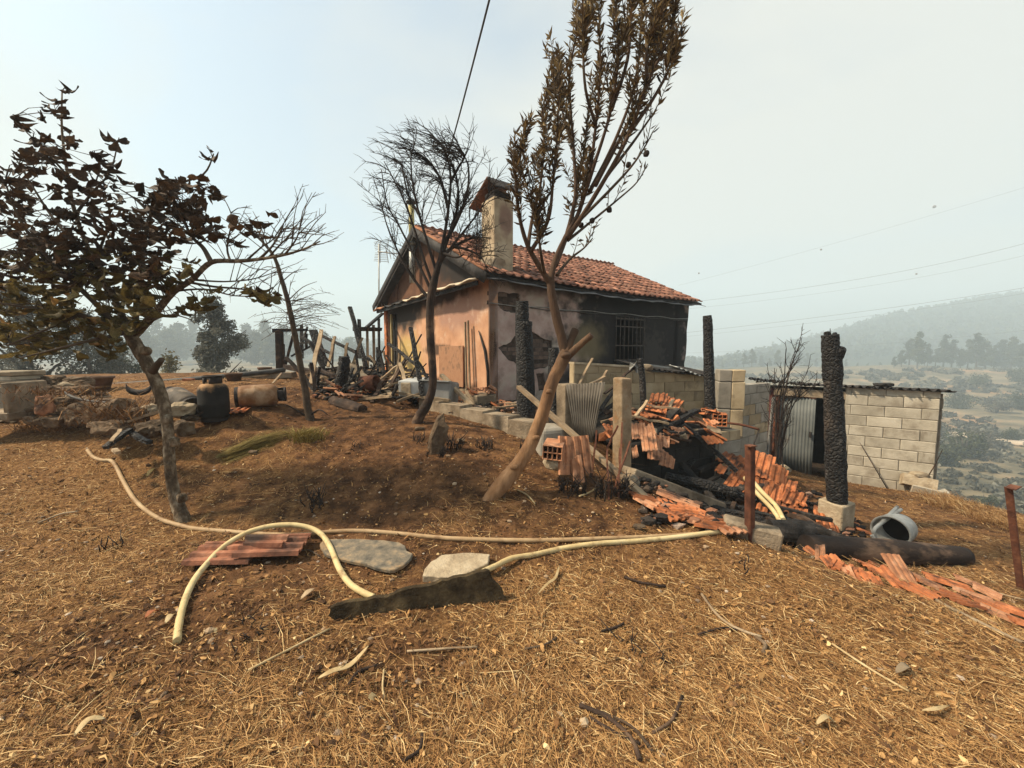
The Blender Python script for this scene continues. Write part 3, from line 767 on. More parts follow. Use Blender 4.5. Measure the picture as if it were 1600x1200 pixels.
# ------------------------------------------------------------------ the burnt house
C0 = Vector((-0.44, 7.8, 0)); HA = math.atan2(0.59, 0.807)
HU = Vector((math.cos(HA), math.sin(HA), 0)); HV = Vector((-math.sin(HA), math.cos(HA), 0))
LU, LV, ZE, ZR = 7.1, 6.0, 3.15, 4.60
def WL(px, py, off=0.0):
    d = ray(px, py); t = (off - (CAM - C0).dot(HV)) / d.dot(HV); q = CAM + d * t - C0
    return (q.dot(HU), q.z)
def GL(px, py, off=0.0):
    d = ray(px, py); t = (off - (CAM - C0).dot(HU)) / d.dot(HU); q = CAM + d * t - C0
    return (q.dot(HV), q.z)
def HW(u, v, z): return C0 + HU * u + HV * v + Vector((0, 0, z))
house = thing('burnt_house', 'burnt single-storey house with tiled roof and soot-stained plaster walls', 'house', (C0.x, C0.y, 0), None, HA)
def plaster_long():
    def ex(c, x):
        x = stain(c, x, (0.40, 0.36, 0.30), 1.6, 0.50, 0.62, 0.8)
        x = stain(c, x, (0.11, 0.09, 0.075), 2.6, 0.54, 0.70, 0.75)
        x = blot(c, x, (0.016, 0.015, 0.015), (4.9, 0, 2.0), (3.1, 1, 2.2), 0.985, 0.65, 2.4, 0.72, 1.06)
        x = blot(c, x, (0.085, 0.073, 0.062), (5.3, 0, 1.5), (.8, 1, .9), 0.35, 1.1, 6.0, 0.4, 0.9)
        x = blot(c, x, (0.012, 0.011, 0.011), (4.3, 0, 2.9), (1.1, 1, .55), 0.9, 0.8, 3.0)
        x = blot(c, x, (0.05, 0.035, 0.03), (1.6, 0, 3.1), (1.8, 1, .35), 0.85, 0.4, 2.5)
        x = blot(c, x, (0.17, 0.135, 0.075), (2.75, 0, 1.75), (.72, 1, .6), 0.85, 0.5, 3.0, 0.35, 1.15)
        x = blot(c, x, (0.012, 0.012, 0.012), (3.3, 0, 1.0), (2.2, 1, .42), 0.9, 0.4, 3.0)
        x = stain(c, x, (0.075, 0.062, 0.05), 3.3, 0.60, 0.78, 0.55)
        x = blot(c, x, (0.010, 0.010, 0.010), (0.06, 0, 1.65), (.13, 1, .42), 0.95, 0.5, 6.0)
        return x
    return mat('grey_pink_plaster', [(0.25, (0.24, 0.165, 0.14)), (0.5, (0.39, 0.285, 0.245)), (0.75, (0.50, 0.40, 0.355))], 3, rough=0.95, bump=0.35, bscale=30, vary=0, extra=ex)
def plaster_gable():
    def ex(c, x):
        x = blot(c, x, (0.50, 0.36, 0.13), (0, 4.2, 1.2), (1, 1.15, 1.0), 0.9, 0.4, 2.0, 0.5, 1.2)
        x = blot(c, x, (0.30, 0.17, 0.13), (0, 1.2, 2.5), (1, 1.3, .55), 0.75, 0.4, 2.5)
        x = stain(c, x, (0.62, 0.47, 0.36), 2.2, 0.56, 0.70, 0.6)
        x = blot(c, x, (0.02, 0.018, 0.016), (0, 4.6, 2.75), (1, 1.6, .75), 0.97, 0.5, 2.2)
        x = blot(c, x, (0.03, 0.022, 0.018), (0, 2.6, 2.9), (1, 2.4, .28), 0.9, 0.5, 3)
        x = blot(c, x, (0.03, 0.022, 0.016), (0, 2.3, 1.62), (1, .9, .17), 0.85, 0.5, 5)
        x = blot(c, x, (0.05, 0.03, 0.02), (0, 2.55, 2.1), (1, .16, .6), 0.75, 0.6, 5)
        x = blot(c, x, (0.025, 0.02, 0.015), (0, 2.6, .75), (1, 2.6, .22), 0.85, 0.5, 4)
        x = blot(c, x, (0.03, 0.02, 0.015), (0, 2.5, 1.3), (1, .1, .22), 0.85, 0.5, 7)
        return x
    return mat('orange_plaster', [(0.25, (0.36, 0.18, 0.10)), (0.5, (0.50, 0.27, 0.155)), (0.75, (0.58, 0.35, 0.22))], 2.5, rough=0.95, bump=0.3, bscale=30, vary=0, extra=ex)
PL, PG = plaster_long(), plaster_gable()
BRICKD = mat('scorched_brick', [(0.3, (0.05, 0.035, 0.028)), (0.6, (0.13, 0.09, 0.07)), (0.8, (0.22, 0.16, 0.12))], 6, rough=0.95, bump=0.6, bscale=40, vary=0.35)
MORTD = mat('sooty_mortar', [(0.3, (0.03, 0.026, 0.022)), (0.7, (0.10, 0.085, 0.07))], 8, rough=0.97, bump=0.5, bscale=50, vary=0)
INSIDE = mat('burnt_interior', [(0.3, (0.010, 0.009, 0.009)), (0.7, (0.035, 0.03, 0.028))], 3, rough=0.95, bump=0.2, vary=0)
def jag(pts, amp, n, seed):
    r = random.Random(seed); out = []
    for i in range(len(pts)):
        a = pts[i]; b = pts[(i + 1) % len(pts)]
        for k in range(n):
            t = k / n; j = amp if k else amp * .4
            out.append((a[0] + (b[0] - a[0]) * t + r.uniform(-j, j), a[1] + (b[1] - a[1]) * t + r.uniform(-j, j)))
    return out
hole1 = jag([WL(*p) for p in [(769,471),(780,455),(811,459),(812,470),(811,486),(803,489),(787,486)]], .02, 4, 1)
hole2 = jag([WL(*p) for p in [(776,543),(795,536),(806,524),(832,519),(862,533),(866,571),(836,578),(806,569),(792,560)]], .025, 4, 2)
hole3 = jag([WL(*p) for p in [(838,584),(850,582),(854,608),(842,612)]], .015, 3, 3)
w0 = WL(962, 496); w1 = WL(1002, 566)
WU0, WU1, WZ1, WZ0 = w0[0], w1[0], w0[1], w1[1] + .05
win = [(WU0, WZ0), (WU0, WZ1), (WU1, WZ1), (WU1, WZ0)]
rag = [(LU, 3.05), (LU - .02, 2.6), (LU - .10, 2.2), (LU - .05, 1.9), (LU - .09, 1.5), (LU - .16, 1.2), (LU - .12, 1.02), (LU - .35, .85), (LU - .5, .55), (LU - .55, -.2)]
rag = [(a + random.uniform(-.025, .025), b) for a, b in rag]
front = [(0, -.2), (0, 3.05)] + rag
m = MB().slab(front, .035, (0, 0, 0), (1, 0, 0), (0, 0, 1), holes=[hole1, hole2, hole3, win])
m.build('plaster', PL, house, local=True)
MB().slab([(0.01, -.2), (0.01, 3.05), (LU - .02, 3.05), (LU - .2, 1.0), (LU - .6, .5), (LU - .6, -.2)], .2, (0, .045, 0), (1, 0, 0), (0, 0, 1), holes=[win]).build('wall', MORTD, house, local=True)
def inpoly(p, poly):
    c = False; n = len(poly)
    for i in range(n):
        a, b = poly[i], poly[(i + 1) % n]
        if (a[1] > p[1]) != (b[1] > p[1]) and p[0] < (b[0] - a[0]) * (p[1] - a[1]) / (b[1] - a[1]) + a[0]: c = not c
    return c
bm0 = MB().box((0, 0, 0), (.225, .03, .075), jit=.004).mesh('brick', BRICKD, (0, 0, 0))
def lay(me, name, parent, loc, rot=(0, 0, 0), sc=(1, 1, 1)):
    o = bpy.data.objects.new(name, me); COL.objects.link(o); o.parent = parent; o.location = loc; o.rotation_euler = rot; o.scale = sc
    return o
for hp in (hole1, hole2, hole3):
    us = [p[0] for p in hp]; zs = [p[1] for p in hp]
    row = 0; z = min(zs)
    while z < max(zs) + .05:
        u = min(us) - .2 + (row % 2) * .12
        while u < max(us) + .1:
            if inpoly((u, z), hp) or inpoly((u + .09, z), hp) or inpoly((u - .09, z), hp):
                lay(bm0, 'brick', house, (u, .043 + random.uniform(0, .012), z), (random.uniform(-.03, .03), random.uniform(-.03, .03), random.uniform(-.03, .03)))
            u += .24
        z += .088; row += 1
# gable wall towards the yard, with the burnt doorway at its far end
gx0, gx1 = 5.0, 5.78
door = [(-gx1, .2), (-gx1, 2.72), (-gx0, 2.72), (-gx0, .2)]
MB().slab([(-LV, -.2), (0, -.2), (0, 3.05), (-LV, 3.05)], .2, (0, 0, 0), (0, -1, 0), (0, 0, 1), holes=[door]).build('gable_wall', PG, house, local=True)
MB().box((-.03, 5.9, 1.4), (.07, .2, 3.1)).build('corner_pilaster', TERRA, house, local=True, bev=.01)
# charred door boards
dm = MB()
for k, vv in enumerate((5.06, 5.19, 5.33, 5.63, 5.73)):
    o = MB().box((.10 + .03 * (k % 2), vv, 1.35), (.03, .115, 2.5 - .1 * (k % 3)), rotm(random.uniform(-1, 1), 0, random.uniform(-4, 4)), jit=.012).build('door_board', CHAR, house, local=True)
MB().box((-.01, 5.47, 1.4), (.05, .07, 2.6)).build('door_jamb', mat('yellow_jamb', [(0.3, (.25, .19, .08)), (.7, (.45, .35, .16))], 5, vary=0), house, local=True)
# other walls
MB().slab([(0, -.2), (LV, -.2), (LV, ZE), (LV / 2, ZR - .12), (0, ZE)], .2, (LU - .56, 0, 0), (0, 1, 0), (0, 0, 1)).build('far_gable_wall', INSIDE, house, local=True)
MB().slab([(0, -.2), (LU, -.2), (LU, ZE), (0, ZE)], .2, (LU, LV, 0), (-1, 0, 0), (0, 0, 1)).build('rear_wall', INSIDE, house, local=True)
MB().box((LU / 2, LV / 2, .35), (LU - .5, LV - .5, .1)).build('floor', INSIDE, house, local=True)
# brown boarded gable above the canopy
BROWNB = mat('brown_gable_board', [(0.3, (0.06, 0.027, 0.015)), (0.55, (0.14, 0.063, 0.032)), (0.8, (0.21, 0.105, 0.057))], 3, rough=0.9, bump=0.2, vary=0.15,
             extra=lambda c, x: blot(c, x, (0.015, 0.013, 0.012), (0, 1.1, 3.45), (1, 1.5, .55), 0.95, 0.5, 2.0))
edges = [0, 1.25, 2.5, 3.75, 5.0, 6.0]
def gz_at(v): return ZE - .06 + (ZR - ZE) * (1 - abs(v - LV / 2) / (LV / 2))
for k in range(5):
    a, b = edges[k] + .012, edges[k + 1] - .012
    pts = [(-b, 3.0), (-a, 3.0), (-a, gz_at(a))]
    if a < LV / 2 < b: pts.append((-LV / 2, gz_at(LV / 2)))
    pts.append((-b, gz_at(b)))
    MB().slab(pts, .03, (.02 + .012 * (k % 2), 0, 0), (0, -1, 0), (0, 0, 1)).build('gable_panel', BROWNB, house, local=True)
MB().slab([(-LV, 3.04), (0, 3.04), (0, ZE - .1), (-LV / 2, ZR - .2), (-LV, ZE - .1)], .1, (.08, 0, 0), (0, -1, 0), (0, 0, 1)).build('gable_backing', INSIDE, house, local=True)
# canopy along the gable
CANOPY = mat('cream_canopy_sheet', [(0.3, (0.42, 0.33, 0.22)), (0.55, (0.56, 0.47, 0.34)), (0.8, (0.66, 0.58, 0.45))], 5, rough=0.8, bump=0.25, vary=0.12, extra=lambda c, x: stain(c, x, (0.08, 0.06, 0.045), 3, 0.52, 0.68, 0.75))
def canopy(v0, v1, z0, z1, wid, m, drop=.12, nv=16):
    g = []
    for i in range(nv + 1):
        t = i / nv; v = v0 + (v1 - v0) * t; z = z0 + (z1 - z0) * t
        g.append([(-wid * s + .0, v, z - drop * s + .022 * math.sin(v * 9) * s + random.uniform(-.01, .01)) for s in (0, .33, .66, 1)])
    MB().sheet(g, .03).build('canopy_sheet', m, house, local=True)
canopy(-.02, 1.75, 3.06, 3.05, .40, CANOPY)
canopy(1.72, 3.6, 3.045, 3.0, .36, CANOPY, .10)
canopy(3.58, 5.3, 3.0, 2.97, .34, DARKSHEET, .10)
canopy(5.25, 6.1, 2.98, 2.95, .36, TERRA_PALE, .09)
MB().bar((-.28, -.02, 2.88), (-.26, 6.0, 2.80), .05, .08).build('canopy_beam', CHAR, house, local=True)

# roof
SL = math.hypot(LV / 2 + .35, (ZR - ZE) * (LV / 2 + .35) / (LV / 2)); RA = math.atan2(ZR - ZE, LV / 2)
def roofpt(u, s, side=1, lift=0):
    """s metres up the slope from the eave"""
    v = -.35 + s * math.cos(RA); z = ZE - .35 * math.tan(RA) + s * math.sin(RA)
    sag = -.05 * math.sin(max(0, min(1, u / LU)) * math.pi) * (1 - .3 * s / SL) 
    v2 = v - lift * math.sin(RA); z2 = z + lift * math.cos(RA) + sag
    return (u, v2 if side > 0 else LV - v2, z2)
for side, nm in ((1, 'roof_deck'), (-1, 'roof_deck')):
    g = [[roofpt(u, s, side, -.02) for s in np.linspace(0.04, SL, 6)] for u in np.linspace(-.2, LU + .14, 14)]
    if side < 0: g = g[::-1]
    MB().sheet(g, .05).build(nm, DARKSHEET, house, local=True)
def tile_geo(flat=1.0):
    W, L = .235, .40
    prof = [(-W / 2, .004), (-W * .36, .040), (-W * .2, .050), (-W * .06, .036), (W * .04, .008), (W * .2, .0), (W * .36, .003), (W / 2, .016)]
    m = MB(); top = []
    for y in (0, L):
        top.append([(x, y, z * flat + (0.03 if y == 0 else 0.0) ) for x, z in prof])
    m.sheet(top, -.014, smooth=True)
    return m
TG = tile_geo()
tile_me = [TG.mesh('roof_tile', ROOFT, (0, 0, 0))]
tiles = []
nrow = int(SL / .315); ncol = int((LU + .36) / .215)
CU0, CU1, CV0, CV1 = .18, .64, .08, .57
for r_ in range(nrow + 1):
    for c_ in range(ncol):
        s = r_ * .315; u = -.18 + (c_ + .5) * .215
        if s > SL - .2: continue
        q = roofpt(u, s, 1, .0)
        if CU0 - .1 < u < CU1 + .1 and CV0 - .2 < q[1] < CV1 : continue
        tiles.append((u, s))
tiles.sort(key=lambda t: (HW(*roofpt(t[0], t[1])) - CAM).length)
sideM = Matrix.Rotation(RA, 3, 'X')
rest = MB()
for k, (u, s) in enumerate(tiles):
    q = Vector(roofpt(u, s, 1, .012 + random.uniform(0, .012)))
    rot = Euler((RA + random.uniform(-.03, .03), random.uniform(-.04, .04), random.uniform(-.05, .05)))
    if k < 298:
        lay(tile_me[0], 'roof_tile', house, q, rot)
    else:
        rm = rot.to_matrix(); rest.add([q + rm @ Vector(v) for v in TG.v], TG.f, 0, True)
# far slope and ridge
for r_ in range(nrow + 1):
    for c_ in range(ncol):
        s = r_ * .315; u = -.18 + (c_ + .5) * .215
        if s > SL - .2: continue
        q = Vector(roofpt(u, s, -1, .012)); rm = Euler((RA, 0, math.pi)).to_matrix() @ Matrix.Identity(3)
        rm = Matrix.Rotation(math.pi, 3, 'Z') @ Matrix.Rotation(RA, 3, 'X')
        rest.add([q + rm @ Vector(v) for v in TG.v], TG.f, 0, True)
o = rest.build('roof_covering', ROOFT, house, local=True); o['kind'] = 'stuff'
rid = []
for k in range(17):
    u = -.22 + k * .43; p = roofpt(min(max(u, 0), LU), SL, 1, .02)
    a = [(u, LV / 2 + .13 * math.cos(t), p[2] - .02 + .10 * math.sin(t) + random.uniform(0, .012)) for t in np.linspace(0, math.pi, 7)]
    b = [(u + .45, y, z - .012) for (_, y, z) in a]
    MB().sheet([b, a], .014).build('ridge_tile', ROOFT, house, local=True)
# verge flashing on the gable side and the bent grey eave sheet
VERGE = mat('rusty_verge_sheet', [(0.3, (0.13, 0.052, 0.026)), (0.6, (0.27, 0.115, 0.055)), (0.8, (0.40, 0.20, 0.105))], 4, rough=0.85, bump=0.2, vary=0.2)
for k in range(4):
    s0, s1 = .12 + k * .95, .12 + (k + 1) * .95 + .04
    s1 = min(s1, SL)
    g = [[roofpt(u, s, 1, .065 - .03 * abs(u + .1) + .01 * (k % 2)) for u in (-.30, -.18, -.02, .12)] for s in (s0, (s0 + s1) / 2, s1)]
    MB().sheet(g, -.02).build('verge_sheet', VERGE, house, local=True)
for sd in (1, -1):
    g = [[roofpt(u, s, sd, l) for (u, l) in ((-.30, .04), (-.31, -.16))] for s in np.linspace(0.0, SL, 8)]
    if sd < 0: g = g[::-1]
    MB().sheet(g, .02).build('verge_board', DARKSHEET, house, local=True)
g = []
for k in range(30):
    u = -.22 + (LU + .46) * k / 29
    wv = .016 * math.sin(k * 1.9) + .012 * math.sin(k * .7)
    p = roofpt(u, .10, 1, -.03); dn = .06 + .03 * vnoise(np.array([u * 1.3]), np.array([0.5]))[0]
    g.append([(u, p[1] + .30, p[2] - .01), (u, p[1] + .02, p[2] - .035 + wv), (u, p[1] - .13, p[2] - dn - .02 + wv)])
MB().sheet(g, -.012).build('eave_sheet', mat('grey_eave_sheet', [(0.3, (0.10, 0.10, 0.10)), (0.55, (0.17, 0.17, 0.17)), (0.8, (0.25, 0.24, 0.23))], 4, rough=0.7, bump=0.2, vary=0, metal=0.1), house, local=True)
# chimney
CHIM = mat('chimney_plaster', [(0.25, (0.26, 0.19, 0.12)), (0.5, (0.38, 0.30, 0.20)), (0.75, (0.46, 0.38, 0.27))], 4, rough=0.95, bump=0.35, bscale=30, vary=0,
           extra=lambda c, x: stain(c, blot(c, x, (0.18, 0.10, 0.075), (.45, .08, 4.2), (.2, .3, .35), 0.8, .4, 5), (0.09, 0.06, 0.04), 3.5, 0.55, 0.72, 0.6))
cz1 = P(779, 306, 8.0).z
ch = MB().box(((CU0 + CU1) / 2, (CV0 + CV1) / 2, (2.9 + cz1) / 2), (CU1 - CU0, CV1 - CV0, cz1 - 2.9), jit=.008).build('chimney', CHIM, house, local=True, bev=.015)
MB().rock(((CU0 + CU1) / 2 - .12, (CV0 + CV1) / 2 + .05, 3.28), (.62, .75, .45), 4, 2, .3).build('mortar_skirt', CONC, ch, local=True)
cr_z = P(797, 274, 8.0).z
cu0, cu1 = CU0 - .06, CU1 + .06
cm = (CV0 + CV1) / 2 - .08
def barrel(v0, z0, v1, z1, u0, u1, sag):
    g = []
    for i in range(7):
        t = i / 6
        row = []
        for j in range(7):
            s = j / 6
            row.append((u0 + (u1 - u0) * s, v0 + (v1 - v0) * t, z0 + (z1 - z0) * t - sag * (4 * s * (1 - s)) * (1 - t * .6)))
        g.append(row)
    return g
MB().sheet(barrel(cm, cr_z, cm + .70, cr_z - .40, cu0, cu1, .07), .03).build('cap_tile', CHARBROWN if False else VERGE, ch, local=True)
MB().sheet(barrel(cm - .33, cr_z - .30, cm, cr_z - .02, cu0, cu1, .0), .03).build('cap_tile', INSIDE, ch, local=True)
MB().box(((CU0 + CU1) / 2, (CV0 + CV1) / 2 - .03, cz1 + .06), (CU1 - CU0 - .06, .34, .14)).build('flue_mouth', INSIDE, ch, local=True)
# stove pipe on the gable
fl = MB()
zf0, zf1, zf2 = 3.35, 4.32, P(658, 318, 10.3).z
f0 = MB().tube([(-.16, 3.38, zf0), (-.16, 3.38, zf1)], .08, 12).build('stove_pipe', ZINC, house, local=True)
MB().tube([(-.16, 3.38, zf1 - .02), (-.16, 3.38, zf1 + .06)], .092, 12).build('pipe_collar', ZINC, f0, local=True)
MB().tube([(-.16, 3.38, zf1 + .03), (-.16, 3.38, zf2)], .074, 12).build('upper_pipe', mat('yellow_pipe', [(0.3, (0.30, 0.25, 0.09)), (0.7, (0.44, 0.38, 0.17))], 6, rough=.6, vary=0), f0, local=True)
MB().lathe([(.0, .17), (.06, .16), (.13, .08), (.12, .05), (.07, .06), (.07, -.25), (0, -.25)], (-.16, 3.38, zf2), 12).build('pipe_cap', IRON, f0, local=True)
# window: frame, bars, dark glassless opening with a shutter
wf = MB()
d_ = .16
for (a, b) in (((WU0, WZ0), (WU0, WZ1)), ((WU1, WZ0), (WU1, WZ1)), ((WU0, WZ1), (WU1, WZ1)), ((WU0, WZ0), (WU1, WZ0))):
    wf.bar((a[0], d_, a[1]), (b[0], d_, b[1]), .07, .06, up=(0, 1, 0))
wobj = wf.build('window', CHAR, house, local=True)
MB().bar(((WU0 + WU1) / 2, d_ + .01, WZ0), ((WU0 + WU1) / 2, d_ + .01, WZ1), .05, .05, up=(0, 1, 0)).build('mullion', CHAR, wobj, local=True)
nb = 8; BARM = mat('window_iron', [(0.3, (0.035, 0.028, 0.023)), (0.7, (0.10, 0.08, 0.065))], 12, rough=.7, bump=.2, vary=0)
for k in range(nb):
    u = WU0 - .03 + (WU1 - WU0 + .06) * k / (nb - 1)
    MB().tube([(u, -.05, WZ0 - .08), (u, -.05, WZ1 + .03)], .013, 6).build('bar', BARM, wobj, local=True)
for z in (WZ0 + .02, WZ0 + (WZ1 - WZ0) * .36, WZ0 + (WZ1 - WZ0) * .8, WZ1 - .02):
    MB().bar((WU0 - .06, -.045, z), (WU1 + .06, -.045, z), .03, .012, up=(0, 1, 0)).build('crossbar', BARM, wobj, local=True)
MB().box(((WU0 + WU1) / 2, .05, WZ0 - .03), (WU1 - WU0 + .1, .22, .05)).build('sill', SOOTBLOCK, wobj, local=True)
# cables along the long wall
for za, zb, n_ in ((WL(760, 473)[1], WL(1072, 498)[1], 0), (WL(830, 481)[1], WL(1072, 500)[1], 1)):
    pts = []
    for k in range(25):
        t = k / 24; u = 0.0 + (LU - .1) * t if n_ == 0 else 1.0 + (LU - 1.1) * t
        pts.append((u, -.025, za + (zb - za) * t - .03 * math.sin(t * math.pi * 5) ** 2))
    MB().tube(pts, .009, 5).build('wall_cable', BLACKHOSE if n_ else ZINC, house, local=True)
# frame and board leaning against the gable wall
wpn = mat('scorched_panel', [(0.3, (0.28, 0.14, 0.075)), (0.7, (0.42, 0.23, 0.13))], 4, vary=0, extra=lambda c, x: stain(c, x, (0.05, 0.03, 0.02), 4, 0.5, 0.68, 0.8))
va, za = GL(728, 503, -.1); vb, zb = GL(732, 609, -.1); vc, zc = GL(686, 609, -.1)
t = thing('door_frame', 'bent pale door frame leaning on the orange gable wall', 'door frame', HW(-.12, vb, zb))
for nm, a, b in (('jamb', (-.12, va, za), (-.14, vb, zb)), ('jamb', (-.10, va - .09, za + .02), (-.12, vb - .10, zb)), ('rail', (-.14, vb, zb), (-.14, vc, zc))):
    MB().bar(HW(*a), HW(*b), .045, .03, up=HU, jit=.006).build(nm, WOOD, t)
va, za = GL(686, 541, -.04); vb, zb = GL(724, 605, -.04)
MB().box(HW(-.035, (va + vb) / 2, (za + zb) / 2), (.03, abs(va - vb), za - zb), Matrix.Rotation(HA, 3, 'Z')).build('scorched_board', wpn)
tag(bpy.data.objects['scorched_board'], 'scorched square board against the orange gable wall', 'board')
# soot-black split on the corner: a cable hanging down the corner
o = MB().tube([HW(-.03, .35, 2.0), HW(-.03, .12, 1.6), HW(-.02, .04, 1.2), HW(-.03, .03, .5)], [.012, .03, .03, .012], 6).build('downpipe', IRON); tag(o, 'bent black downpipe at the near corner of the house', 'pipe')
# tv aerial
ap = P(592, 462, 12.6)
t = thing('tv_aerial', 'thin metal TV aerial on its pole at the left eave of the house', 'aerial', ap)
at = P(592, 381, 12.6)
ab = P(597, 478, 12.6)
MB().tube([ab, ap, at], .022, 6).build('pole', ZINC, t)
MB().tube([ap + Vector((0, 0, -.1)), HW(.1, 5.95, 2.9)], .015, 5).build('bracket', ZINC, t)
bm_ = MB(); hub = P(600, 394, 12.55)
bm_.tube([P(590, 393, 12.6), P(626, 397, 12.4)], .018, 5)
for k in range(5):
    q = P(604 + k * 5.2, 395 + k * .4, 12.5); bm_.tube([q + Vector((0, .1, -.16)), q + Vector((0, -.1, .16))], .008, 4)
bm_.box(P(626, 397, 12.4), (.03, .1, .3))
bm_.build('boom', ZINC, t)
for sgn in (1, -1):
    rf = MB()
    for k in range(6):
        f = k / 5; a = P(586 - 2 * f, 393 - sgn * 12 * (.2 + f), 12.6); b = P(606 + 3 * f - (3 if sgn < 0 else 0), 391 - sgn * 15 * (.2 + f), 12.6)
        rf.tube([a, b], .007, 4)
    rf.tube([P(594, 393, 12.6), P(594, 393 - sgn * 18, 12.6)], .01, 4); rf.tube([P(604, 393, 12.6), P(607, 393 - sgn * 18, 12.6)], .01, 4)
    rf.build('reflector', ZINC, t)
# service cable up from the gable, and the far power lines
pts = []
a = HW(0, 3.0, 4.75); b = P(795, -120, 3.2)
for k in range(21):
    t_ = k / 20; q = a.lerp(b, t_); q.z -= .25 * math.sin(math.pi * t_); pts.append(q)
o = MB().tube(pts, .010, 5).build('service_cable', BLACKHOSE); tag(o, 'thin overhead cable rising from the house gable into the sky', 'cable')
LINE = mat('power_line', [(0.3, (0.06, 0.065, 0.07)), (0.7, (0.10, 0.10, 0.105))], 1, bump=0, vary=0, rough=.6)
WIRE = [((1060,474),(1330,438),(1610,378),'upper dark power line crossing the hazy sky'),((1060,484),(1330,451),(1610,397),'pale power line just under the upper dark one'),
        ((1060,521),(1330,489),(1610,448),'lower dark power line in front of the mountain'),((1060,527),(1330,497),(1610,457),'faint power line just under the lower dark one'),
        ((1060,446),(1290,384),(1620,287),'topmost faint power line carrying the dark marker ball'),((1060,552),(1330,540),(1610,515),'lowest faint power line near the treetops')]
for k, (a, b, c, lab) in enumerate(WIRE):
    pa, pb, pc = P(*a, 300), P(*b, 250), P(*c, 205)
    pts = []
    for q in range(25):
        t_ = q / 24; pts.append(pa * ((1 - t_) * (1 - 2 * t_)) + pb * (4 * t_ * (1 - t_)) + pc * (t_ * (2 * t_ - 1)))
    o = MB().tube(pts, .085 if k in (0, 2) else .05, 4).build('power_line', LINE); tag(o, lab, 'power line', 'power lines over the valley')
MBALL = mat('marker_ball', [(0.3, (0.10, 0.07, 0.06)), (0.7, (0.16, 0.11, 0.09))], 2, bump=0, vary=0)
for px, py, s, lab in ((1460, 323, .85, 'large dark warning ball on the topmost power line'), (1283, 390, .55, 'small pale warning ball between the two upper power lines'), (1092, 427, .5, 'small dark warning ball on a power line beside the house roof'), (1432, 428, .5, 'tiny pale warning ball under the upper dark power line')):
    o = MB().lathe([(0, -1 * s), (.75 * s, -.65 * s), (1.0 * s, 0), (.75 * s, .65 * s), (0, s)], P(px, py, 235), 12).build('marker_ball', MBALL); tag(o, lab, 'marker ball', 'marker balls on the power lines')

# ------------------------------------------------------------------ yard: walls, posts, sheds
def V3(x, y, z): return Vector((x, y, z))
def pw(px, Y): return px / FPX * Y            # a width of px photo pixels at depth Y
def one(mb, name, m, label, cat, group=None, bev=0.0, seg=1, org=None):
    return tag(mb.build(name, m, bev=bev, seg=seg, org=org), label, cat, group)
def stick(a, b, w, t, m, name, label, cat, group=None, jit=.01, bev=0.0, up=(0, 0, 1), rough=True):
    """a board or beam from a to b; a few uneven sections along it"""
    a, b = Vector(a), Vector(b); mb = MB()
    fr = frame(b - a, up); n = 4; vs = []
    for i in range(n + 1):
        c = a.lerp(b, i / n) + fr @ Vector((random.uniform(-jit, jit), random.uniform(-jit, jit), 0)) * (1 if rough else 0)
        k = 1 - random.uniform(0, .12) * (1 if rough else 0)
        for sx, sy in ((-1, -1), (1, -1), (1, 1), (-1, 1)):
            vs.append(c + fr @ Vector((sx * w / 2 * k, sy * t / 2 * k, 0)))
    fs = [(3, 2, 1, 0), tuple(4 * n + i for i in range(4))]
    for i in range(n):
        for k in range(4):
            k2 = (k + 1) % 4; fs.append((4 * i + k, 4 * i + k2, 4 * i + 4 + k2, 4 * i + 4 + k))
    mb.add(vs, fs)
    return one(mb, name, m, label, cat, group, bev=bev)
def log(pts, rad, m, name, label, cat, group=None, n=14, jit=.08, sub=4):
    p = spline(pts, sub); rr = lerp_list(rad, len(p))
    return one(MB().tube(p, rr, n, jit=jit, smooth=False), name, m, label, cat, group)

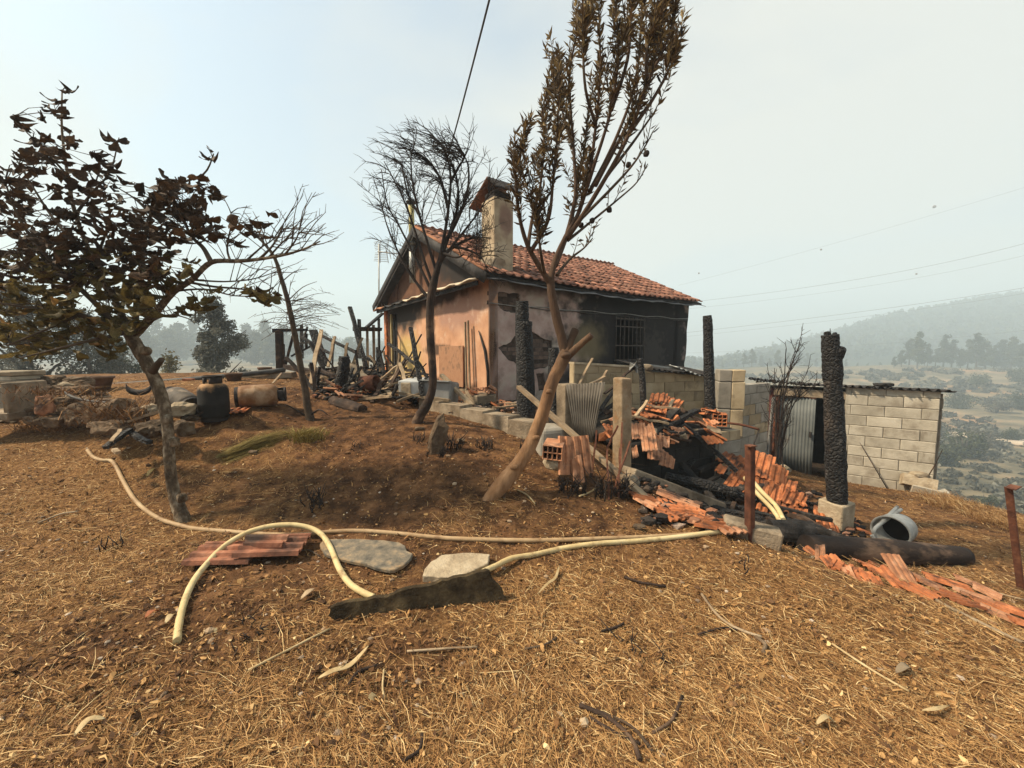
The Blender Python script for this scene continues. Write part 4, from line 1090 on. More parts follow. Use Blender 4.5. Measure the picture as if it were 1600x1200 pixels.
BM_FULL = MB().box((0, 0, 0), (.49, .15, .19), jit=.004).mesh('block', BLOCK, (0, 0, 0))
BM_GREY = MB().box((0, 0, 0), (.49, .15, .19), jit=.004).mesh('block', BLOCKG, (0, 0, 0))
BM_SOOT = MB().box((0, 0, 0), (.49, .15, .19), jit=.006).mesh('block', SOOTBLOCK, (0, 0, 0))
for me_ in (BM_FULL, BM_GREY, BM_SOOT):
    pass
def block_wall(parent, A, B, z0, ztop, me, th=.15, mortar=MORTAR, off=0.0, name='block', alt=None, gap=.011, skip=()):
    """courses of blocks from A to B; ztop(t) gives the wall head; each block an object"""
    A, B = Vector((A[0], A[1], 0)), Vector((B[0], B[1], 0)); L = (B - A).length; d = (B - A) / L; ang = math.atan2(d.y, d.x)
    inv = Matrix.Rotation(-parent.rotation_euler.z, 3, 'Z'); pl = Vector(parent.location); pa = parent.rotation_euler.z
    row = 0; z = z0
    while True:
        zc = z + .1
        if zc > max(ztop(0), ztop(1)) - .02: break
        s = -off if row % 2 == 0 else -off - .25
        while s < L - .02:
            a, b = max(0, s), min(L, s + .5)
            if b - a > .06:
                t = ((a + b) / 2) / L; top = ztop(t); h = min(.2, top - z)
                if h > .05 and (row, round(s, 2)) not in skip:
                    c = A + d * ((a + b) / 2); q = inv @ (Vector((c.x, c.y, z + h / 2)) - pl)
                    o = lay(me if alt is None or random.random() > alt[1] else alt[0], name, parent, q + inv @ Vector((-d.y, d.x, 0)) * random.uniform(-.006, .006), (0, random.uniform(-.004, .004), ang - pa), ((b - a - gap) / .49, th / .15, (h - gap) / .19))
                    bv = o.modifiers.new('worn_edge', 'BEVEL'); bv.width = .007; bv.segments = 1
            s += .5
        z += .2; row += 1
    # mortar core
    nn = Vector((-d.y, d.x, 0)); N = 8; m = MB()
    pts = [(0, z0 - .15), (L, z0 - .15)] + [(L * (1 - k / N), ztop(1 - k / N) - .006) for k in range(N + 1)]
    o = inv @ (Vector((A.x, A.y, 0)) + nn * -(th / 2 - .011) - Vector((pl.x, pl.y, pl.z)))
    m.slab(pts, th - .022, o, inv @ d, (0, 0, 1))
    m.build('mortar', mortar, parent, local=True)

# low block wall between the house and the rubble, its roof burnt off
A, B = P(893, 567, 6.9), P(1118, 585, 8.15)
zt = lambda t: A.z + (B.z - A.z) * (0.9 * min(1, t * 1.05)) - (.05 if t > .48 else 0)
t = thing('low_block_wall', 'tan block wall behind the rubble heap and under the barred window', 'wall', (A.x, A.y, .2))
TANBLOCK = mat('tan_block', [(0.25, (0.26, 0.20, 0.12)), (0.5, (0.40, 0.31, 0.19)), (0.75, (0.48, 0.39, 0.26))], 3, rough=0.95, bump=0.45, bscale=50, vary=0.15, extra=lambda c, x: stain(c, x, (0.12, 0.085, 0.05), 2.5, 0.54, 0.70, 0.7))
BM_TAN = MB().box((0, 0, 0), (.49, .15, .19), jit=.004).mesh('block', TANBLOCK, (0, 0, 0))
block_wall(t, A, B, .0, zt, BM_TAN, mortar=TANBLOCK, gap=.007)
MB().bar(V3(A.x, A.y, A.z + .01), V3(A.x, A.y, A.z + .01).lerp(V3(B.x, B.y, zt(1) + .06), .42), .2, .03, jit=.008).build('coping', STONEPALE, t)
dd = (V3(B.x, B.y, 0) - V3(A.x, A.y, 0)).normalized(); dn = V3(-dd.y, dd.x, 0)
def corr_sheet(p00, p10, p01, p11, waves, amp, rows=4, per=6, th=.004, noise_=0.0, sag=0.0, ragged=0.0, seed=0):
    """corrugated sheet: waves run along p00->p10; p01, p11 is the far edge"""
    r = random.Random(seed)
    p00, p10, p01, p11 = map(Vector, (p00, p10, p01, p11)); nn = (p10 - p00).cross(p01 - p00).normalized(); n = waves * per; g = []
    for i in range(n + 1):
        s = i / n; w = amp * math.sin(2 * math.pi * i / per); row = []
        rag = r.uniform(-ragged, ragged) if i % 2 == 0 else 0
        for j in range(rows + 1):
            u = j / rows
            q = p00.lerp(p10, s).lerp(p01.lerp(p11, s), u)
            if j == 0: q = q - (p01 - p00).normalized() * rag
            row.append(q + nn * (w + r.uniform(-noise_, noise_)) - Vector((0, 0, sag * math.sin(math.pi * s))))
        g.append(row)
    return MB().sheet(g, th)
k0 = V3(A.x, A.y, 0).lerp(V3(B.x, B.y, 0), .46); k1 = V3(B.x, B.y, 0)
z_a, z_b = zt(.46) + .02, zt(1) + .05
t = thing('burnt_lean_to_roof', 'sagging charred roof sheet along the tan block wall', 'roof', (k0.x, k0.y, z_a - .1))
corr_sheet(k0 - dn * .22 + V3(0, 0, z_a - .02), k1 - dn * .22 + V3(0, 0, z_b - .04), k0 + dn * .9 + V3(0, 0, z_a + .12), k1 + dn * .9 + V3(0, 0, z_b + .1), 14, .018, noise_=.006, ragged=.05, sag=.03).build('roof_sheet', DARKSHEET, t)
MB().bar(k0 - dn * .1 + V3(0, 0, z_a + .05), k0.lerp(k1, .55) - dn * .1 + V3(0, 0, z_b + .07), .04, .03).build('rail', ZINC, t)
corr_sheet(k0.lerp(k1, .3) - dn * .28 + V3(0, 0, z_a), k0.lerp(k1, .62) - dn * .28 + V3(0, 0, z_b - .02), k0.lerp(k1, .3) - dn * .05 + V3(0, 0, z_a + .04), k0.lerp(k1, .62) - dn * .05 + V3(0, 0, z_b + .02), 5, .015, noise_=.006, seed=3).build('pale_sheet', ZINC, t)
g = [[P(984 + 16 * i / 3 + random.uniform(-2, 2), 566 + 14 * j / 3 + 4 * math.sin(i * 2.1 + j), 6.9 + .08 * math.sin(i * 3 + j * 2)) for j in range(4)] for i in range(4)]
one(MB().sheet(g, .004, smooth=False), 'crumpled_sheet', ZINC, 'crumpled pale metal sheet on the end of the wall coping', 'metal sheet')
one(MB().rock(P(1012, 574, 7.1), (.2, .16, .13), 5), 'mortar_lump', CONC, 'lump of broken mortar on the burnt lean-to roof', 'rubble lump')

# stacked pillar beside it
pb = P(1136, 672, 7.05); ptop = P(1136, 577, 7.05).z
t = thing('block_pillar', 'square two-tone block pillar right of the thin burnt post', 'pillar', (pb.x, pb.y, .1))
z = .1; r_ = 0
ROTU = Matrix.Rotation(HA, 3, 'Z')
while z < ptop - .03:
    h = min(.48, ptop - z)
    for k, mm in ((-.5, BLOCKG), (.5, TANBLOCK)):
        wd_ = .43 * (1 if r_ % 2 else .96)
        c = pb + V3(.92, -.25, 0).normalized() * (k * wd_ * .5)
        MB().box((c.x, c.y, z + h / 2), (wd_ * .5 - .004, .36, h - .012), Matrix.Rotation(-.26, 3, 'Z'), jit=.006).build('block', mm, t, bev=.01)
    z += .48; r_ += 1
MB().box((pb.x, pb.y, (ptop - .02) / 2 + .05), (.38, .33, ptop - .12), Matrix.Rotation(-.26, 3, 'Z')).build('mortar', MORTAR, t)
# wall running back from it
A2 = P(1151, 600, 7.15); B2 = A2 + HU * 1.25
t = thing('grey_block_wall', 'grey block wall running back beside the dark red sheets', 'wall', (A2.x, A2.y, -1.0))
block_wall(t, A2, B2, -1.0, lambda s: A2.z - .01 - .02 * s, BM_GREY, off=.1, alt=(BM_TAN, .15))

# the shed with its corrugated roof
CR = V3(7.72, 7.12, 0); SD = V3(-.824, .566, 0).normalized(); SN = V3(.566, .824, 0)
def SW(px, py, off=0.0):
    d = ray(px, py); t_ = (CR + SN * off - CAM).dot(SN) / d.dot(SN); q = CAM + d * t_
    return ((q - CR).dot(SD), q.z)
def SP(s, z, off=0.0): return CR + SD * s + SN * off + V3(0, 0, z)
s_wall = SW(1316, 680)[0]; s_door0 = SW(1273, 680)[0]; s_door1 = SW(1215, 670)[0]; s_red = SW(1188, 650)[0]
zR = SW(1484, 612)[1]; zL = SW(1316, 604)[1]
shed = thing('block_shed', 'block shed with burnt corrugated roof at the edge of the slope', 'shed', (CR.x, CR.y, -1.0))
block_wall(shed, SP(s_wall, 0), CR, -1.06, lambda t_: zL + (zR - zL) * t_ - .0, BM_FULL, off=.16)
block_wall(shed, CR + SN * .09, CR + SN * 2.3, -1.06, lambda t_: zR - .04 - .16 * t_, BM_GREY, off=.25)
ex0 = SP(s_red, 0) 
MB().slab([(0, -1.2), (2.3, -1.2), (2.3, .74), (0, .93)], .12, ex0 + V3(0, 0, 0), SN, (0, 0, 1)).build('side_wall', SOOTBLOCK, shed)
MB().slab([(0, -1.2), (s_red, -1.2), (s_red, .70), (0, .70)], .12, SP(0, 0, 2.2), SD, (0, 0, 1)).build('rear_wall', SOOTBLOCK, shed)
# lintel, posts, door leaf, red sheets
ztop_d = SW(1245, 607)[1]
MB().bar(SP(s_wall - .02, ztop_d - .10, .0), SP(s_door1 + .1, ztop_d - .08, .0), .14, .16, up=(0, 0, 1), jit=.006).build('lintel', CONC, shed, bev=.008)
MB().bar(SP(s_door1 + .04, -1.1, -.02), SP(s_door1 + .03, ztop_d - .12, -.02), .07, .07).build('door_post', RUST, shed)
zb_d = SW(1240, 737)[1]
DOORM = mat('grey_door_sheet', [(0.3, (0.085, 0.095, 0.09)), (0.55, (0.135, 0.145, 0.138)), (0.8, (0.19, 0.20, 0.185))], 3, rough=0.7, bump=0.15, metal=0.1, vary=0, extra=lambda c, x: stain(c, x, (0.10, 0.065, 0.04), 3, 0.57, 0.75, 0.6))
sd = s_door0 + .02
door_o = corr_sheet(SP(s_door1 - .02, zb_d, .03), SP(sd, zb_d - .03, -.10), SP(s_door1 - .02, ztop_d - .14, .03), SP(sd, ztop_d - .15, -.06), 11, .012, rows=3, per=4).build('door', DOORM, shed)
for a_, b_ in ((zb_d + .02, zb_d + .0), (ztop_d - .17, ztop_d - .18)):
    MB().bar(SP(s_door1 - .02, a_, .055), SP(sd, b_, -.05), .05, .02).build('rail', RUST, door_o)
MB().box(SP(sd + .06, zb_d + .85, -.12), (.02, .05, .12)).build('latch', IRON, door_o)
zb_r = SW(1200, 715)[1]
for k in range(4):
    a_ = s_door1 + .07 + k * .17
    corr_sheet(SP(a_ + .16, -1.0 - .0, -.03 * k), SP(a_, -1.0, -.03 * k), SP(a_ + .16, ztop_d - .02, -.03 * k - .02), SP(a_, ztop_d - .02, -.03 * k), 2, .014, rows=2, per=4, seed=k).build('red_sheet', REDSHEET, shed)
MB().bar(SP(s_door1 + .16, -1.0, -.2), SP(s_door1 + .10, ztop_d - .2, -.12), .05, .05).build('grey_post', ZINC, shed)
# roof: black corrugated sheets
for k, (a_, b_) in enumerate(((-.16, .95), (.92, 1.9), (1.86, s_red + .25))):
    za_, zb_ = zR + .03 + (zL - zR) * a_ / s_wall, zR + .03 + (zL - zR) * b_ / s_wall + (.06 if k == 2 else 0)
    corr_sheet(SP(b_, zb_, -.16), SP(a_, za_, -.16), SP(b_, zb_ - .16, 2.3), SP(a_, za_ - .18, 2.3), 9 if k < 2 else 15, .026, noise_=.006 if k < 2 else .022, ragged=.05 + .07 * (k == 2), th=.014, seed=20 + k).build('roof_sheet', DARKSHEET, shed)
MB().rock(SP(s_wall - .55, zL + .07, -.05), (.35, .2, .08), 7, 2).build('roof_stone', SOOTBLOCK, shed)
# hollow block and rubble at its corner
def hollow_block(c, rot, size, m, nx, nz, label, cat, name, wall=.028, group=None):
    L, T, Hh = size; holes = []
    cw = (L - wall * (nx + 1)) / nx; chh = (Hh - wall * (nz + 1)) / nz
    for i in range(nx):
        for j in range(nz):
            x0 = -L / 2 + wall + i * (cw + wall); z0 = -Hh / 2 + wall + j * (chh + wall)
            holes.append([(x0, z0), (x0, z0 + chh), (x0 + cw, z0 + chh), (x0 + cw, z0)])
    mb = MB().slab([(-L / 2, -Hh / 2), (L / 2, -Hh / 2), (L / 2, Hh / 2), (-L / 2, Hh / 2)], T, (0, -T / 2, 0), (1, 0, 0), (0, 0, 1), holes=holes)
    vs = [Vector(c) + rot @ Vector(v) for v in mb.v]; mb.v = [tuple(v) for v in vs]
    return one(mb, name, m, label, cat, group, bev=.004)
c = SP(*SW(1430, 752), -.2); c.z = h1(c.x, c.y) - .03; hollow_block(c + V3(.0, 0, .22), rotm(68, 8, -32), (.46, .2, .19), STONEPALE, 2, 1, 'hollow concrete block lying open at the shed corner', 'concrete block', 'hollow_block', .035)
c = SP(*SW(1445, 765), -.22); c.z = h1(c.x, c.y); one(MB().box(c + V3(.0, .0, .05), (.50, .2, .17), rotm(4, 6, -30), jit=.03), 'concrete_block', BLOCK, 'solid broken block under the hollow one at the shed corner', 'concrete block', bev=.01)
c = SP(*SW(1432, 745), -.15); c.z = h1(c.x, c.y) + .03; one(MB().rock(c + V3(0, 0, .30), (.3, .2, .13), 9), 'stone', STONEPALE, 'pale stone on top of the hollow block by the shed', 'stone')

# ------------------------------------------------------------------ curbs, low walls and concrete posts
w0_, w1_ = P(655, 622, 6.5), P(838, 664, 5.05)
n = 5
t = thing('low_garden_wall', 'long low concrete wall with a flat top in front of the house', 'wall', (w1_.x, w1_.y, .35))
for k in range(n):
    a_, b_ = w0_.lerp(w1_, k / n), w0_.lerp(w1_, (k + 1) / n)
    nn = V3(-(w1_ - w0_).y, (w1_ - w0_).x, 0).normalized()
    if nn.y < 0: nn = -nn
    m_ = (a_ + b_) / 2 + nn * .14
    MB().box((m_.x, m_.y, m_.z - .27), ((b_ - a_).length + .002, .28, .54), Matrix.Rotation(math.atan2((w1_ - w0_).y, (w1_ - w0_).x), 3, 'Z'), jit=.006).build('wall_segment', CONC, t)
c = P(858, 690, 4.75); one(MB().box((c.x, c.y, .46), (.32, .34, .5), rotm(2, 0, 18), jit=.02, taper=.94), 'wall_end', BLOCKG, 'rounded grey concrete stub where the low garden wall ends', 'concrete stub', bev=.06, seg=3)
def conc_post(pxc, top, bot, Y, wpx, dpt, label, rz, lean=(0, 0), m=CONC):
    a_ = P(pxc, bot, Y); b_ = P(pxc + lean[0], top, Y + lean[1]); w = pw(wpx, Y)
    mb = MB().bar(a_ - V3(0, 0, .15), b_, w, dpt, up=Matrix.Rotation(R(rz), 3, 'Z') @ Vector((0, -1, 0)), jit=.008)
    return one(mb, 'concrete_post', m, label, 'post', None, bev=.02, seg=2)
conc_post(886, 599, 700, 5.15, 25, .22, 'short concrete post behind the grey corrugated panel', 25)
conc_post(972, 590, 722, 4.65, 20, .17, 'tan concrete post with rust streaks before the rubble heap', 28, m=mat('streaked_concrete', [(0.25, (0.13, 0.09, 0.052)), (0.5, (0.25, 0.18, 0.11)), (0.75, (0.36, 0.285, 0.19))], 6, rough=.95, bump=.8, bscale=30, vary=0, extra=lambda c, x: stain(c, x, (0.30, 0.13, 0.04), 5, 0.55, 0.7, 0.7)))
t = corr_sheet(P(898, 682, 4.95), P(925, 692, 4.85), P(884, 601, 5.0), P(945, 597, 4.95), 13, .007, rows=3, per=5)
one(t, 'corrugated_panel', mat('grey_fibre_sheet', [(0.3, (0.085, 0.072, 0.056)), (0.55, (0.145, 0.125, 0.098)), (0.8, (0.21, 0.185, 0.15))], 4, rough=.8, bump=.2, vary=0), 'grey corrugated panel leaning on the short concrete post', 'panel')
a_, b_ = G(972, 742), G(1130, 805)
one(MB().bar(a_ + V3(.05, .13, -.05), b_ + V3(.0, .13, -.02), .34, .26, up=(0, 0, 1), jit=.025), 'concrete_beam', CONC, 'wide concrete beam lying along the edge of the charred pit', 'beam', bev=.02, seg=2)
a_, b_ = G(1132, 830), G(1222, 862)
one(MB().bar(a_ + V3(0, .05, .03), b_ + V3(0, .05, .06), .17, .18, up=(0, 0, 1), jit=.012), 'concrete_kerb', CONC, 'short concrete kerb at the foot of the rusty angle post', 'kerb', bev=.015)
# block platform with blackened face
A3, B3 = P(985, 720, 5.35), P(1150, 690, 6.25)
t = thing('block_platform', 'blackened block platform carrying the rubble heap', 'platform', (A3.x, A3.y, -.6))
block_wall(t, A3, V3(*A3).lerp(B3, .74), -.6, lambda s: .33, BM_SOOT, mortar=INSIDE)
block_wall(t, V3(*A3).lerp(B3, .745), B3, -.6, lambda s: .36, BM_GREY, alt=(BM_TAN, .3), off=.2)
db = (V3(B3.x, B3.y, 0) - V3(A3.x, A3.y, 0)).normalized(); nb_ = V3(-db.y, db.x, 0)
LB = (V3(B3.x, B3.y, 0) - V3(A3.x, A3.y, 0)).length
gq = [[V3(A3.x, A3.y, 0) + db * (LB * i / 12) + nb_ * (.08 + 1.5 * j / 6) + V3(0, 0, .32 + .05 * random.random() + (.28 * math.sin(math.pi * min(1, i / 10)) * math.sin(math.pi * (.15 + .85 * j / 6) * .75))) for j in range(7)] for i in range(13)]
MB().sheet(gq, .1, smooth=True).build('ash_fill', mat('ash', [(0.3, (0.012, 0.011, 0.010)), (0.55, (0.045, 0.038, 0.032)), (0.75, (0.14, 0.11, 0.085))], 7, rough=1, bump=1, bscale=30, vary=0, bdist=.05), t)

# ------------------------------------------------------------------ charred posts
def burnt_post(pts, radpx, Y, label, name='burnt_post', cat='post', group='charred posts in the ruin', n=18, jit=.06, m=CHAR, sub=7):
    P3 = [P(px, py, Y) for px, py in pts]
    p = spline(P3, sub); rr = lerp_list([pw(r, Y) for r in radpx], len(p))
    return one(MB().tube(p, rr, n, jit=jit, smooth=True), name, m, label, cat, group)
burnt_post([(824, 672), (822, 640), (820, 560), (818, 503)], [14.5, 14.5, 14, 13], 6.2, 'thickest charred post standing before the corner of the house')
burnt_post([(817, 506), (816, 500), (816, 485), (816, 471)], [10, 10.5, 10, 9.5], 6.2, 'charred block topping the thickest post by the house', 'post_head', 'post head')
burnt_post([(868, 668), (868, 630), (866, 585), (865, 543)], [11, 11, 10, 8], 6.5, 'charred post half hidden behind the tree with the sawn fork')
burnt_post([(1005, 640), (1004, 600), (1000, 560)], [5, 5, 4.5], 6.3, 'slim dark pipe standing in front of the tan block wall', 'burnt_pipe', 'pipe')
burnt_post([(1110, 675), (1109, 620), (1107, 560), (1106, 510), (1105, 493)], [8.5, 8, 7.5, 7, 6], 6.55, 'tall thin charred post beside the two-tone block pillar')
Y5 = 4.95
o = burnt_post([(1308, 790), (1307, 760), (1305, 700), (1303, 640), (1301, 605), (1301, 585), (1300, 565), (1298, 548), (1297, 523)], [13.5, 14, 14, 13, 11.5, 13.5, 12.5, 12, 11], Y5, 'big knotted charred post standing on the concrete footing', n=22, jit=.07)
k_ = MB().tube([P(1304, 552, Y5), P(1312, 549, Y5 - .05), P(1320, 545, Y5 - .1)], [.11, .085, .03], 9, jit=.1, smooth=False); k_.build('knot', CHAR, o)
MB().rock(P(1293, 522, Y5), (.07, .06, .08), 3, 2, .5).build('char_flake', CHAR, o); MB().rock(P(1304, 522, Y5), (.05, .05, .05), 8, 2, .5).build('char_flake', CHAR, o)
MB().tube([P(1298, 524, Y5), P(1297, 513, Y5)], [.006, .004], 4).build('nail', IRON, o)
fb = P(1307, 806, 4.95); one(MB().box((fb.x, fb.y + .02, fb.z - .06), (.28, .28, .5), rotm(2, -1, 24), jit=.012), 'concrete_footing', STONEPALE, 'pale concrete footing under the big charred post', 'footing', bev=.012)
a_ = P(1312, 760, 5.9); 
# rusty angle posts
def angle_post(a, b, w, rz, label):
    a, b = Vector(a), Vector(b); mb = MB(); d = (b - a); M_ = Matrix.Rotation(R(rz), 3, 'Z')
    u1, u2 = M_ @ Vector((1, 0, 0)), M_ @ Vector((0, 1, 0)); th = .006
    mb.box((a + b) / 2 + u1 * w / 2, (w, th, d.length), frame(d, -u2 if False else (0, -1, 0)) @ Matrix.Rotation(R(rz), 3, 'Z') if False else frame(d, u2))
    mb.box((a + b) / 2 + u2 * (w / 2 + th / 2), (th, w, d.length), frame(d, u2))
    return one(mb, 'rusty_post', RUST, label, 'post')
a_ = G(1173, 848); angle_post(a_ - V3(0, 0, .1), P(1173, 697, a_.y), .05, 20, 'rusty angle-iron post at the edge of the charred pit')
q = MB().box(P(1173, 697, a_.y) + V3(.0, 0, .004), (.075, .06, .008), rotm(0, 0, 20)); q.build('cap_plate', RUST, bpy.data.objects['rusty_post'])
b0 = P(1600, 920, 3.05); b1 = P(1581, 762, 3.05); angle_post(b0, b1, .036, 35, 'rusty leaning post at the right edge of the picture')
o2 = bpy.data.objects['rusty_post.001']
MB().box(b1 + V3(.01, 0, .004), (.09, .06, .007), rotm(0, -10, 20)).build('cap_plate', RUST, o2)

# ------------------------------------------------------------------ roof tiles, whole and broken
def flat_tile(w=.25, l=.42, broken=0, seed=0):
    r = random.Random(seed)
    prof = [(-.5, .0), (-.47, .022), (-.42, .022), (-.40, .004), (-.22, .004), (-.16, .026), (-.09, .026), (-.03, .004), (.12, .004), (.18, .026), (.25, .026), (.31, .004), (.42, .003), (.46, .016), (.5, .016)]
    g = []
    for i, (x, z) in enumerate(prof):
        if i == 0: sl, o1, o0 = r.uniform(-.16, .16), r.uniform(.04, .16), r.uniform(0, .1)
        l1 = l / 2 if not broken else l / 2 - o1 - sl * x * 1.4 + r.uniform(-.008, .008); l0 = -l / 2 if broken < 2 else -l / 2 + o0 - sl * x + r.uniform(-.006, .006)
        g.append([(x * w, l0, z), (x * w, l1, z)])
    if broken: g = g[:r.randrange(7, len(g))] if r.random() < .6 else g
    return MB().sheet(g, -.014, smooth=False)
FT = [flat_tile(broken=b, seed=s) for b, s in ((0, 1), (0, 2), (1, 3), (2, 4), (2, 5), (1, 6))]
FTM = {}
def tile(kind, loc, rot, label, group, m=TERRA, sc=1.0):
    key = (kind, m.name)
    if key not in FTM: FTM[key] = FT[kind].mesh('roof_tile', m, (0, 0, 0))
    o = bpy.data.objects.new('roof_tile' if kind < 2 else 'broken_tile', FTM[key]); COL.objects.link(o)
    o.location = loc; o.rotation_euler = Euler(tuple(R(a) for a in rot)); o.scale = (sc,) * 3
    return tag(o, label, 'roof tile', group)
def brickbat(loc, s, rot, label, group, m=TERRA, name='brick_piece'):
    mb = MB().box((0, 0, 0), (s, s * random.uniform(.5, .9), s * random.uniform(.3, .6)), jit=s * .16)
    o = bpy.data.objects.new(name, mb.mesh(name, m, (0, 0, 0))); COL.objects.link(o); o.location = loc; o.rotation_euler = Euler(tuple(R(a) for a in rot))
    return tag(o, label, 'brick', group)
# upright stack against the corrugated panel
YS = G(900, 760).y + .02
for k, (px, py, Y, rx, ry, rz, kd) in enumerate([(897, 716, YS, 74, 4, 14, 0), (905, 711, YS + .08, 76, -3, 12, 1), (889, 712, YS + .06, 72, 8, 20, 0), (911, 722, YS - .02, 78, -6, 8, 2)][1:]):
    tile(kd, P(px, py, Y), (rx, ry, rz), 'terracotta tile stood on end by the hollow brick', 'tiles stood on end', TERRA_PALE, .92)
c = P(866, 702, YS + .06); hollow_block(c, rotm(4, 3, -14), (.20, .26, .15), TERRA_PALE, 4, 2, 'hollow clay brick on the rubble left of the upright tiles', 'hollow brick', 'hollow_brick', .012)
one(MB().rock(P(868, 724, YS + .08), (.24, .2, .14), 11), 'stone', STONEPALE, 'pale rubble stone under the hollow clay brick', 'stone')
c = P(1124, 655, 6.15); hollow_block(c, rotm(2, 0, -22), (.20, .2, .19), TERRA, 3, 3, 'orange hollow brick at the foot of the thin burnt post', 'hollow brick', 'hollow_brick', .012)
# roof patches that slid off whole
def patch(px, py, Y, nx, ny, rx, ry, rz, label, group, m=TERRA, sc=1.0, seed=0, jit=9):
    r = random.Random(seed); M_ = Euler((R(rx), R(ry), R(rz))).to_matrix(); c = P(px, py, Y)
    for i in range(nx):
        for j in range(ny):
            q = c + M_ @ Vector(((i - (nx - 1) / 2) * .235 * sc + r.gauss(0, .02), (j - (ny - 1) / 2) * .35 * sc + r.gauss(0, .035), r.uniform(0, .05)))
            tile(r.choice((0, 1, 2, 3, 5)), q, (rx + r.uniform(-jit, jit) - 3, ry + r.uniform(-jit, jit), rz + r.uniform(-jit, jit)), label, group, m, sc)
GA = 'tiles slid off the burnt pit roof'
patch(1162, 745, 5.5, 3, 2, 18, 22, -35, 'orange tile in the slid patch left of the rusty angle post', GA, seed=1)
patch(1200, 748, 5.4, 2, 2, 42, 22, -28, 'orange tile in the steep patch right of the rusty angle post', GA, seed=2)
patch(1222, 778, 5.2, 2, 3, 24, 26, -32, 'orange tile in the patch sliding towards the footing', GA, seed=3)
patch(1258, 800, 5.05, 3, 2, 12, 20, -28, 'orange tile at the low end of the slide near the footing', GA, seed=4, jit=10)
patch(1195, 772, 5.3, 2, 1, 14, 25, -30, 'orange tile under the yellow hose in the slide', GA, seed=5, jit=8)
GB = 'tiles on the rubble heap'
patch(1006, 685, 5.28, 2, 2, 40, -12, -20, 'pale tile in the patch hanging over the blackened platform', GB, TERRA_PALE, .72, seed=6)
patch(1034, 700, 5.36, 2, 2, 40, 14, -14, 'dull tile hanging lowest over the blackened platform', GB, TERRA_PALE, .72, seed=7)
patch(1036, 638, 6.35, 2, 2, 25, 8, -28, 'orange tile lying high on the rubble heap', GB, seed=8, jit=8)
patch(1020, 650, 6.1, 2, 1, 12, 5, 20, 'orange tile lying half buried in the rubble heap', GB, seed=9, jit=12)
# ground scatter at the pit edge and under the log
GC = 'broken tiles along the pit edge'
for k, (px, py, kd, rz, s, ti) in enumerate([(1010,790,3,30,.8,8),(1026,799,4,60,.8,10),(1042,806,5,20,.9,8),(1058,788,0,65,.95,18),(1052,800,2,80,.9,4),(1078,806,3,40,.8,8),(1090,817,4,15,.9,6),(1104,820,2,60,.9,12),(1118,822,3,100,.8,8),(1130,828,5,10,.8,5),(1098,826,4,75,.8,4),(1064,812,3,130,.7,5),(1146,812,1,150,.9,14),(1035,792,4,10,.7,12),(1000,783,3,75,.7,8),(1188,835,2,20,.9,10),(1196,828,3,70,.8,20)]):
    g = G(px, py); tile(kd, g + V3(0, 0, .045), (ti * .8, ti * .5, rz), 'broken terracotta tile on the ground along the pit edge', GC, TERRA if k % 3 else TERRA_PALE, s)
GD = 'broken tiles below the charred log'
for k, (px, py, kd, rz, s, rx, ry) in enumerate([(1290,876,2,-30,.8,30,8),(1303,888,3,-20,.8,12,10),(1318,894,4,-38,.8,8,4),(1334,900,2,-34,.7,20,-6),(1352,905,5,-30,.8,8,6),(1372,900,3,60,.8,14,4),(1403,905,0,-8,.78,40,6),(1390,912,2,20,.9,30,6),(1436,912,4,80,.9,18,4),(1450,918,3,40,.8,14,8),(1425,925,5,10,.8,8,3),(1478,916,1,58,.85,6,8),(1500,930,2,50,1.0,10,10),(1497,945,3,70,.7,6,4),(1530,945,2,55,.85,6,10),(1552,962,2,45,1.0,6,8),(1572,958,4,60,.9,5,10),(1590,978,2,50,.9,6,10),(1540,930,3,20,.7,6,4),(1480,936,4,60,.7,6,4),(1270,870,3,15,.7,12,14),(1340,884,5,100,.7,25,10),(1365,890,4,45,.7,16,4),(1610,985,2,40,1.0,5,8),(1505,912,3,25,.5,4,4),(1345,832,2,40,.8,10,12),(1332,822,4,70,.7,8,4)]):
    g = G(px, py); s *= .74; rz += random.uniform(-14, 14); tile(kd, g + V3(0, 0, .03 + (.05 if rx > 25 else 0)), (rx, ry, rz), 'broken terracotta tile on the slope below the big log' if px < 1470 else 'flat broken tile trailing down the slope at the right', GD, TERRA if k % 3 else TERRA_PALE, s)
g = [G(px, py) for px, py in ((1440, 925), (1470, 945), (1510, 965), (1550, 985), (1600, 1008), (1640, 1020))]
one(MB().tube(spline([p + V3(0, 0, .012) for p in g], 5), .010, 6), 'pale_wire', WOOD, 'pale thin cane lying beside the trail of tiles at the right', 'cane')
# flat tiles by the hose in the middle
g1 = G(400, 868)
for k, (dx, dy, kd, rz) in enumerate(((-.20, -.02, 0, 96), (.12, .03, 1, 98), (-.02, .10, 2, 94))):
    tile(kd, V3(g1.x + dx, g1.y + dy, h1(g1.x + dx, g1.y + dy) + .035 + .02 * k), (2, -3, rz), ('leftmost sooty tile of the three under the yellow hose', 'rightmost sooty tile of the three under the yellow hose', 'rearmost sooty tile lying on the two others by the yellow hose')[k], 'tiles under the hose', SOOTTILE, 1.05)

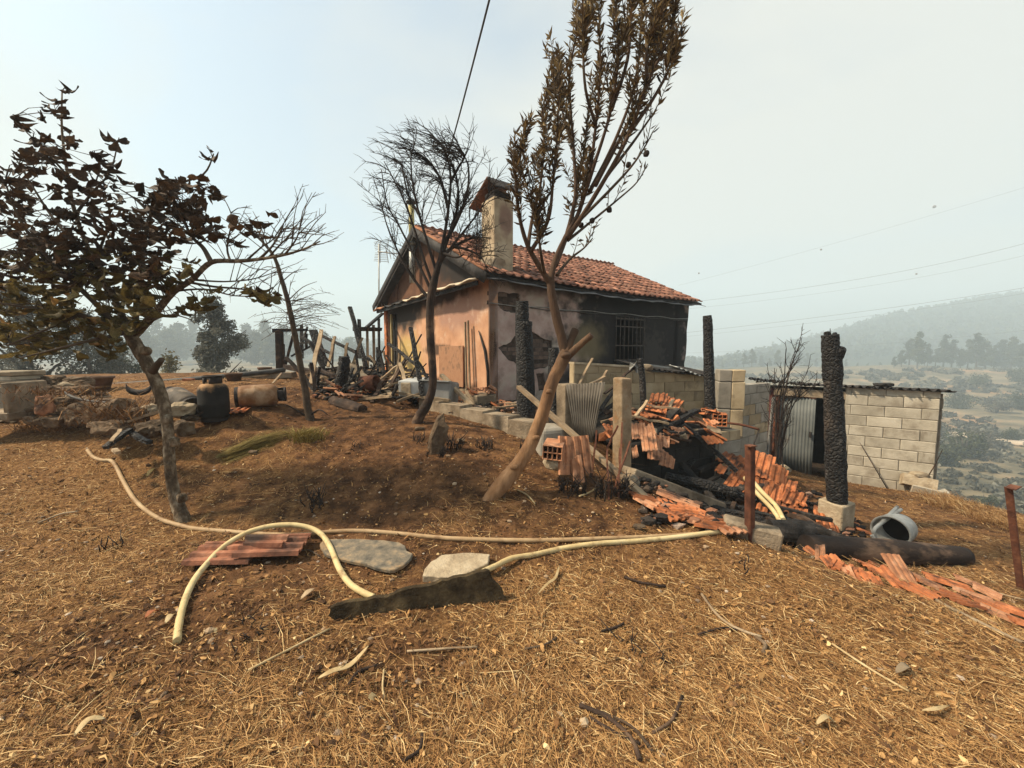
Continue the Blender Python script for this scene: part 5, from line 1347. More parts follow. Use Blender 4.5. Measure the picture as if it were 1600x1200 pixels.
# ------------------------------------------------------------------ charred pit: beams, logs, tanks
GP = 'charred beams in the pit'
_cb = [((1040,745,5.3),(1150,770,5.1),12,'charred beam'),((1050,770,5.2),(1175,800,4.9),12,''),((1120,740,5.6),(1215,790,5.0),10,''),((1065,725,5.6),(1130,800,4.9),9,''),((1100,790,4.9),(1210,822,4.4),14,''),((1170,800,4.8),(1285,828,4.5),11,''),((1155,760,5.3),(1250,830,4.6),9,''),
       ((1230,800,4.9),(1330,850,4.2),11,''),((1205,790,4.95),(1300,812,4.7),8,''),((1250,822,4.6),(1345,850,4.15),9,''),((1075,750,5.4),(1100,795,4.9),8,''),((1145,785,5.0),(1150,832,4.3),7,''),((1125,800,4.7),(1190,812,4.5),10,''),((1045,760,5.3),(1085,720,5.7),8,''),((1090,735,5.6),(1140,715,5.9),8,''),((1130,770,5.2),(1195,760,5.3),9,''),((1180,820,4.4),(1260,850,3.9),9,''),
       ((1060,735,5.5),(1120,760,5.3),8,''),((1105,765,5.2),(1180,780,5.05),9,''),((1200,810,4.6),(1275,845,4.1),8,''),((1080,775,5.1),(1135,735,5.6),7,''),((1240,815,4.7),(1310,838,4.4),9,'')]
for k, (a, b, w, _) in enumerate(_cb):
    Y_ = (a[2] + b[2]) / 2
    if k % 3 == 0: log([P(*a), P((a[0] + b[0]) / 2, (a[1] + b[1]) / 2 - 2, Y_), P(*b)], [pw(w * .6, Y_)] * 3, CHARG if k % 2 else CHAR, 'charred_log', 'charred round log in the jumble of the pit', 'log', GP, 10, .14)
    else: stick(P(*a), P(*b), pw(w, Y_), pw(w * .7, Y_), (CHARG, CHAR, CHARG, CHARBROWN)[k % 4], 'charred_beam', 'charred squared beam in the jumble of the pit', 'beam', GP, jit=.02)
log([P(1203, 830, 4.0), P(1240, 833, 3.95), P(1272, 833, 3.9)], [.12, .125, .12], CHARG, 'charred_log', 'short thick charred log behind the long log', 'log', None, 16, .06)
l0 = P(1272, 860, 3.78); l0 = P(1260, 854, 3.58); l1 = P(1385, 861, 3.70); l2 = P(1508, 869, 3.82)
lg = thing('fallen_log', 'long half-burnt log lying on broken tiles below the can', 'log', l0 - V3(0, 0, .1))
SCORCH_LIT = mat('half_burnt_lit_log', [(0.36, (0.012, 0.009, 0.008)), (0.50, (0.03, 0.02, 0.015)), (0.62, (0.24, 0.15, 0.095))], 2.2, rough=.85, bump=.7, bscale=14, stretch=(.5, 1, 1), vary=0)  # tan blotches put sunlight on the log into its colour, among real scorch
MB().tube(spline([l0, l1, P(1450, 866, 3.77), l2], 5), lerp_list([.105, .112, .105, .085], 16), 18, jit=.05, smooth=True).build('trunk', SCORCH_LIT, lg)
MB().tube(spline([P(1360, 884, 3.9), P(1430, 890, 3.95), P(1500, 890, 4.0)], 5), lerp_list([.05, .07, .05], 11), 10, jit=.15, smooth=False).build('split_half', CHAR, lg)
for px in (1466, 1455):
    MB().tube([P(px, 866, 3.9), P(px, 850 + (px % 2) * 8, 3.88)], [.007, .006], 5).build('nail', IRON, lg)
# can on its side
Yc = G(1394, 852).y - .03; bc = P(1391, 831, Yc); ax = (P(1426, 812, Yc + .36) - bc).normalized(); fr_ = frame(ax)
can = thing('metal_can', 'big dented metal can on its side with a hose coil round it', 'can', G(1398, 858))
CANM = mat('burnt_can', [(0.3, (0.26, 0.24, 0.21)), (0.55, (0.45, 0.43, 0.38)), (0.8, (0.60, 0.58, 0.52))], 4, rough=.65, bump=.3, metal=.1, vary=0, extra=lambda c, x: stain(c, x, (0.05, 0.04, 0.03), 3, .5, .68, .85))
MB().lathe([(.0, .36), (.16, .36), (.19, .34), (.195, .26), (.20, .25), (.195, .24), (.20, .10), (.207, .09), (.20, .08), (.205, .01), (.215, .0), (.205, -.008), (.19, .0), (.185, .02), (.18, .33), (.0, .335)], bc, 28, fr_ * .82).build('shell', CANM, can)
MB().lathe([(.0, .325), (.178, .325), (.178, .31), (.0, .31)], bc, 28, fr_ * .82).build('inner_base', INSIDE, can)
def hose(pts, r, m, name, label, cat='hose', n=10, sub=8, lift=None):
    return one(MB().tube(spline(pts, sub), r, n), name, m, label, cat)
hose([P(1362, 836, Yc - .12), P(1370, 846, Yc - .14), P(1384, 852, Yc - .12), P(1371, 845, Yc - .02), P(1366, 828, Yc), P(1385, 812, Yc + .08), P(1408, 796, Yc + .2)], .018, CANM, 'grey_hose', 'grey hose looped round the metal can', sub=6)
hose([P(1368, 826, Yc + .02), P(1386, 808, Yc + .1), P(1402, 792, Yc + .25)], .018, CANM, 'grey_hose', 'grey hose end pointing up beside the metal can', sub=6)
# yellow hoses in the pit, white pipe
hose([P(1168, 742, 5.35), P(1190, 768, 5.1), P(1212, 790, 4.9), P(1224, 812, 4.6)], .028, HOSEMAT, 'yellow_hose', 'yellow hose curving over the slid tiles in the pit')
hose([P(1163, 746, 5.3), P(1184, 772, 5.05), P(1206, 795, 4.85), P(1219, 815, 4.55)], .026, HOSEMAT, 'yellow_hose', 'second yellow hose curving just below the first in the pit')
hose([P(1214, 730, 6.6), P(1225, 729, 6.5), P(1233, 735, 6.3)], .035, STONEPALE, 'white_pipe', 'short bent white pipe in front of the grey door', 'pipe')
# bent rail and dark rod
hose([P(1136, 661, 6.0), P(1160, 664, 5.9), P(1186, 671, 5.8)], .018, RUST, 'metal_rail', 'rusty rail sticking out from the platform towards the shed', 'rail', sub=3)
hose([P(1186, 671, 5.8), P(1178, 694, 5.8), P(1186, 724, 5.7)], .010, IRON, 'bent_rod', 'thin bent rod hanging from the end of the rusty rail', 'rod', sub=1)
stick(P(1068, 662, 5.75), P(1152, 736, 5.3), .05, .06, CHAR, 'charred_beam', 'dark rail slanting from the heap down to the slid tiles', 'beam')
# long pale rail in front
g = G(1018, 790); stick(P(810, 604, 5.35), g + V3(0, 0, .03), .075, .045, WOOD, 'grey_rail', 'long pale rail slanting from the burnt post down to the ground', 'rail', jit=.002, rough=False, bev=.004)
one(MB().rock(G(985, 766) + V3(0, .1, .06), (.24, .18, .16), 21, 2, .15, flat=False), 'blue_drum', SLATE, 'rounded blue-grey lump beside the pale rail', 'lump')
# rusty rods and stems among the upright tiles
for k, (a, b) in enumerate([((925, 745), (932, 672)), ((952, 782), (948, 700)), ((966, 778), (972, 660)), ((948, 700), (966, 665)), ((968, 765), (968, 700)), ((958, 770), (985, 690))]):
    stick(G(*a) if k not in (3,) else P(*a, 4.25), P(b[0], b[1], 4.25), .018, .018, RUST, 'rusty_rod', 'rusty rod standing among burnt stems by the concrete post', 'rod', 'rusty rods by the concrete post', jit=.006)

# heap on the platform: planks and charred pieces
GH = 'planks on the rubble heap'
for k, (a, b, w, m_) in enumerate([((1020,676,5.7),(1090,640,6.3),9,CHAR),((1034,662,5.9),(1058,640,6.2),10,CHAR),((988,655,5.9),(1012,626,6.2),5,WOOD),((990,640,6.2),(1055,652,6.1),6,CHARBROWN),((985,650,5.9),(1045,662,5.8),5,WOOD),((1010,632,6.3),(1060,640,6.2),5,WOOD),((1040,650,6.2),(1052,624,6.4),5,WOOD),((955,660,5.9),(1000,652,6.1),6,CHARBROWN),
  ((1060,640,6.3),(1105,662,6.0),6,CHARBROWN),((950,690,5.2),(1000,664,5.8),6,CHAR),((930,650,6.2),(985,615,6.6),6,CHAR),((940,660,6.1),(990,640,6.3),6,WOOD),((1000,672,5.6),(1080,690,5.5),6,CHARBROWN),((1045,676,5.6),(1120,672,5.8),7,CHAR),((938,640,6.2),(975,590,6.6),5,CHAR),((925,630,6.3),(948,578,6.8),4,WOOD),((900,612,6.3),(925,560,6.8),4,WOOD),((900,610,6.0),(946,588,6.4),6,WOOD),((945,615,6.5),(990,575,6.9),4,CHARBROWN)]):
    Y_ = (a[2] + b[2]) / 2
    stick(P(*a), P(*b), pw(w * (1.35 if m_ is not WOOD else 1), Y_), pw(w * .6, Y_), CHARG if (m_ is CHAR and k % 2) else m_, 'charred_plank' if m_ is not WOOD else 'plank', 'charred plank sticking out of the rubble heap' if m_ is not WOOD else 'pale plank sticking out of the rubble heap', 'plank', GH, jit=.012)
for k in range(64):
    px, py = random.uniform(945, 1115), random.uniform(640, 690); Y_ = 5.45 + (690 - py) / 50 * .9
    q = P(px, py, Y_)
    if k % 2: brickbat(q, random.uniform(.08, .2), (random.uniform(-40, 40), random.uniform(-40, 40), random.uniform(0, 180)), 'broken brick or tile piece in the rubble heap', 'brick pieces in the rubble heap', random.choice((TERRA, TERRA_PALE, SOOTBLOCK, CONC, CHARBROWN)))
    else: tile(random.choice((3, 4, 5, 2)), q, (random.uniform(-10, 40), random.uniform(-30, 30), random.uniform(0, 180)), 'broken tile lying in the rubble heap', GB, random.choice((TERRA, TERRA_PALE)), random.uniform(.6, .95))
# strip of debris between the low wall and the house
for k in range(26):
    px = random.uniform(690, 860); py = 628 + (px - 690) * .11 + random.uniform(-8, 10); q = G(px, py - 4)
    if q.y > 7.7: continue
    if k % 3 == 0: stick(q + V3(-.25, 0, .06), q + V3(.3, random.uniform(-.3, .3), .09), .06, .03, random.choice((CHARBROWN, WOOD, CHAR)), 'scorched_board', 'scorched board lying between the low wall and the house', 'board', 'boards along the house wall')
    else: tile(random.choice((3, 4, 5, 2)), q + V3(0, 0, .05), (random.uniform(0, 25), random.uniform(-20, 20), random.uniform(0, 180)), 'broken tile lying between the low wall and the house', 'broken tiles along the house wall', random.choice((TERRA, TERRA_PALE)), .9)

# ------------------------------------------------------------------ wreckage left of the house
def fr_thing(name, label, cat, base): return thing(name, label, cat, base)
t = fr_thing('burnt_pergola', 'burnt post-and-beam frame left of the wreckage', 'frame', P(440, 585, 8.9))
for nm, a, b, w, m_ in [('post', (437, 588, 8.9), (436, 517, 8.9), 10, CHARBROWN), ('beam', (426, 517, 8.9), (482, 515, 9.1), 5, CHAR), ('brace', (442, 588, 8.85), (460, 518, 8.95), 4, CHARBROWN), ('post', (444, 575, 9.1), (443, 538, 9.1), 3, CHAR), ('post', (472, 560, 9.4), (472, 508, 9.4), 4, CHAR), ('beam', (478, 522, 9.3), (478, 545, 9.3), 3, CHAR)]:
    MB().bar(P(*a), P(*b), pw(w, 9), pw(w * .8, 9), jit=.02).build(nm, m_, t)
t = fr_thing('burnt_porch_frame', 'charred remains of the porch at the far corner of the house', 'frame', P(575, 570, 10.5))
for nm, a, b, w, m_ in [('post', (575, 575, 10.6), (574, 510, 10.6), 4, WOOD), ('post', (585, 575, 11), (584, 508, 11), 4, WOOD), ('post', (592, 580, 11.6), (592, 498, 11.6), 4, CHAR), ('post', (562, 560, 10), (561, 499, 10), 5, CHAR), ('beam', (555, 514, 10), (594, 515, 11.5), 7, CHAR), ('rafter', (571, 513, 10.4), (598, 490, 12), 4, CHAR)]:
    MB().bar(P(*a), P(*b), pw(w, 10.8), pw(w * .8, 10.8), jit=.012).build(nm, m_, t)
GW = 'burnt timbers in the wreckage left of the house'
for a, b, w, m_, lab in [((502,516,7.9),(485,600,7.0),6,WOOD,'pale pole leaning at the left end of the wreckage'),((523,526,8.2),(512,573,7.8),4,WOOD,'thin pale lath standing in the wreckage'),((542,536,8),(538,566,7.8),4,WOOD,'short pale lath behind the charred stump'),
   ((502,524,8.6),(598,571,8.2),6,CHAR,'long black beam slanting across the wreckage'),((547,480,8.6),(572,577,8.0),6,CHAR,'tall black pole leaning in the wreckage'),((489,516,8.8),(508,572,8.4),13,CHAR,'broad black slab of burnt timber'),((470,526,8.8),(518,554,8.5),5,CHAR,'black rafter crossing behind the pale pole'),((468,536,8.9),(500,536,8.8),4,CHAR,'short level black rafter behind the pale pole'),
   ((455,556,8.8),(495,536,8.9),4,CHAR,'black rafter rising behind the thin bare tree'),((466,560,8.9),(480,510,9.2),3,CHAR,'thin black pole beside the bare tree'),((641,512,6.9),(660,618,6.4),7,CHAR,'tall burnt stake in front of the yellow wall'),((606,536,7.4),(650,570,6.9),5,CHAR,'burnt branch leaning on the tall stake'),((652,562,6.8),(668,590,6.7),5,CHAR,'burnt offshoot right of the tall stake'),((598,594,6.9),(581,630,6.3),6,CHARBROWN,'scorched pole leaning beside the orange tiles'),
   ((622,614,6.5),(702,626,6.3),6,WOOD,'long pale plank along the top of the low wall'),((690,585,6.8),(737,634,6.4),7,WOOD,'pale plank leaning on the grey box by the gable'),((694,588,7.0),(728,622,6.5),4,WOOD,'second pale plank beside the leaning one by the gable'),((737,634,6.4),(728,612,6.7),5,WOOD,'short pale plank end before the planter'),((488,575,8),(530,590,7.4),8,CHARBROWN,'scorched log lying under the pale pole'),((446,573,8.6),(492,582,8.2),10,CHARBROWN,'thick scorched log lying under the pergola'),
   ((545,568,7.6),(572,592,7.2),16,CONC,'grey board tipped on end in the wreckage'),((624,566,7.2),(634,598,6.8),5,WOOD,'pale post leaning before the white box'),((612,600,6.9),(634,560,7.3),5,CHARBROWN,'brown pole crossing the pale laths'),((600,605,6.9),(645,590,6.9),4,WOOD,'pale lath lying across the wreckage')]:
    Y_ = (a[2] + b[2]) / 2; stick(P(*a), P(*b), pw(w, Y_), pw(w * (.7 if w < 12 else .25), Y_), m_, 'burnt_timber' if m_ is not WOOD else 'pale_plank', lab, 'timber', GW, jit=.012)
for k in range(115):
    px = random.uniform(485, 655); py = random.uniform(572, 622); Y_ = 6.35 + (622 - py) / 50 * 2.1
    q = P(px, py, Y_); an = random.uniform(0, 3.14); ln = random.uniform(.25, .8); d = V3(math.cos(an), math.sin(an) * .7, random.uniform(-.1, .35)) * ln / 2
    stick(q - d, q + d, random.uniform(.03, .10), random.uniform(.015, .04), random.choice((CHAR, CHARBROWN, WOOD, WOOD, CHARBROWN)), 'scrap_board', 'scrap board in the jumble of wreckage left of the house', 'board', 'scrap boards in the wreckage', jit=.01)
for k in range(42):
    px = random.uniform(490, 640); py = random.uniform(578, 612); Y_ = 6.5 + (612 - py) / 34 * 1.7; rise = random.uniform(8, 46) * (1 if k % 3 else 1.4); dx = random.uniform(-46, 46)
    a_, b_ = P(px, py + 6, Y_), P(px + dx, py - rise, Y_ + random.uniform(-.2, .3))
    stick(a_, b_, random.uniform(.035, .085), random.uniform(.02, .05), (CHAR, CHARG, WOOD, CHARBROWN, CHAR)[k % 5], 'leaning_timber', 'charred or scorched timber leaning in the tangle left of the house', 'timber', 'leaning timbers in the tangle', jit=.012)
for k in range(40):
    px = random.uniform(510, 690); py = random.uniform(592, 628); q = G(px, py)
    if q.y > 8.6: continue
    if k % 2: tile(random.choice((2, 3, 4, 5, 0)), q + V3(0, 0, .06), (random.uniform(0, 30), random.uniform(-25, 25), random.uniform(0, 180)), 'broken tile at the foot of the wreckage', 'broken tiles in the wreckage', random.choice((TERRA, TERRA_PALE)), .9)
    else: brickbat(q + V3(0, 0, .05), random.uniform(.1, .22), (random.uniform(-30, 30), random.uniform(-30, 30), random.uniform(0, 180)), 'lump of burnt debris at the foot of the wreckage', 'debris lumps in the wreckage', random.choice((SOOTBLOCK, CONC, CHARBROWN, TERRA)), 'debris_lump')
burnt_post([(531, 622), (533, 600), (537, 575), (538, 557)], [9, 9.5, 9, 8], 6.9, 'short charred stump leaning in front of the wreckage', 'charred_stump', 'stump', None, 14, .14)
log([P(520, 627, 6.2), P(540, 634, 6.0), P(566, 641, 5.8)], [.085, .1, .085], CHARBROWN, 'short_log', 'short brown log lying in front of the charred stump', 'log', None, 12, .1)
can2 = MB().lathe([(0, 0), (.13, 0), (.135, .02), (.135, .28), (.12, .28), (.12, .04), (0, .03)], P(566, 600, 6.8), 16, frame((1, -.25, .1)))
one(can2, 'rusty_pot', RUST, 'rusty pot lying on its side in the wreckage', 'pot')
# white box, grey box, planter
def boxthing(name, label, cat, a, b, top, Y, dep, m, rz=0):
    p0, p1 = P(a, b, Y), P(a, top, Y); return p0, p1
t = thing('white_appliance', 'scorched white appliance lying before the yellow wall', 'appliance', G(644, 618))
c = P(648, 605, 6.75); MB().box(c, (pw(34, 6.75), .5, pw(26, 6.75)), rotm(3, 0, -8), jit=.01).build('body', WHITEPAINT, t, bev=.02, seg=2)
MB().box(c + V3(-.08, -.262, 0), (.17, .02, .2), rotm(3, 0, -8)).build('door', STONEPALE, t, bev=.01)
c = P(688, 613, 6.7); t = thing('grey_tank', 'dented grey metal tank lying below the scorched board', 'tank', c - V3(0, 0, .2))
MB().box(c, (pw(48, 6.7), .45, pw(34, 6.7)), rotm(-8, 2, -12), jit=.012).build('body', mat('bluegrey_enamel', [(0.3, (0.15, 0.145, 0.135)), (0.55, (0.25, 0.245, 0.23)), (0.8, (0.36, 0.35, 0.32))], 3, rough=.5, bump=.15, metal=.1, vary=0, extra=lambda c, x: stain(c, x, (0.06, 0.045, 0.035), 4, .55, .7, .7)), t, bev=.03, seg=2)
MB().box(c + V3(.0, -.05, pw(17, 6.7) + .005), (pw(46, 6.7), .42, .02), rotm(-8, 2, -12)).build('rim', ZINC, t)
c = P(750, 628, 7.2); t = thing('brick_planter', 'low masonry planter full of tile shards at the house corner', 'planter', c - V3(0, 0, .15))
MB().box(c, (.42, .5, .28), Matrix.Rotation(HA, 3, 'Z'), jit=.01).build('body', CONC, t, bev=.015)
for k in range(12):
    tile(random.choice((3, 4, 5)), c + V3(random.uniform(-.2, .2), random.uniform(-.2, .2), .18 + random.uniform(0, .08)), (random.uniform(0, 40), random.uniform(-30, 30), random.uniform(0, 180)), 'tile shard heaped on the planter at the house corner', 'tile shards on the planter', random.choice((TERRA, TERRA_PALE)), .6)

# ------------------------------------------------------------------ gas bottles
def bottle(name, label, base, axis, hgt, rad, mb_, collar=True):
    """lathed steel bottle with foot ring, shoulder, slotted collar and valve; axis points from foot to valve"""
    t = thing(name, label, 'gas bottle', base); f = frame(axis); b = Vector(base)
    prof = [(0, .03), (rad * .6, .02), (rad * .93, .045), (rad, .09), (rad, hgt * .36), (rad * 1.012, hgt * .375), (rad * 1.012, hgt * .395), (rad, hgt * .41), (rad, hgt * .66), (rad * .94, hgt * .745), (rad * .78, hgt * .805), (rad * .45, hgt * .845), (0, hgt * .86)]
    MB().lathe(prof, b, 28, f).build('body', mb_, t)
    MB().lathe([(rad * .86, -.0), (rad * .9, .0), (rad * .9, .07), (rad * .86, .07), (rad * .86, 0)], b, 28, f, smooth=False).build('foot_ring', IRON, t)
    if collar:
        m = MB(); rr = rad * .62
        for k in range(3):
            a0 = k * 2.094 + .25; g = []
            for i in range(7):
                a = a0 + 1.55 * i / 6; g.append([b + f @ Vector((rr * math.cos(a), rr * math.sin(a), z)) for z in (hgt * .79, hgt * .97)])
            m.sheet(g, .006)
        m.lathe([(rr * .96, hgt * .955), (rr * 1.05, hgt * .965), (rr * 1.05, hgt * .995), (rr * .96, hgt * 1.0), (rr * .96, hgt * .955)], b, 24, f)
        m.build('collar', IRON, t)
        MB().lathe([(.02, hgt * .84), (.028, hgt * .87), (.018, hgt * .90), (.02, hgt * .94), (0, hgt * .945)], b, 10, f).build('valve', RUST, t)
    return t
g = G(336, 657)
def bot_mat(name, c0, c1, ax=None):
    return mat(name, [(0.3, c0), (0.55, tuple((a + b) / 2 for a, b in zip(c0, c1))), (0.75, c1)], 5, rough=.7, bump=.15, metal=.15, vary=0,
               extra=(lambda c, x: stain(c, x, (0.32, 0.18, 0.075), 6, .52, .78, 1.0, axis=ax)) if ax else (lambda c, x: stain(c, x, (0.48, 0.36, 0.24), 3, .52, .68, .7)))
hb = 70 / FPX * g.y
bottle('gas_bottle', 'blackened gas bottle standing upright by the dirt track', g, (0, 0, 1), hb * 1.02, pw(25, g.y) / 1.22, bot_mat('sooty_bottle', (0.010, 0.010, 0.010), (0.032, 0.028, 0.025), (2, hb * .35, hb * 1.0)))
a_, b_ = G(368, 640), G(420, 634); rr = .155
bottle('gas_bottle', 'rust-brown gas bottle lying right of the black one', P(368, 621, 5.35), P(426, 617, 5.55) - P(368, 621, 5.35), .60, rr, bot_mat('rusty_bottle', (0.14, 0.065, 0.028), (0.34, 0.19, 0.09)))
bottle('gas_bottle', 'dark gas bottle tipped over the stones left of the black one', P(300, 637, 5.0), P(252, 606, 5.35) - P(300, 637, 5.0), .58, .145, bot_mat('brown_bottle', (0.05, 0.042, 0.034), (0.13, 0.105, 0.08)))
one(MB().sheet([[P(176 + 42 * 0 + 40 + 20 * math.cos(a), 603 + 11 * math.sin(a) + dz, 5.3) for dz in (-5, 4)] for a in np.linspace(.2, 3.1, 9)], .01), 'collar_shard', IRON, 'black curved shard behind the leaning trunk', 'shard')
tile(3, G(373, 646) + V3(0, 0, .03), (4, 3, 20), 'orange tile shard beside the lying gas bottle', None, TERRA, .8)

# ------------------------------------------------------------------ stone walls and stones on the left
GS = 'stones of the tumbled wall'
t = thing('tumbled_stone_wall', 'tumbled dry stone wall overgrown with dead grass at the left', 'wall', G(70, 668))
r = random.Random(4); k = 0
for row, (y0, y1) in enumerate(((664, 6.0), (648, 5.6), (632, 5.2), (616, 5.0), (603, 4.8))):
    x = 42 if row < 4 else 60
    while x < (150 - row * 5):
        wpx = r.uniform(16, 30); Yw = 4.75 + row * .18
        q = P(x + wpx / 2, y0 - 6, Yw); s = pw(wpx, Yw)
        MB().rock(q, (s * 1.05, s * .9, pw(r.uniform(13, 19), Yw)), 40 + k, 3, .42, rotm(0, 0, r.uniform(-20, 20))).build('stone', STONE, t)
        x += wpx * .92; k += 1
for (px, py, wpx, hpx, Y_, lab, m_) in [(98, 594, 30, 9, 6.2, 'flat stone capping the tumbled wall', STONE), (60, 598, 40, 9, 5.9, 'long flat slab on top of the tumbled wall', STONE), (110, 604, 26, 14, 5.4, 'rounded tan stone on the tumbled wall beside the hose', STONEPALE), (70, 632, 20, 26, 4.75, 'reddish brick chunk wedged in the tumbled wall', TERRA_PALE),
    (165, 650, 40, 42, 4.55, 'big earth-covered boulder between hose and trunk', STONE), (190, 640, 34, 34, 4.7, 'second boulder right of the earth-covered one', STONE), (212, 648, 26, 24, 4.6, 'mossy lump behind the leaning trunk', STONE), (232, 640, 26, 16, 4.9, 'pale flat stone behind the leaning trunk', STONEPALE), (280, 640, 34, 20, 4.7, 'brightest pale stone below the tipped gas bottle', STONEPALE), (284, 668, 30, 22, 4.3, 'squat tan stone right of the leaning trunk', STONE),
    (240, 668, 44, 22, 4.35, 'flat brown stone left of the leaning trunk', STONE), (150, 618, 34, 10, 5.6, 'thin flat stone in the gap of the tumbled wall', STONE), (250, 625, 26, 14, 5.2, 'stone tucked behind the tipped gas bottle', STONE), (128, 640, 40, 22, 4.9, 'broad stone at the end of the tumbled wall', STONE), (158, 626, 40, 8, 5.2, 'thin plate of slate leaning by the hose', STONE), (176, 668, 46, 20, 4.35, 'low stone at the foot of the earth-covered boulder', STONE), (296, 652, 22, 8, 4.7, 'dark flat stone under the pale one', STONE)]:
    one(MB().rock(P(px, py, Y_) + V3(0, 0, -.01), (pw(wpx, Y_) * 1.05, pw(wpx, Y_) * .85, pw(hpx, Y_) * 1.1), px, 3, .42, rotm(r.uniform(-6, 6), r.uniform(-8, 8), r.uniform(-30, 30))), 'stone', m_, lab, 'stone')
for a, b, w, m_, lab in [((200,660,4.4),(252,640,4.5),6,WOOD,'split pale stick lying against the leaning trunk'),((172,690,3.95),(190,672,4.2),6,WOOD,'pale stick end poking from the burnt stump'),((212,668,4.3),(258,674,4.25),6,CHARBROWN,'dark stick lying under the boulder'),((165,700,3.9),(205,672,4.2),9,CHAR,'charred root below the boulders'),((205,675,4.2),(232,690,4.0),8,CHAR,'charred root reaching towards the trunk'),((176,702,3.85),(186,708,3.8),7,WOOD,'short pale stub below the charred roots'),((260,648,4.6),(318,640,4.9),3,CHAR,'dark rod lying before the black gas bottle'),((300,652,4.7),(320,644,4.8),4,CHARBROWN,'brown stick end beside the black gas bottle')]:
    Y_ = a[2]; stick(P(*a), P(*b), pw(w, Y_), pw(w * .7, Y_), m_, 'stick', lab, 'stick', jit=.012)
for a, b, lab in (((1342, 690), (1386, 764), 'thin dead stem leaning on the block shed wall'), ((1470, 700), (1446, 742), 'short dead stem above the hollow block at the shed corner')):
    pa, pb = SP(*SW(*a), 0), SP(*SW(*b), 0); one(MB().tube([pa - SN * .1, pa.lerp(pb, .5) - SN * .16, pb - SN * .14], [.005, .008, .010], 5), 'dead_stem', CHARBROWN, lab, 'stem')
for a, s_, lab in (((1428, 697), .07, 'dark shot-out hole in the shed block wall by its corner'), ((1328, 690), .05, 'small dark hole in the shed block wall beside the big charred post')):
    q_ = SP(*SW(*a), 0); one(MB().rock(q_ - SN * .004, (s_ * 1.3, .03, s_), 9, 2, .4, Matrix.Rotation(math.atan2(SD.y, SD.x), 3, 'Z')), 'hole_shade_spot', INSIDE, lab, 'hole')  # flat dark lumps on the wall stand in for shade inside holes
# trough and slabs at the left edge
t = thing('concrete_trough', 'concrete trough with stacked white slabs at the left edge', 'trough', G(20, 655))
MB().box(P(41, 625, 4.9), (.06, .5, pw(58, 4.9)), rotm(0, 0, 10), jit=.006).build('end_slab', CONC, t, bev=.01)
MB().box(P(16, 622, 5.3), (.45, .05, pw(36, 5.3)), rotm(0, 0, 6)).build('back_slab', BLOCKG, t, bev=.01)
MB().box(P(10, 647, 4.85), (.5, .5, .1), rotm(0, 0, 8), jit=.008).build('floor_slab', CONC, t, bev=.01)
for k, (px, py, wpx, m_) in enumerate(((20, 583, 54, STONEPALE), (20, 590, 50, BLOCK), (32, 597, 44, CONC))):
    MB().box(P(px - 6, py, 5.2), (pw(wpx, 5.2), .45, pw(6, 5.2)), rotm(0, 1 - k, 8 + 2 * k), jit=.006).build('lid_slab', m_, t, bev=.008)
g = [[G(px, py) + V3(0, 0, .02 + .02 * ((i + j) % 2)) for j, py in enumerate((662, 655))] for i, px in enumerate((-10, 6, 18, 28))]
one(MB().sheet(g, .01), 'white_board', STONEPALE, 'crumpled white board lying at the left edge', 'board')
# pipe along the terrace and black hose over the wall
one(MB().tube(spline([P(168, 603, 7.2), P(250, 597, 7.35), P(330, 590, 7.6), P(445, 578, 8.1)], 5), pw(4.2, 7.5), 10), 'black_pipeline', BLACKHOSE, 'long black pipe lying level along the terrace edge', 'pipe')
one(MB().tube(spline([P(96, 606, 5.1), P(103, 614, 4.95), P(118, 622, 4.85), P(150, 628, 4.75), P(206, 632, 4.7)], 6), .016, 8), 'dark_hose', BLACKHOSE, 'dark thin hose hanging over the tumbled wall', 'hose')
POTM = mat('brown_pot', [(0.3, (0.07, 0.045, 0.03)), (0.7, (0.17, 0.10, 0.065))], 8, vary=.1)
for px, py, Y_, s, lab in ((158, 608, 6.6, .16, 'brown flower pot on the terrace left of the trunk'), (366, 598, 7.2, .13, 'small brown pot behind the lying gas bottle'), (414, 586, 8.2, .12, 'small reddish pot near the burnt pergola')):
    one(MB().lathe([(0, 0), (s * .7, 0), (s, s * 1.1), (s * 1.12, s * 1.12), (s * 1.12, s * 1.35), (s * .95, s * 1.35), (s * .9, s * .9), (0, s * .8)], P(px, py, Y_), 16), 'flower_pot', POTM, lab, 'flower pot')
one(MB().box(P(295, 597, 7.3), (.14, .12, .13), rotm(0, 0, 15), jit=.01), 'red_brick', TERRA, 'red brick on end beside the black pipe', 'brick', bev=.005)
one(MB().box(P(424, 580, 8.3), (.3, .2, .1), rotm(0, 0, 10), jit=.01), 'red_brick', TERRA, 'red brick on the pale slab by the pergola', 'brick', bev=.005)
one(MB().box(P(420, 587, 8.2), (.95, .4, .12), rotm(0, 0, 12), jit=.02), 'pale_slab', CONC, 'pale concrete slab lying at the foot of the pergola', 'slab', bev=.01)
one(MB().bar(P(421, 605, 6.8), P(440, 583, 7.6), .03, .02), 'pale_lath', WOOD, 'two-tone pale lath leaning by the lying gas bottle', 'lath')

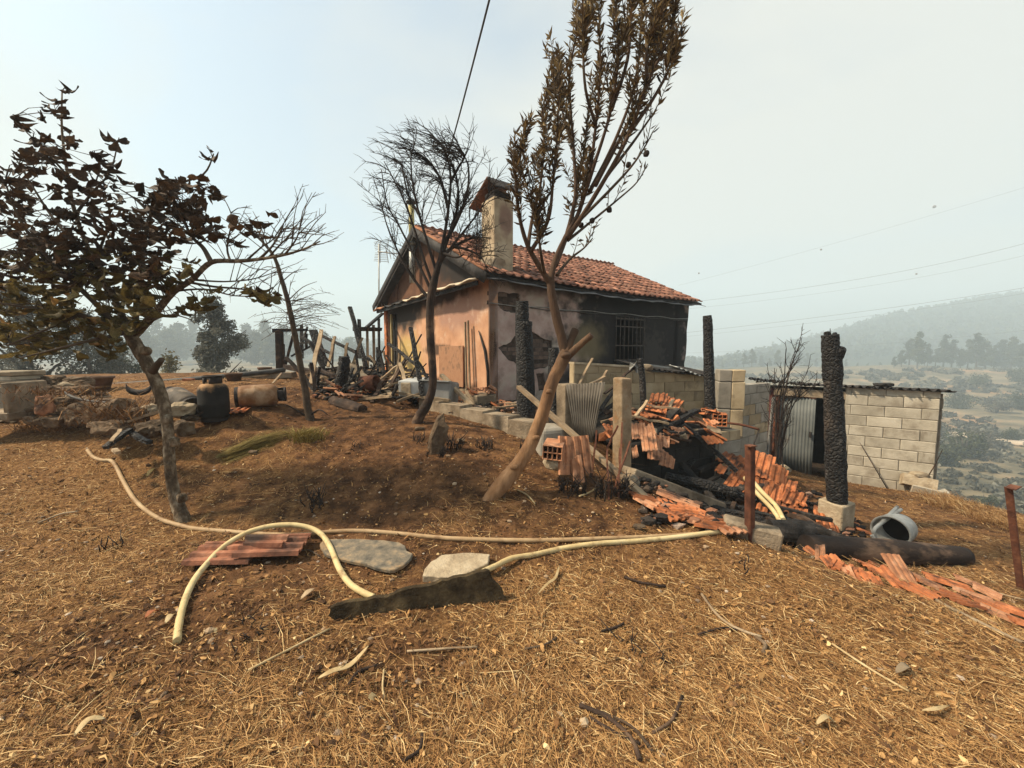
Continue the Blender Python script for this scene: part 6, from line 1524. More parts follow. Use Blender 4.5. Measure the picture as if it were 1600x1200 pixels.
# ------------------------------------------------------------------ stones, slates and hoses in the foreground
def plate(pxs, th, m, name, label, cat, lift=.02, tilt=0.0, n=5):
    pts = [G(px, py) for px, py in pxs]
    c = sum(pts, Vector((0, 0, 0))) / len(pts)
    # best plane
    A_ = np.array([[p.x - c.x, p.y - c.y, 1] for p in pts]); zc = np.array([p.z - c.z for p in pts]); co = np.linalg.lstsq(A_, zc, rcond=None)[0]
    nn = Vector((-co[0], -co[1], 1)).normalized(); ux = Vector((1, 0, co[0])).normalized(); uy = nn.cross(ux)
    out = [((p - c).dot(ux), (p - c).dot(uy)) for p in pts]
    ar = sum(out[i][0] * out[(i + 1) % len(out)][1] - out[(i + 1) % len(out)][0] * out[i][1] for i in range(len(out)))
    if ar < 0: out = out[::-1]
    out = jag(out, .012, 3, int(pxs[0][0]))
    return one(MB().slab(out, th, c + nn * (lift + th * .6), ux, uy), name, m, label, cat, bev=.006)
plate([(500, 862), (505, 850), (585, 850), (625, 856), (646, 872), (632, 892), (610, 899), (555, 886), (515, 876)], .03, SLATE, 'slate_plate', 'flat blue-grey slate lying behind the yellow hose', 'slate', .025)
plate([(661, 912), (668, 896), (690, 880), (735, 874), (765, 878), (762, 892), (740, 905), (700, 915)], .05, STONEPALE, 'flat_stone', 'pale rounded flat stone behind the upright slate', 'stone', .03)
# upright slab
gA, gB = G(530, 972), G(782, 942)
top = []
ux = (gB - gA).normalized()
outl = []
for px, py in [(513, 962), (516, 950), (540, 942), (572, 938), (605, 933), (618, 926), (660, 917), (690, 908), (720, 902), (748, 894), (764, 893), (769, 905), (782, 918), (791, 936), (785, 950), (740, 958), (690, 968), (640, 978), (590, 984), (545, 982)]:
    # plane through gA-gB standing and leaning back a little
    nrm = ux.cross(Vector((0, .18, 1)).normalized()); d = ray(px, py); t_ = (gA - CAM).dot(nrm) / d.dot(nrm); q = CAM + d * t_ - gA
    outl.append((q.dot(ux), q.dot((nrm.cross(ux)).normalized())))
nrm = ux.cross(Vector((0, .18, 1)).normalized()); uyv = nrm.cross(ux).normalized()
ar = sum(outl[i][0] * outl[(i + 1) % len(outl)][1] - outl[(i + 1) % len(outl)][0] * outl[i][1] for i in range(len(outl)))
if ar < 0: outl = outl[::-1]
mb = MB().slab(jag(outl, .006, 3, 3), .045, gA, ux, uyv)
one(mb, 'upright_slate', DARKSLATE, 'dark slate slab standing on edge where the hose goes under', 'slate', bev=.008)
# hoses
hA = [(137, 705), (146, 716), (160, 721), (174, 722), (182, 732), (192, 752), (207, 778), (225, 797), (250, 813), (280, 823), (310, 829), (370, 834), (430, 838), (475, 838), (510, 834), (560, 832), (620, 836), (690, 843), (760, 846), (840, 847), (920, 845), (1000, 842), (1070, 838), (1132, 834)]
one(MB().tube(spline([G(*p) + V3(0, 0, .014) for p in hA], 5), .0175, 12, jit=.05), 'brown_hose', HOSEBROWN, 'long soiled hose snaking across the yard past the trunk', 'hose')
hB = [(277, 1006), (279, 985), (286, 955), (300, 922), (322, 893), (350, 869), (385, 852), (420, 843), (455, 839), (485, 841), (505, 850), (518, 868), (529, 893), (543, 914), (560, 928), (585, 938)]
lf = [0, 0, .01, .02, .03, .055, .08, .09, .085, .07, .05, .03, .02, .01, .01, 0.0]
one(MB().tube(spline([G(*p) + V3(0, 0, .017 + l_) for p, l_ in zip(hB, lf)], 5), .0195, 12, jit=.05), 'yellow_hose', HOSEMAT, 'yellow hose looping in the foreground to its cut end', 'hose')
hC = [(752, 905), (775, 894), (800, 882), (835, 870), (880, 860), (930, 853), (1000, 848), (1060, 842), (1105, 836), (1136, 832)]
one(MB().tube(spline([G(*p) + V3(0, 0, .017 + (.03 if i < 3 else 0)) for i, p in enumerate(hC)], 5), .0195, 12, jit=.05), 'yellow_hose', HOSEMAT, 'yellow hose running from the upright slate to the pit edge', 'hose')
# standing stone by the wall
one(MB().rock(G(684, 708) + V3(0, .03, .17), (.20, .16, .48), 15, 2, .28, rotm(0, 14, 10)), 'standing_stone', STONE, 'rough stone standing on end in the dirt before the low wall', 'stone')
for px, py, s, lab in ((655, 672, .12, 'small dark stone by the foot of the wispy tree'), (720, 690, .1, 'small stone at the foot of the low wall'), (998, 826, .11, 'thin grey stone flake before the pit edge'), (395, 708, .09, 'brown clod near the grass bundle')):
    one(MB().rock(G(px, py) + V3(0, 0, s * .15), (s, s * .8, s * .45), px), 'stone', STONE, lab, 'stone')

# ------------------------------------------------------------------ trees in the yard
BARK = mat('lichened_bark', [(0.30, (0.045, 0.030, 0.018)), (0.47, (0.12, 0.083, 0.05)), (0.58, (0.25, 0.19, 0.125)), (0.72, (0.40, 0.34, 0.25))], 15, rough=.95, bump=1.0, bscale=24, stretch=(1, 1, .6), vary=0, bdist=.05)
BARKTAN = mat('smooth_tan_bark', [(0.28, (0.10, 0.050, 0.024)), (0.5, (0.22, 0.118, 0.056)), (0.72, (0.36, 0.215, 0.115))], 7, rough=.85, bump=.9, bscale=18, stretch=(1, 1, .35), vary=0,
              extra=lambda c, x: stain(c, x, (0.06, 0.035, 0.022), 3, .42, .72, .92, axis=(2, -.3, 2.0)))
TWIG = mat('dark_twig', [(0.3, (0.035, 0.024, 0.017)), (0.7, (0.10, 0.07, 0.045))], 10, rough=.9, bump=.2, vary=0)
BLACKTWIG = mat('burnt_twig', [(0.3, (0.014, 0.011, 0.010)), (0.7, (0.05, 0.036, 0.028))], 10, rough=.9, bump=.2, vary=0)
LBROWN = mat('withered_brown_leaf', [(0.3, (0.032, 0.018, 0.010)), (0.55, (0.080, 0.044, 0.022)), (0.8, (0.20, 0.12, 0.06))], 12, rough=.7, bump=.25, bscale=50, vary=.35, trans=.18)
LOLIVE = mat('withered_olive_leaf', [(0.3, (0.06, 0.046, 0.015)), (0.55, (0.13, 0.098, 0.032)), (0.8, (0.26, 0.19, 0.07))], 12, rough=.7, bump=.25, bscale=50, vary=.35, trans=.25)
LGOLD = mat('yellowed_leaf', [(0.3, (0.20, 0.10, 0.03)), (0.7, (0.42, 0.25, 0.08))], 12, rough=.7, bump=.2, vary=.2, trans=.3)

def grow_branch(pts, r0, r1, parent, name, m, n=8, sub=5, jit=.05, smooth=True):
    p = spline(pts, sub); k = len(p); rr = [r0 + (r1 - r0) * (i / (k - 1)) ** .8 for i in range(k)]
    o = MB().tube(p, rr, n, jit=jit, smooth=smooth).build(name, m, parent)
    return p
def leaf_geo(L, W, curl, cup, seed, rows=6):
    r = random.Random(seed); g = []
    prof = [.12, .62, 1.0, .92, .62, .08]
    ang = 0; y = 0; z = 0
    for i in range(rows):
        t = i / (rows - 1); w = W * prof[i] * .5
        row = []
        for s in (-1, 0, 1):
            row.append((s * w * (1 - .25 * cup), y + r.uniform(-.05, .05) * L, z + abs(s) * cup * w + r.uniform(-.09, .09) * L))
        g.append(row)
        ang += curl / rows * (1 + r.uniform(-.4, .4)); y += L / (rows - 1) * math.cos(ang); z -= L / (rows - 1) * math.sin(ang)
    vs = [p for row in g for p in row]; fs = []
    for i in range(rows - 1):
        for j in range(2): fs.append((i * 3 + j, i * 3 + j + 1, (i + 1) * 3 + j + 1, (i + 1) * 3 + j))
    return vs, fs
LEAFG = [leaf_geo(1.0, w, c, u, s) for s, (w, c, u) in enumerate([(.62, 2.2, .9), (.5, 3.2, 1.2), (.66, 1.4, .7), (.45, 3.8, 1.5), (.58, 2.6, -.9), (.6, 1.9, 1.3)])]
def leaf_mesh(k, m, cache={}):
    key = (k, m.name)
    if key not in cache:
        b = MB(); b.add(LEAFG[k][0], LEAFG[k][1], 0, True); cache[key] = b.mesh('leaf', m, (0, 0, 0))
    return cache[key]

# --- the leaning tree with broad withered leaves
def broad_tree():
    r = random.Random(12)
    g = G(285, 813); Y0 = g.y
    t = thing('withered_tree', 'leaning tree with lichened trunk and broad withered brown leaves at the left', 'tree', g)
    tr = [(289, 822), (282, 800), (271, 765), (265, 720), (263, 680), (258, 640), (246, 602), (229, 567), (211, 537), (202, 520)]
    pts = spline([P(x, y, Y0 + .02 * i) for i, (x, y) in enumerate(tr)], 5)
    rad = lerp_list([pw(a * .76, Y0) for a in (15, 12.5, 10.5, 10, 10, 11, 11, 11.5, 12, 10.5)], len(pts))
    MB().tube(pts, rad, 18, jit=.10, smooth=True).build('trunk', BARK, t)
    # stub and knots on the trunk
    MB().tube([P(238, 580, Y0 + .1), P(246, 570, Y0 + .05), P(252, 562, Y0)], [.035, .028, .022], 9, jit=.1).build('branch', TWIG, t)
    for (x, y, s) in ((266, 690, .05), (256, 655, .05), (222, 548, .05), (278, 778, .05)):
        MB().rock(P(x + 6, y, Y0 - .05), (s * 1.4, s * 1.4, s * 1.6), x, 2, .3, flat=False).build('knot', BARK, t)
    Yt = Y0 + .2
    B = [([(203, 530, 0), (228, 505, 0), (250, 480, -.05), (272, 455, -.1), (300, 437, -.1), (330, 410, -.15), (370, 408, -.2), (405, 405, -.2), (445, 398, -.25), (475, 389, -.25), (500, 377, -.3)], 9, 1.0),
         ([(330, 410, -.15), (318, 388, -.1), (302, 372, -.1), (290, 350, 0), (285, 320, 0)], 5, 1.2),
         ([(405, 405, -.2), (425, 385, -.2), (438, 362, -.2), (445, 345, -.2)], 2.6, .7), ([(445, 398, -.25), (462, 375, -.3), (468, 358, -.3)], 2.2, .7), ([(385, 407, -.2), (410, 385, -.1), (428, 372, -.1), (455, 330, 0)], 2.2, .6),
         ([(420, 402, -.2), (440, 380, -.3), (452, 372, -.3), (475, 372, -.3)], 2, .6), ([(360, 408, -.2), (355, 385, 0), (362, 340, .1), (350, 310, .1)], 2.4, .6),
         ([(290, 440, -.1), (335, 448, 0), (380, 452, 0), (420, 462, 0), (452, 472, 0)], 3, .7), ([(300, 437, -.1), (350, 440, .1), (395, 436, .1), (430, 425, .1)], 2.4, .7), ([(270, 455, 0), (320, 452, -.2), (365, 462, -.2), (400, 462, -.2)], 2.4, .7),
         ([(206, 528, 0), (180, 470, .1), (145, 405, .1), (118, 335, .1), (106, 275, .05), (97, 205, 0), (97, 142, 0)], 6.5, 1),
         ([(202, 526, 0), (145, 470, -.15), (75, 402, -.25), (32, 345, -.3), (8, 285, -.3)], 6, 1.1),
         ([(212, 525, .05), (214, 462, .15), (224, 392, .2), (236, 335, .2), (272, 292, .15), (318, 272, .1), (334, 240, .1)], 6, 1),
         ([(196, 520, -.05), (125, 492, -.2), (55, 482, -.3), (-25, 470, -.35)], 6, 1.5), ([(180, 470, .1), (150, 420, .3), (172, 335, .35), (150, 290, .35), (160, 262, .35)], 4, .9),
         ([(118, 335, .1), (145, 300, .1), (172, 268, .1), (186, 215, .1)], 3, .8), ([(145, 405, .1), (90, 350, .25), (50, 290, .3), (20, 240, .3)], 4, .9), ([(106, 275, .05), (70, 235, 0), (40, 205, 0), (16, 182, 0)], 2.4, .7), ([(200, 520, 0), (150, 530, -.3), (90, 545, -.4), (30, 560, -.5)], 4, 1),
         ([(224, 392, .2), (180, 350, .3), (150, 330, .35)], 3, .8), ([(236, 335, .2), (210, 310, .2), (178, 290, .2)], 3, .8), ([(125, 492, -.2), (60, 520, -.3), (10, 540, -.3)], 3, 1), ([(206, 528, 0), (240, 500, -.3), (270, 492, -.35), (300, 500, -.4)], 3, .8)]
    allp = []
    for k, (bp, r0, r1) in enumerate(B):
        q = grow_branch([P(x, y, Yt + dy) for x, y, dy in bp], pw(r0 * .78, Yt), pw(r1 * .8, Yt), t, 'branch', BARK if r0 > 6 else TWIG, n=10 if r0 > 4 else 6)
        allp += q[2:]
        if k in (0, 1, 2, 3, 4, 5, 6, 7, 8, 9):     # bare side twigs of the right-hand branches
            m = MB()
            for _ in range(9 if k == 0 else 7):
                i = r.randrange(len(q) // 3, len(q)); a = q[i]; d = V3(r.uniform(.1, .5), r.uniform(-.3, .3), r.uniform(-.12, .5)).normalized() * r.uniform(.10, .34)
                if k == 0 and i < len(q) * .5: continue
                b = a + d * .5 + V3(0, 0, r.uniform(-.02, .04)); c = a + d + V3(r.uniform(-.02, .05), 0, r.uniform(0, .06))
                m.tube([a, b, c], [.005, .0035, .002], 4, cap=False)
                for _2 in range(2):
                    e = b.lerp(c, r.random()); m.tube([e, e + V3(r.uniform(-.02, .09), r.uniform(-.05, .05), r.uniform(-.02, .10))], [.0025, .0015], 3, cap=False)
            if m.v: m.build('twigs', TWIG, t)['kind'] = 'stuff'
    CL = [(20, 310, 40, 50, 42), (35, 385, 55, 50, 84), (62, 250, 45, 42, 40), (88, 212, 32, 40, 22), (112, 292, 45, 40, 40), (150, 248, 14, 22, 6), (172, 275, 16, 20, 6), (184, 225, 12, 18, 5), (163, 262, 14, 12, 4), (92, 142, 12, 18, 5), (80, 165, 12, 14, 4), (24, 190, 16, 18, 7),
          (130, 345, 55, 38, 48), (192, 362, 45, 36, 46), (262, 312, 55, 34, 85), (300, 300, 34, 28, 36), (290, 352, 52, 30, 60), (235, 385, 48, 40, 50), (335, 350, 30, 22, 14), (372, 362, 34, 20, 14), (400, 340, 34, 10, 7), (330, 247, 9, 14, 3), (190, 300, 30, 25, 14),
          (175, 430, 85, 42, 130), (60, 455, 70, 48, 110), (120, 500, 75, 32, 85), (40, 528, 48, 30, 46), (205, 485, 40, 30, 45), (262, 420, 40, 30, 30), (318, 465, 18, 22, 16), (412, 462, 24, 26, 17), (170, 535, 36, 16, 16), (85, 545, 50, 14, 14), (268, 488, 22, 16, 6), (10, 450, 35, 50, 45), (225, 440, 40, 40, 45), (90, 400, 50, 40, 60), (140, 400, 45, 35, 45)]
    A = np.array([tuple(p) for p in allp]); leaves = []; tw = MB()
    for (cx, cy, rx, ry, n) in CL:
        n = int(n * 1.25 + .5); left = n
        while left > 0:
            an = r.uniform(0, 6.28); rr = math.sqrt(r.random())
            px, py = cx + rx * rr * math.cos(an), cy + ry * rr * math.sin(an)
            end = P(px, py, Yt + r.uniform(-.5, .45) * (1 if n > 10 else .3))
            i = int(np.argmin(((A - np.array(end)) ** 2).sum(1))); a = allp[i]
            if (a - end).length > .5: a = a.lerp(end, .35)
            mid = a.lerp(end, .5) + V3(r.uniform(-.04, .04), r.uniform(-.04, .04), r.uniform(.0, .06))
            if (a - end).length > .04: tw.tube([a, mid, end], [.004, .003, .0018], 4, cap=False)
            for k in range(min(left, r.choice((2, 3, 4)))):
                tt = 1 - .25 * k * r.random(); q = mid.lerp(end, tt)
                leaves.append((q, py, r.uniform(.085, .145) * (1 if n > 8 else .95), r.randrange(6)))
                left -= 1
    tw.build('twigs', TWIG, t)['kind'] = 'stuff'
    r.shuffle(leaves)
    leaves.sort(key=lambda l: -l[2] / l[0].y)
    rest = {0: MB(), 1: MB(), 2: MB()}
    gold = [(268, 492), (240, 480), (285, 497), (330, 480)]
    for k, (q, py, s, v) in enumerate(leaves):
        d = V3(r.gauss(0, .55), r.gauss(0, .55), -1 + r.uniform(-.2, .9)).normalized(); f = frame(d, (r.gauss(0, 1), r.gauss(0, 1), .3))
        M_ = Matrix((f.col[0], f.col[2], f.col[1] * -1)).transposed()
        oliv = py + r.uniform(-45, 45) > 425
        c = 1 if oliv else 0
        if py > 440 and r.random() < .03: c = 2
        if k < 296:
            o = lay(leaf_mesh(v, (LBROWN, LOLIVE, LGOLD)[c]), 'leaf', t, q - world_pos(t), M_.to_euler(), (s, s, s))
        else:
            rest[c].add([q + M_ @ (Vector(p) * s) for p in LEAFG[v][0]], LEAFG[v][1], 0, True)
    for c, b in rest.items():
        if b.v: o = b.build('foliage', (LBROWN, LOLIVE, LGOLD)[c], t); o['kind'] = 'stuff'
broad_tree()

# --- the bent tree with narrow scorched leaves
NARROW = mat('scorched_narrow_leaf', [(0.0, (0.022, 0.013, 0.008)), (0.4, (0.075, 0.045, 0.020)), (0.7, (0.17, 0.108, 0.042)), (1.0, (0.32, 0.23, 0.09))], attr='tone', rough=.65, bump=0, vary=0, trans=.25)
NARROW1 = mat('scorched_single_leaf', [(0.3, (0.045, 0.025, 0.013)), (0.6, (0.10, 0.06, 0.026)), (0.8, (0.17, 0.11, 0.045))], 20, rough=.65, bump=0, vary=.5, trans=.25)
def narrow_tree():
    r = random.Random(31)
    g = G(768, 780); Y0 = g.y + .02
    t = thing('scorched_tree', 'bent tan tree with sawn fork and narrow scorched leaves before the house', 'tree', g)
    tr = [(764, 786), (772, 772), (788, 753), (813, 722), (833, 685), (850, 640), (862, 600), (876, 570), (886, 550)]
    pts = spline([P(x, y, Y0 + .015 * i) for i, (x, y) in enumerate(tr)], 6)
    MB().tube(pts, lerp_list([pw(a, Y0) for a in (13.5, 12, 13.5, 11.5, 10.5, 10, 9.8, 10, 11)], len(pts)), 20, jit=.045).build('trunk', BARKTAN, t)
    for x, y, s in ((803, 730, .05), (838, 684, .045), (858, 612, .045), (884, 556, .06)):
        MB().rock(P(x, y, Y0 - .06), (s * 1.5, s * 1.5, s), x, 2, .3, flat=False).build('knot', BARKTAN, t)
    for pp, ra in (([(884, 560, 0), (905, 540, -.05), (925, 523, -.1)], (6.5, 5.5, 5)), ([(884, 555, 0), (892, 532, .05), (899, 515, .08)], (7, 6, 6.5))):
        q = spline([P(x, y, Y0 + .1 + d) for x, y, d in pp], 4)
        b = MB().tube(q, lerp_list([pw(a, Y0) for a in ra], len(q)), 14, jit=.05).build('sawn_branch', BARKTAN, t)
        dd = (q[-1] - q[-2]).normalized(); MB().lathe([(0, .004), (pw(ra[2], Y0) * .93, .003), (pw(ra[2], Y0) * .93, -.01)], q[-1], 14, frame(dd)).build('cut_end', WOOD, b, local=True) if False else None
    Yt = Y0 + .13
    BR = [([(884, 556, 0), (877, 525, 0), (868, 490, 0), (862, 458, 0), (860, 438, 0)], 8, 6.2),
     ([(861, 445, 0), (842, 415, -.05), (825, 385, -.1), (813, 345, -.15), (807, 300, -.2), (806, 262, -.2), (813, 240, -.2)], 5.2, .9),
     ([(825, 385, -.1), (832, 340, 0), (845, 285, .05), (850, 220, .1), (846, 160, .1)], 3.4, .9),
     ([(830, 392, -.1), (856, 345, -.15), (864, 285, -.2), (871, 210, -.2), (873, 138, -.2)], 3.4, .9),
     ([(860, 440, 0), (867, 408, .05), (884, 370, .1), (905, 330, .1), (921, 270, .05), (931, 195, 0), (938, 110, -.05), (936, 40, -.05)], 5.5, 1.1),
     ([(884, 372, .1), (899, 305, .2), (896, 230, .3), (890, 120, .3), (904, 45, .3), (915, 14, .3)], 3.6, 1),
     ([(905, 330, .1), (927, 262, 0), (955, 170, -.1), (966, 80, -.15), (961, 8, -.15)], 3.6, 1),
     ([(885, 372, .1), (905, 345, .05), (948, 275, -.1), (985, 205, -.2), (1012, 130, -.25), (1040, 70, -.3), (1057, 15, -.3)], 4.6, 1),
     ([(921, 300, .1), (960, 222, .2), (990, 140, .25), (1001, 60, .3), (1003, 0, .3)], 3.4, 1), ([(930, 290, .0), (980, 195, .1), (1018, 112, .1), (1030, 50, .1), (1024, 12, .1)], 3.4, .9),
     ([(887, 376, .1), (925, 345, .2), (965, 312, .25), (995, 285, .25), (1012, 256, .25)], 2.8, .7), ([(905, 345, .05), (950, 300, -.1), (985, 262, -.2), (1006, 232, -.2), (1021, 204, -.2)], 2.8, .7),
     ([(948, 275, -.1), (985, 228, 0), (1012, 190, .05), (1026, 170, .05)], 3, .9), ([(985, 205, -.2), (1020, 155, -.15), (1046, 108, -.15), (1052, 90, -.15)], 3.4, 1),
     ([(955, 172, -.1), (980, 95, 0), (986, 20, .05), (988, -20, .05)], 3.4, 1), ([(870, 430, 0), (890, 405, .2), (912, 388, .3), (926, 372, .3)], 3, .8), ([(868, 415, .05), (880, 385, .3), (893, 350, .4), (900, 300, .45), (912, 240, .45), (920, 160, .45)], 4, 1),
     ([(850, 425, -.05), (845, 395, -.3), (840, 360, -.35), (828, 310, -.4)], 3, .8), ([(896, 230, .3), (880, 180, .35), (872, 110, .35)], 3, .9), ([(931, 195, 0), (915, 140, -.2), (912, 70, -.25), (921, 30, -.25)], 3, .9), ([(1012, 130, -.25), (1010, 80, -.35), (1030, 30, -.35)], 3, .9)]
    leaves = []; sh = MB()
    def leafy(p, t0, dens, sc=1.0):
        acc = 0; k = len(p); phase = r.random() * 6
        for i in range(1, k):
            seg = (p[i] - p[i - 1]); L = seg.length; f = i / (k - 1)
            if f < t0 or L < 1e-5: continue
            acc += L * dens; d = seg / L; fr = frame(d)
            while acc > 1:
                acc -= 1; phase += 2.4; an = phase + r.uniform(-.4, .4); op = r.uniform(.45, 1.35) * (1.15 - .45 * f)
                dv = (d * math.cos(op) + (fr.col[0] * math.cos(an) + fr.col[1] * math.sin(an)) * math.sin(op)).normalized()
                leaves.append((p[i - 1].lerp(p[i], r.random()), dv, r.uniform(.05, .112) * sc, min(1, max(0, .25 + .5 * f * r.random() + (0.02 * (250 - 0) / 250)))))
    for k, (bp, r0, r1) in enumerate(BR):
        q = grow_branch([P(x, y, Yt + d) for x, y, d in bp], pw(r0, Yt), pw(r1, Yt), t, 'branch', BARKTAN if r0 >= 3.3 else TWIG, n=10 if r0 > 3 else 6)
        if k == 0: continue
        sparse = k in (10, 11, 12, 15)
        leafy(q,  .50 if not sparse else .72, 105 if not sparse else 32)
        for _ in range(13 if not sparse else 3):
            i = r.randrange(int(len(q) * .40), len(q) - 1); a = q[i]; tan = (q[i + 1] - q[i]).normalized()
            d = (tan * .7 + V3(r.gauss(0, .26), r.gauss(0, .36), .55)).normalized(); L = r.uniform(.16, .42) * (1 if not sparse else .7)
            c = [a, a + d * L * .5 + V3(0, 0, .02), a + d * L + V3(0, 0, .07)]
            s = spline(c, 5); sh.tube(s, lerp_list([.005, .0025], len(s)), 5, cap=False); leafy(s, .12, 95 if not sparse else 34, .95)
    sh.build('shoots', TWIG, t)
    # seed heads on the lower twigs
    for x, y, d in ((982, 258, .25), (952, 328, .25), (908, 352, .3), (925, 345, .2), (1010, 240, -.2)):
        MB().rock(P(x, y, Yt + d), (.05, .05, .055), x, 2, .15, flat=False).build('seed_head', BLACKTWIG, t)
    r.shuffle(leaves)
    leaves.sort(key=lambda l: -l[2] / l[0].y)
    nv = [(0, 0, 0), (-.11, .35, .03), (0, .4, -.02), (.11, .35, .03), (-.08, .75, .02), (0, .78, -.01), (.08, .75, .02), (0, 1.0, .0)]
    nf = [(0, 2, 1), (0, 3, 2), (1, 2, 5, 4), (2, 3, 6, 5), (4, 5, 7), (5, 6, 7)]
    nm = MB(); nm.add(nv, nf, 0, True); nme = nm.mesh('leaf', NARROW1, (0, 0, 0))
    V, T = [], []
    nq = [(0, 0, 0), (-.12, .45, .03), (0, 1.0, 0), (.12, .45, .03)]
    for k, (q, d, s, tn) in enumerate(leaves):
        f = frame(d, (r.gauss(0, 1), r.gauss(0, 1), r.gauss(0, 1)))
        M_ = Matrix((f.col[0], f.col[2], f.col[1] * -1)).transposed()
        if k < 298: lay(nme, 'leaf', t, q - world_pos(t), M_.to_euler(), (s, s, s))
        else:
            hgt = q.z
            bx, bz = r.uniform(-.25, .25), r.uniform(-.35, .35); wk = r.uniform(.7, 1.3)
            for p in nq: V.append(tuple(q + M_ @ (Vector((p[0] * wk + bx * p[1] ** 2, p[1], p[2] + bz * p[1] ** 2)) * s)))
            T += [min(1, max(0, .15 + .55 * r.random() ** 1.5 + .30 * (hgt - 2.6) / 2.0))] * 4
    o = bulk('foliage', np.array(V), np.arange(len(V)).reshape(-1, 4), NARROW, False, dict(tone=np.array(T)))
    o.parent = t; o.location = -world_pos(t); o['kind'] = 'stuff'
    print('narrow leaves', len(leaves))
narrow_tree()

# --- the wispy burnt tree
def wispy_tree():
    r = random.Random(77); g = G(652, 660); Y0 = g.y
    t = thing('wispy_tree', 'slender burnt tree with windblown wispy twigs before the gable', 'tree', g)
    tr = [(650, 664), (656, 650), (668, 630), (676, 603), (675, 560), (672, 520), (672, 488), (675, 455), (682, 425), (690, 398)]
    p = spline([P(x, y, Y0) for x, y in tr], 5)
    MB().tube(p, lerp_list([pw(a, Y0) for a in (9, 8, 7, 6.2, 6, 6, 6, 6.5, 5, 3.5)], len(p)), 14, jit=.07).build('trunk', CHARBROWN, t)
    BR = [([(673, 470), (655, 448), (636, 420), (618, 385), (604, 350), (597, 322)], 3, .6), ([(674, 455), (660, 425), (645, 395), (622, 350), (605, 318), (596, 265)], 2.8, .6), ([(676, 445), (662, 405), (648, 360), (632, 315), (615, 280), (600, 252)], 2.8, .6),
          ([(682, 425), (692, 380), (700, 330), (704, 280), (697, 240), (680, 216), (658, 206)], 3.2, .7), ([(684, 415), (706, 385), (730, 355), (752, 325), (768, 292)], 2.8, .6), ([(690, 400), (715, 382), (740, 372), (768, 372)], 3.5, .7),
          ([(682, 425), (668, 380), (655, 335), (646, 295), (642, 250), (648, 225)], 2.8, .6), ([(692, 385), (716, 340), (730, 300), (732, 262), (722, 236)], 3.5, .7), ([(700, 325), (688, 280), (668, 250), (645, 240)], 3, .6), ([(690, 398), (704, 360), (716, 315), (712, 270), (700, 248)], 3.5, .6), ([(704, 285), (716, 262), (726, 246), (724, 238)], 2.5, .6),
          ([(690, 395), (712, 402), (724, 398)], 3, 1), ([(655, 335), (640, 310), (632, 280), (628, 250)], 2.5, .6), ([(706, 385), (730, 390), (752, 402), (760, 418)], 2.5, .5)]
    fine = MB()
    for k, (bp, r0, r1) in enumerate(BR):
        yo = r.uniform(-.35, .35)
        q = [P(x, y, Y0 + yo * i / (len(bp) - 1)) for i, (x, y) in enumerate(bp)]
        s = grow_branch(q, pw(r0, Y0), pw(r1, Y0), t, 'branch', BLACKTWIG, n=7)
        N = 2 if k == 11 else (20 if k in (3, 6, 8, 9, 10) else 10)
        for _ in range(N):
            i = r.randrange(len(s) // 4, len(s) - 1); a = s[i]; tan = (s[i + 1] - s[i]).normalized()
            top = a.z > 3.7; wind = V3(-.9, 0, .15) if top else (V3(-.25, 0, .5) if a.x < -1.2 else V3(.2, 0, .35))
            d = (tan * .5 + wind * .7 + V3(r.gauss(0, .45), r.gauss(0, .5), r.gauss(0, .35))).normalized(); L = r.uniform(.2, .5)
            c = spline([a, a + d * L * .5 + V3(0, 0, .03), a + d * L + wind * .06], 3)
            fine.tube(c, lerp_list([.0065, .0025], len(c)), 4, cap=False)
            for _2 in range(10):
                j = r.randrange(1, len(c) - 1); b = c[j]
                e = (d * .5 + wind * .6 + V3(r.gauss(0, .55), r.gauss(0, .5), r.gauss(0, .5))).normalized() * r.uniform(.07, .22)
                fine.tube([b, b + e * .55 + V3(0, 0, .012), b + e], [.0035, .0028, .0016], 3, cap=False)
    fine.build('twigs', BLACKTWIG, t)['kind'] = 'stuff'
    # scorched needles hanging below by the chimney side
    nd = MB()
    for _ in range(260):
        x, y = r.gauss(752, 9), r.uniform(318, 405); a = P(x, y, Y0 + r.uniform(-.1, .1)); e = V3(r.gauss(0, .03), r.gauss(0, .03), -r.uniform(.05, .12))
        nd.tube([a, a + e * .5 + V3(r.gauss(0, .012), 0, 0), a + e], [.003, .003, .0015], 3, cap=False)
    nd.build('hanging_twigs', TWIG, t)['kind'] = 'stuff'
wispy_tree()

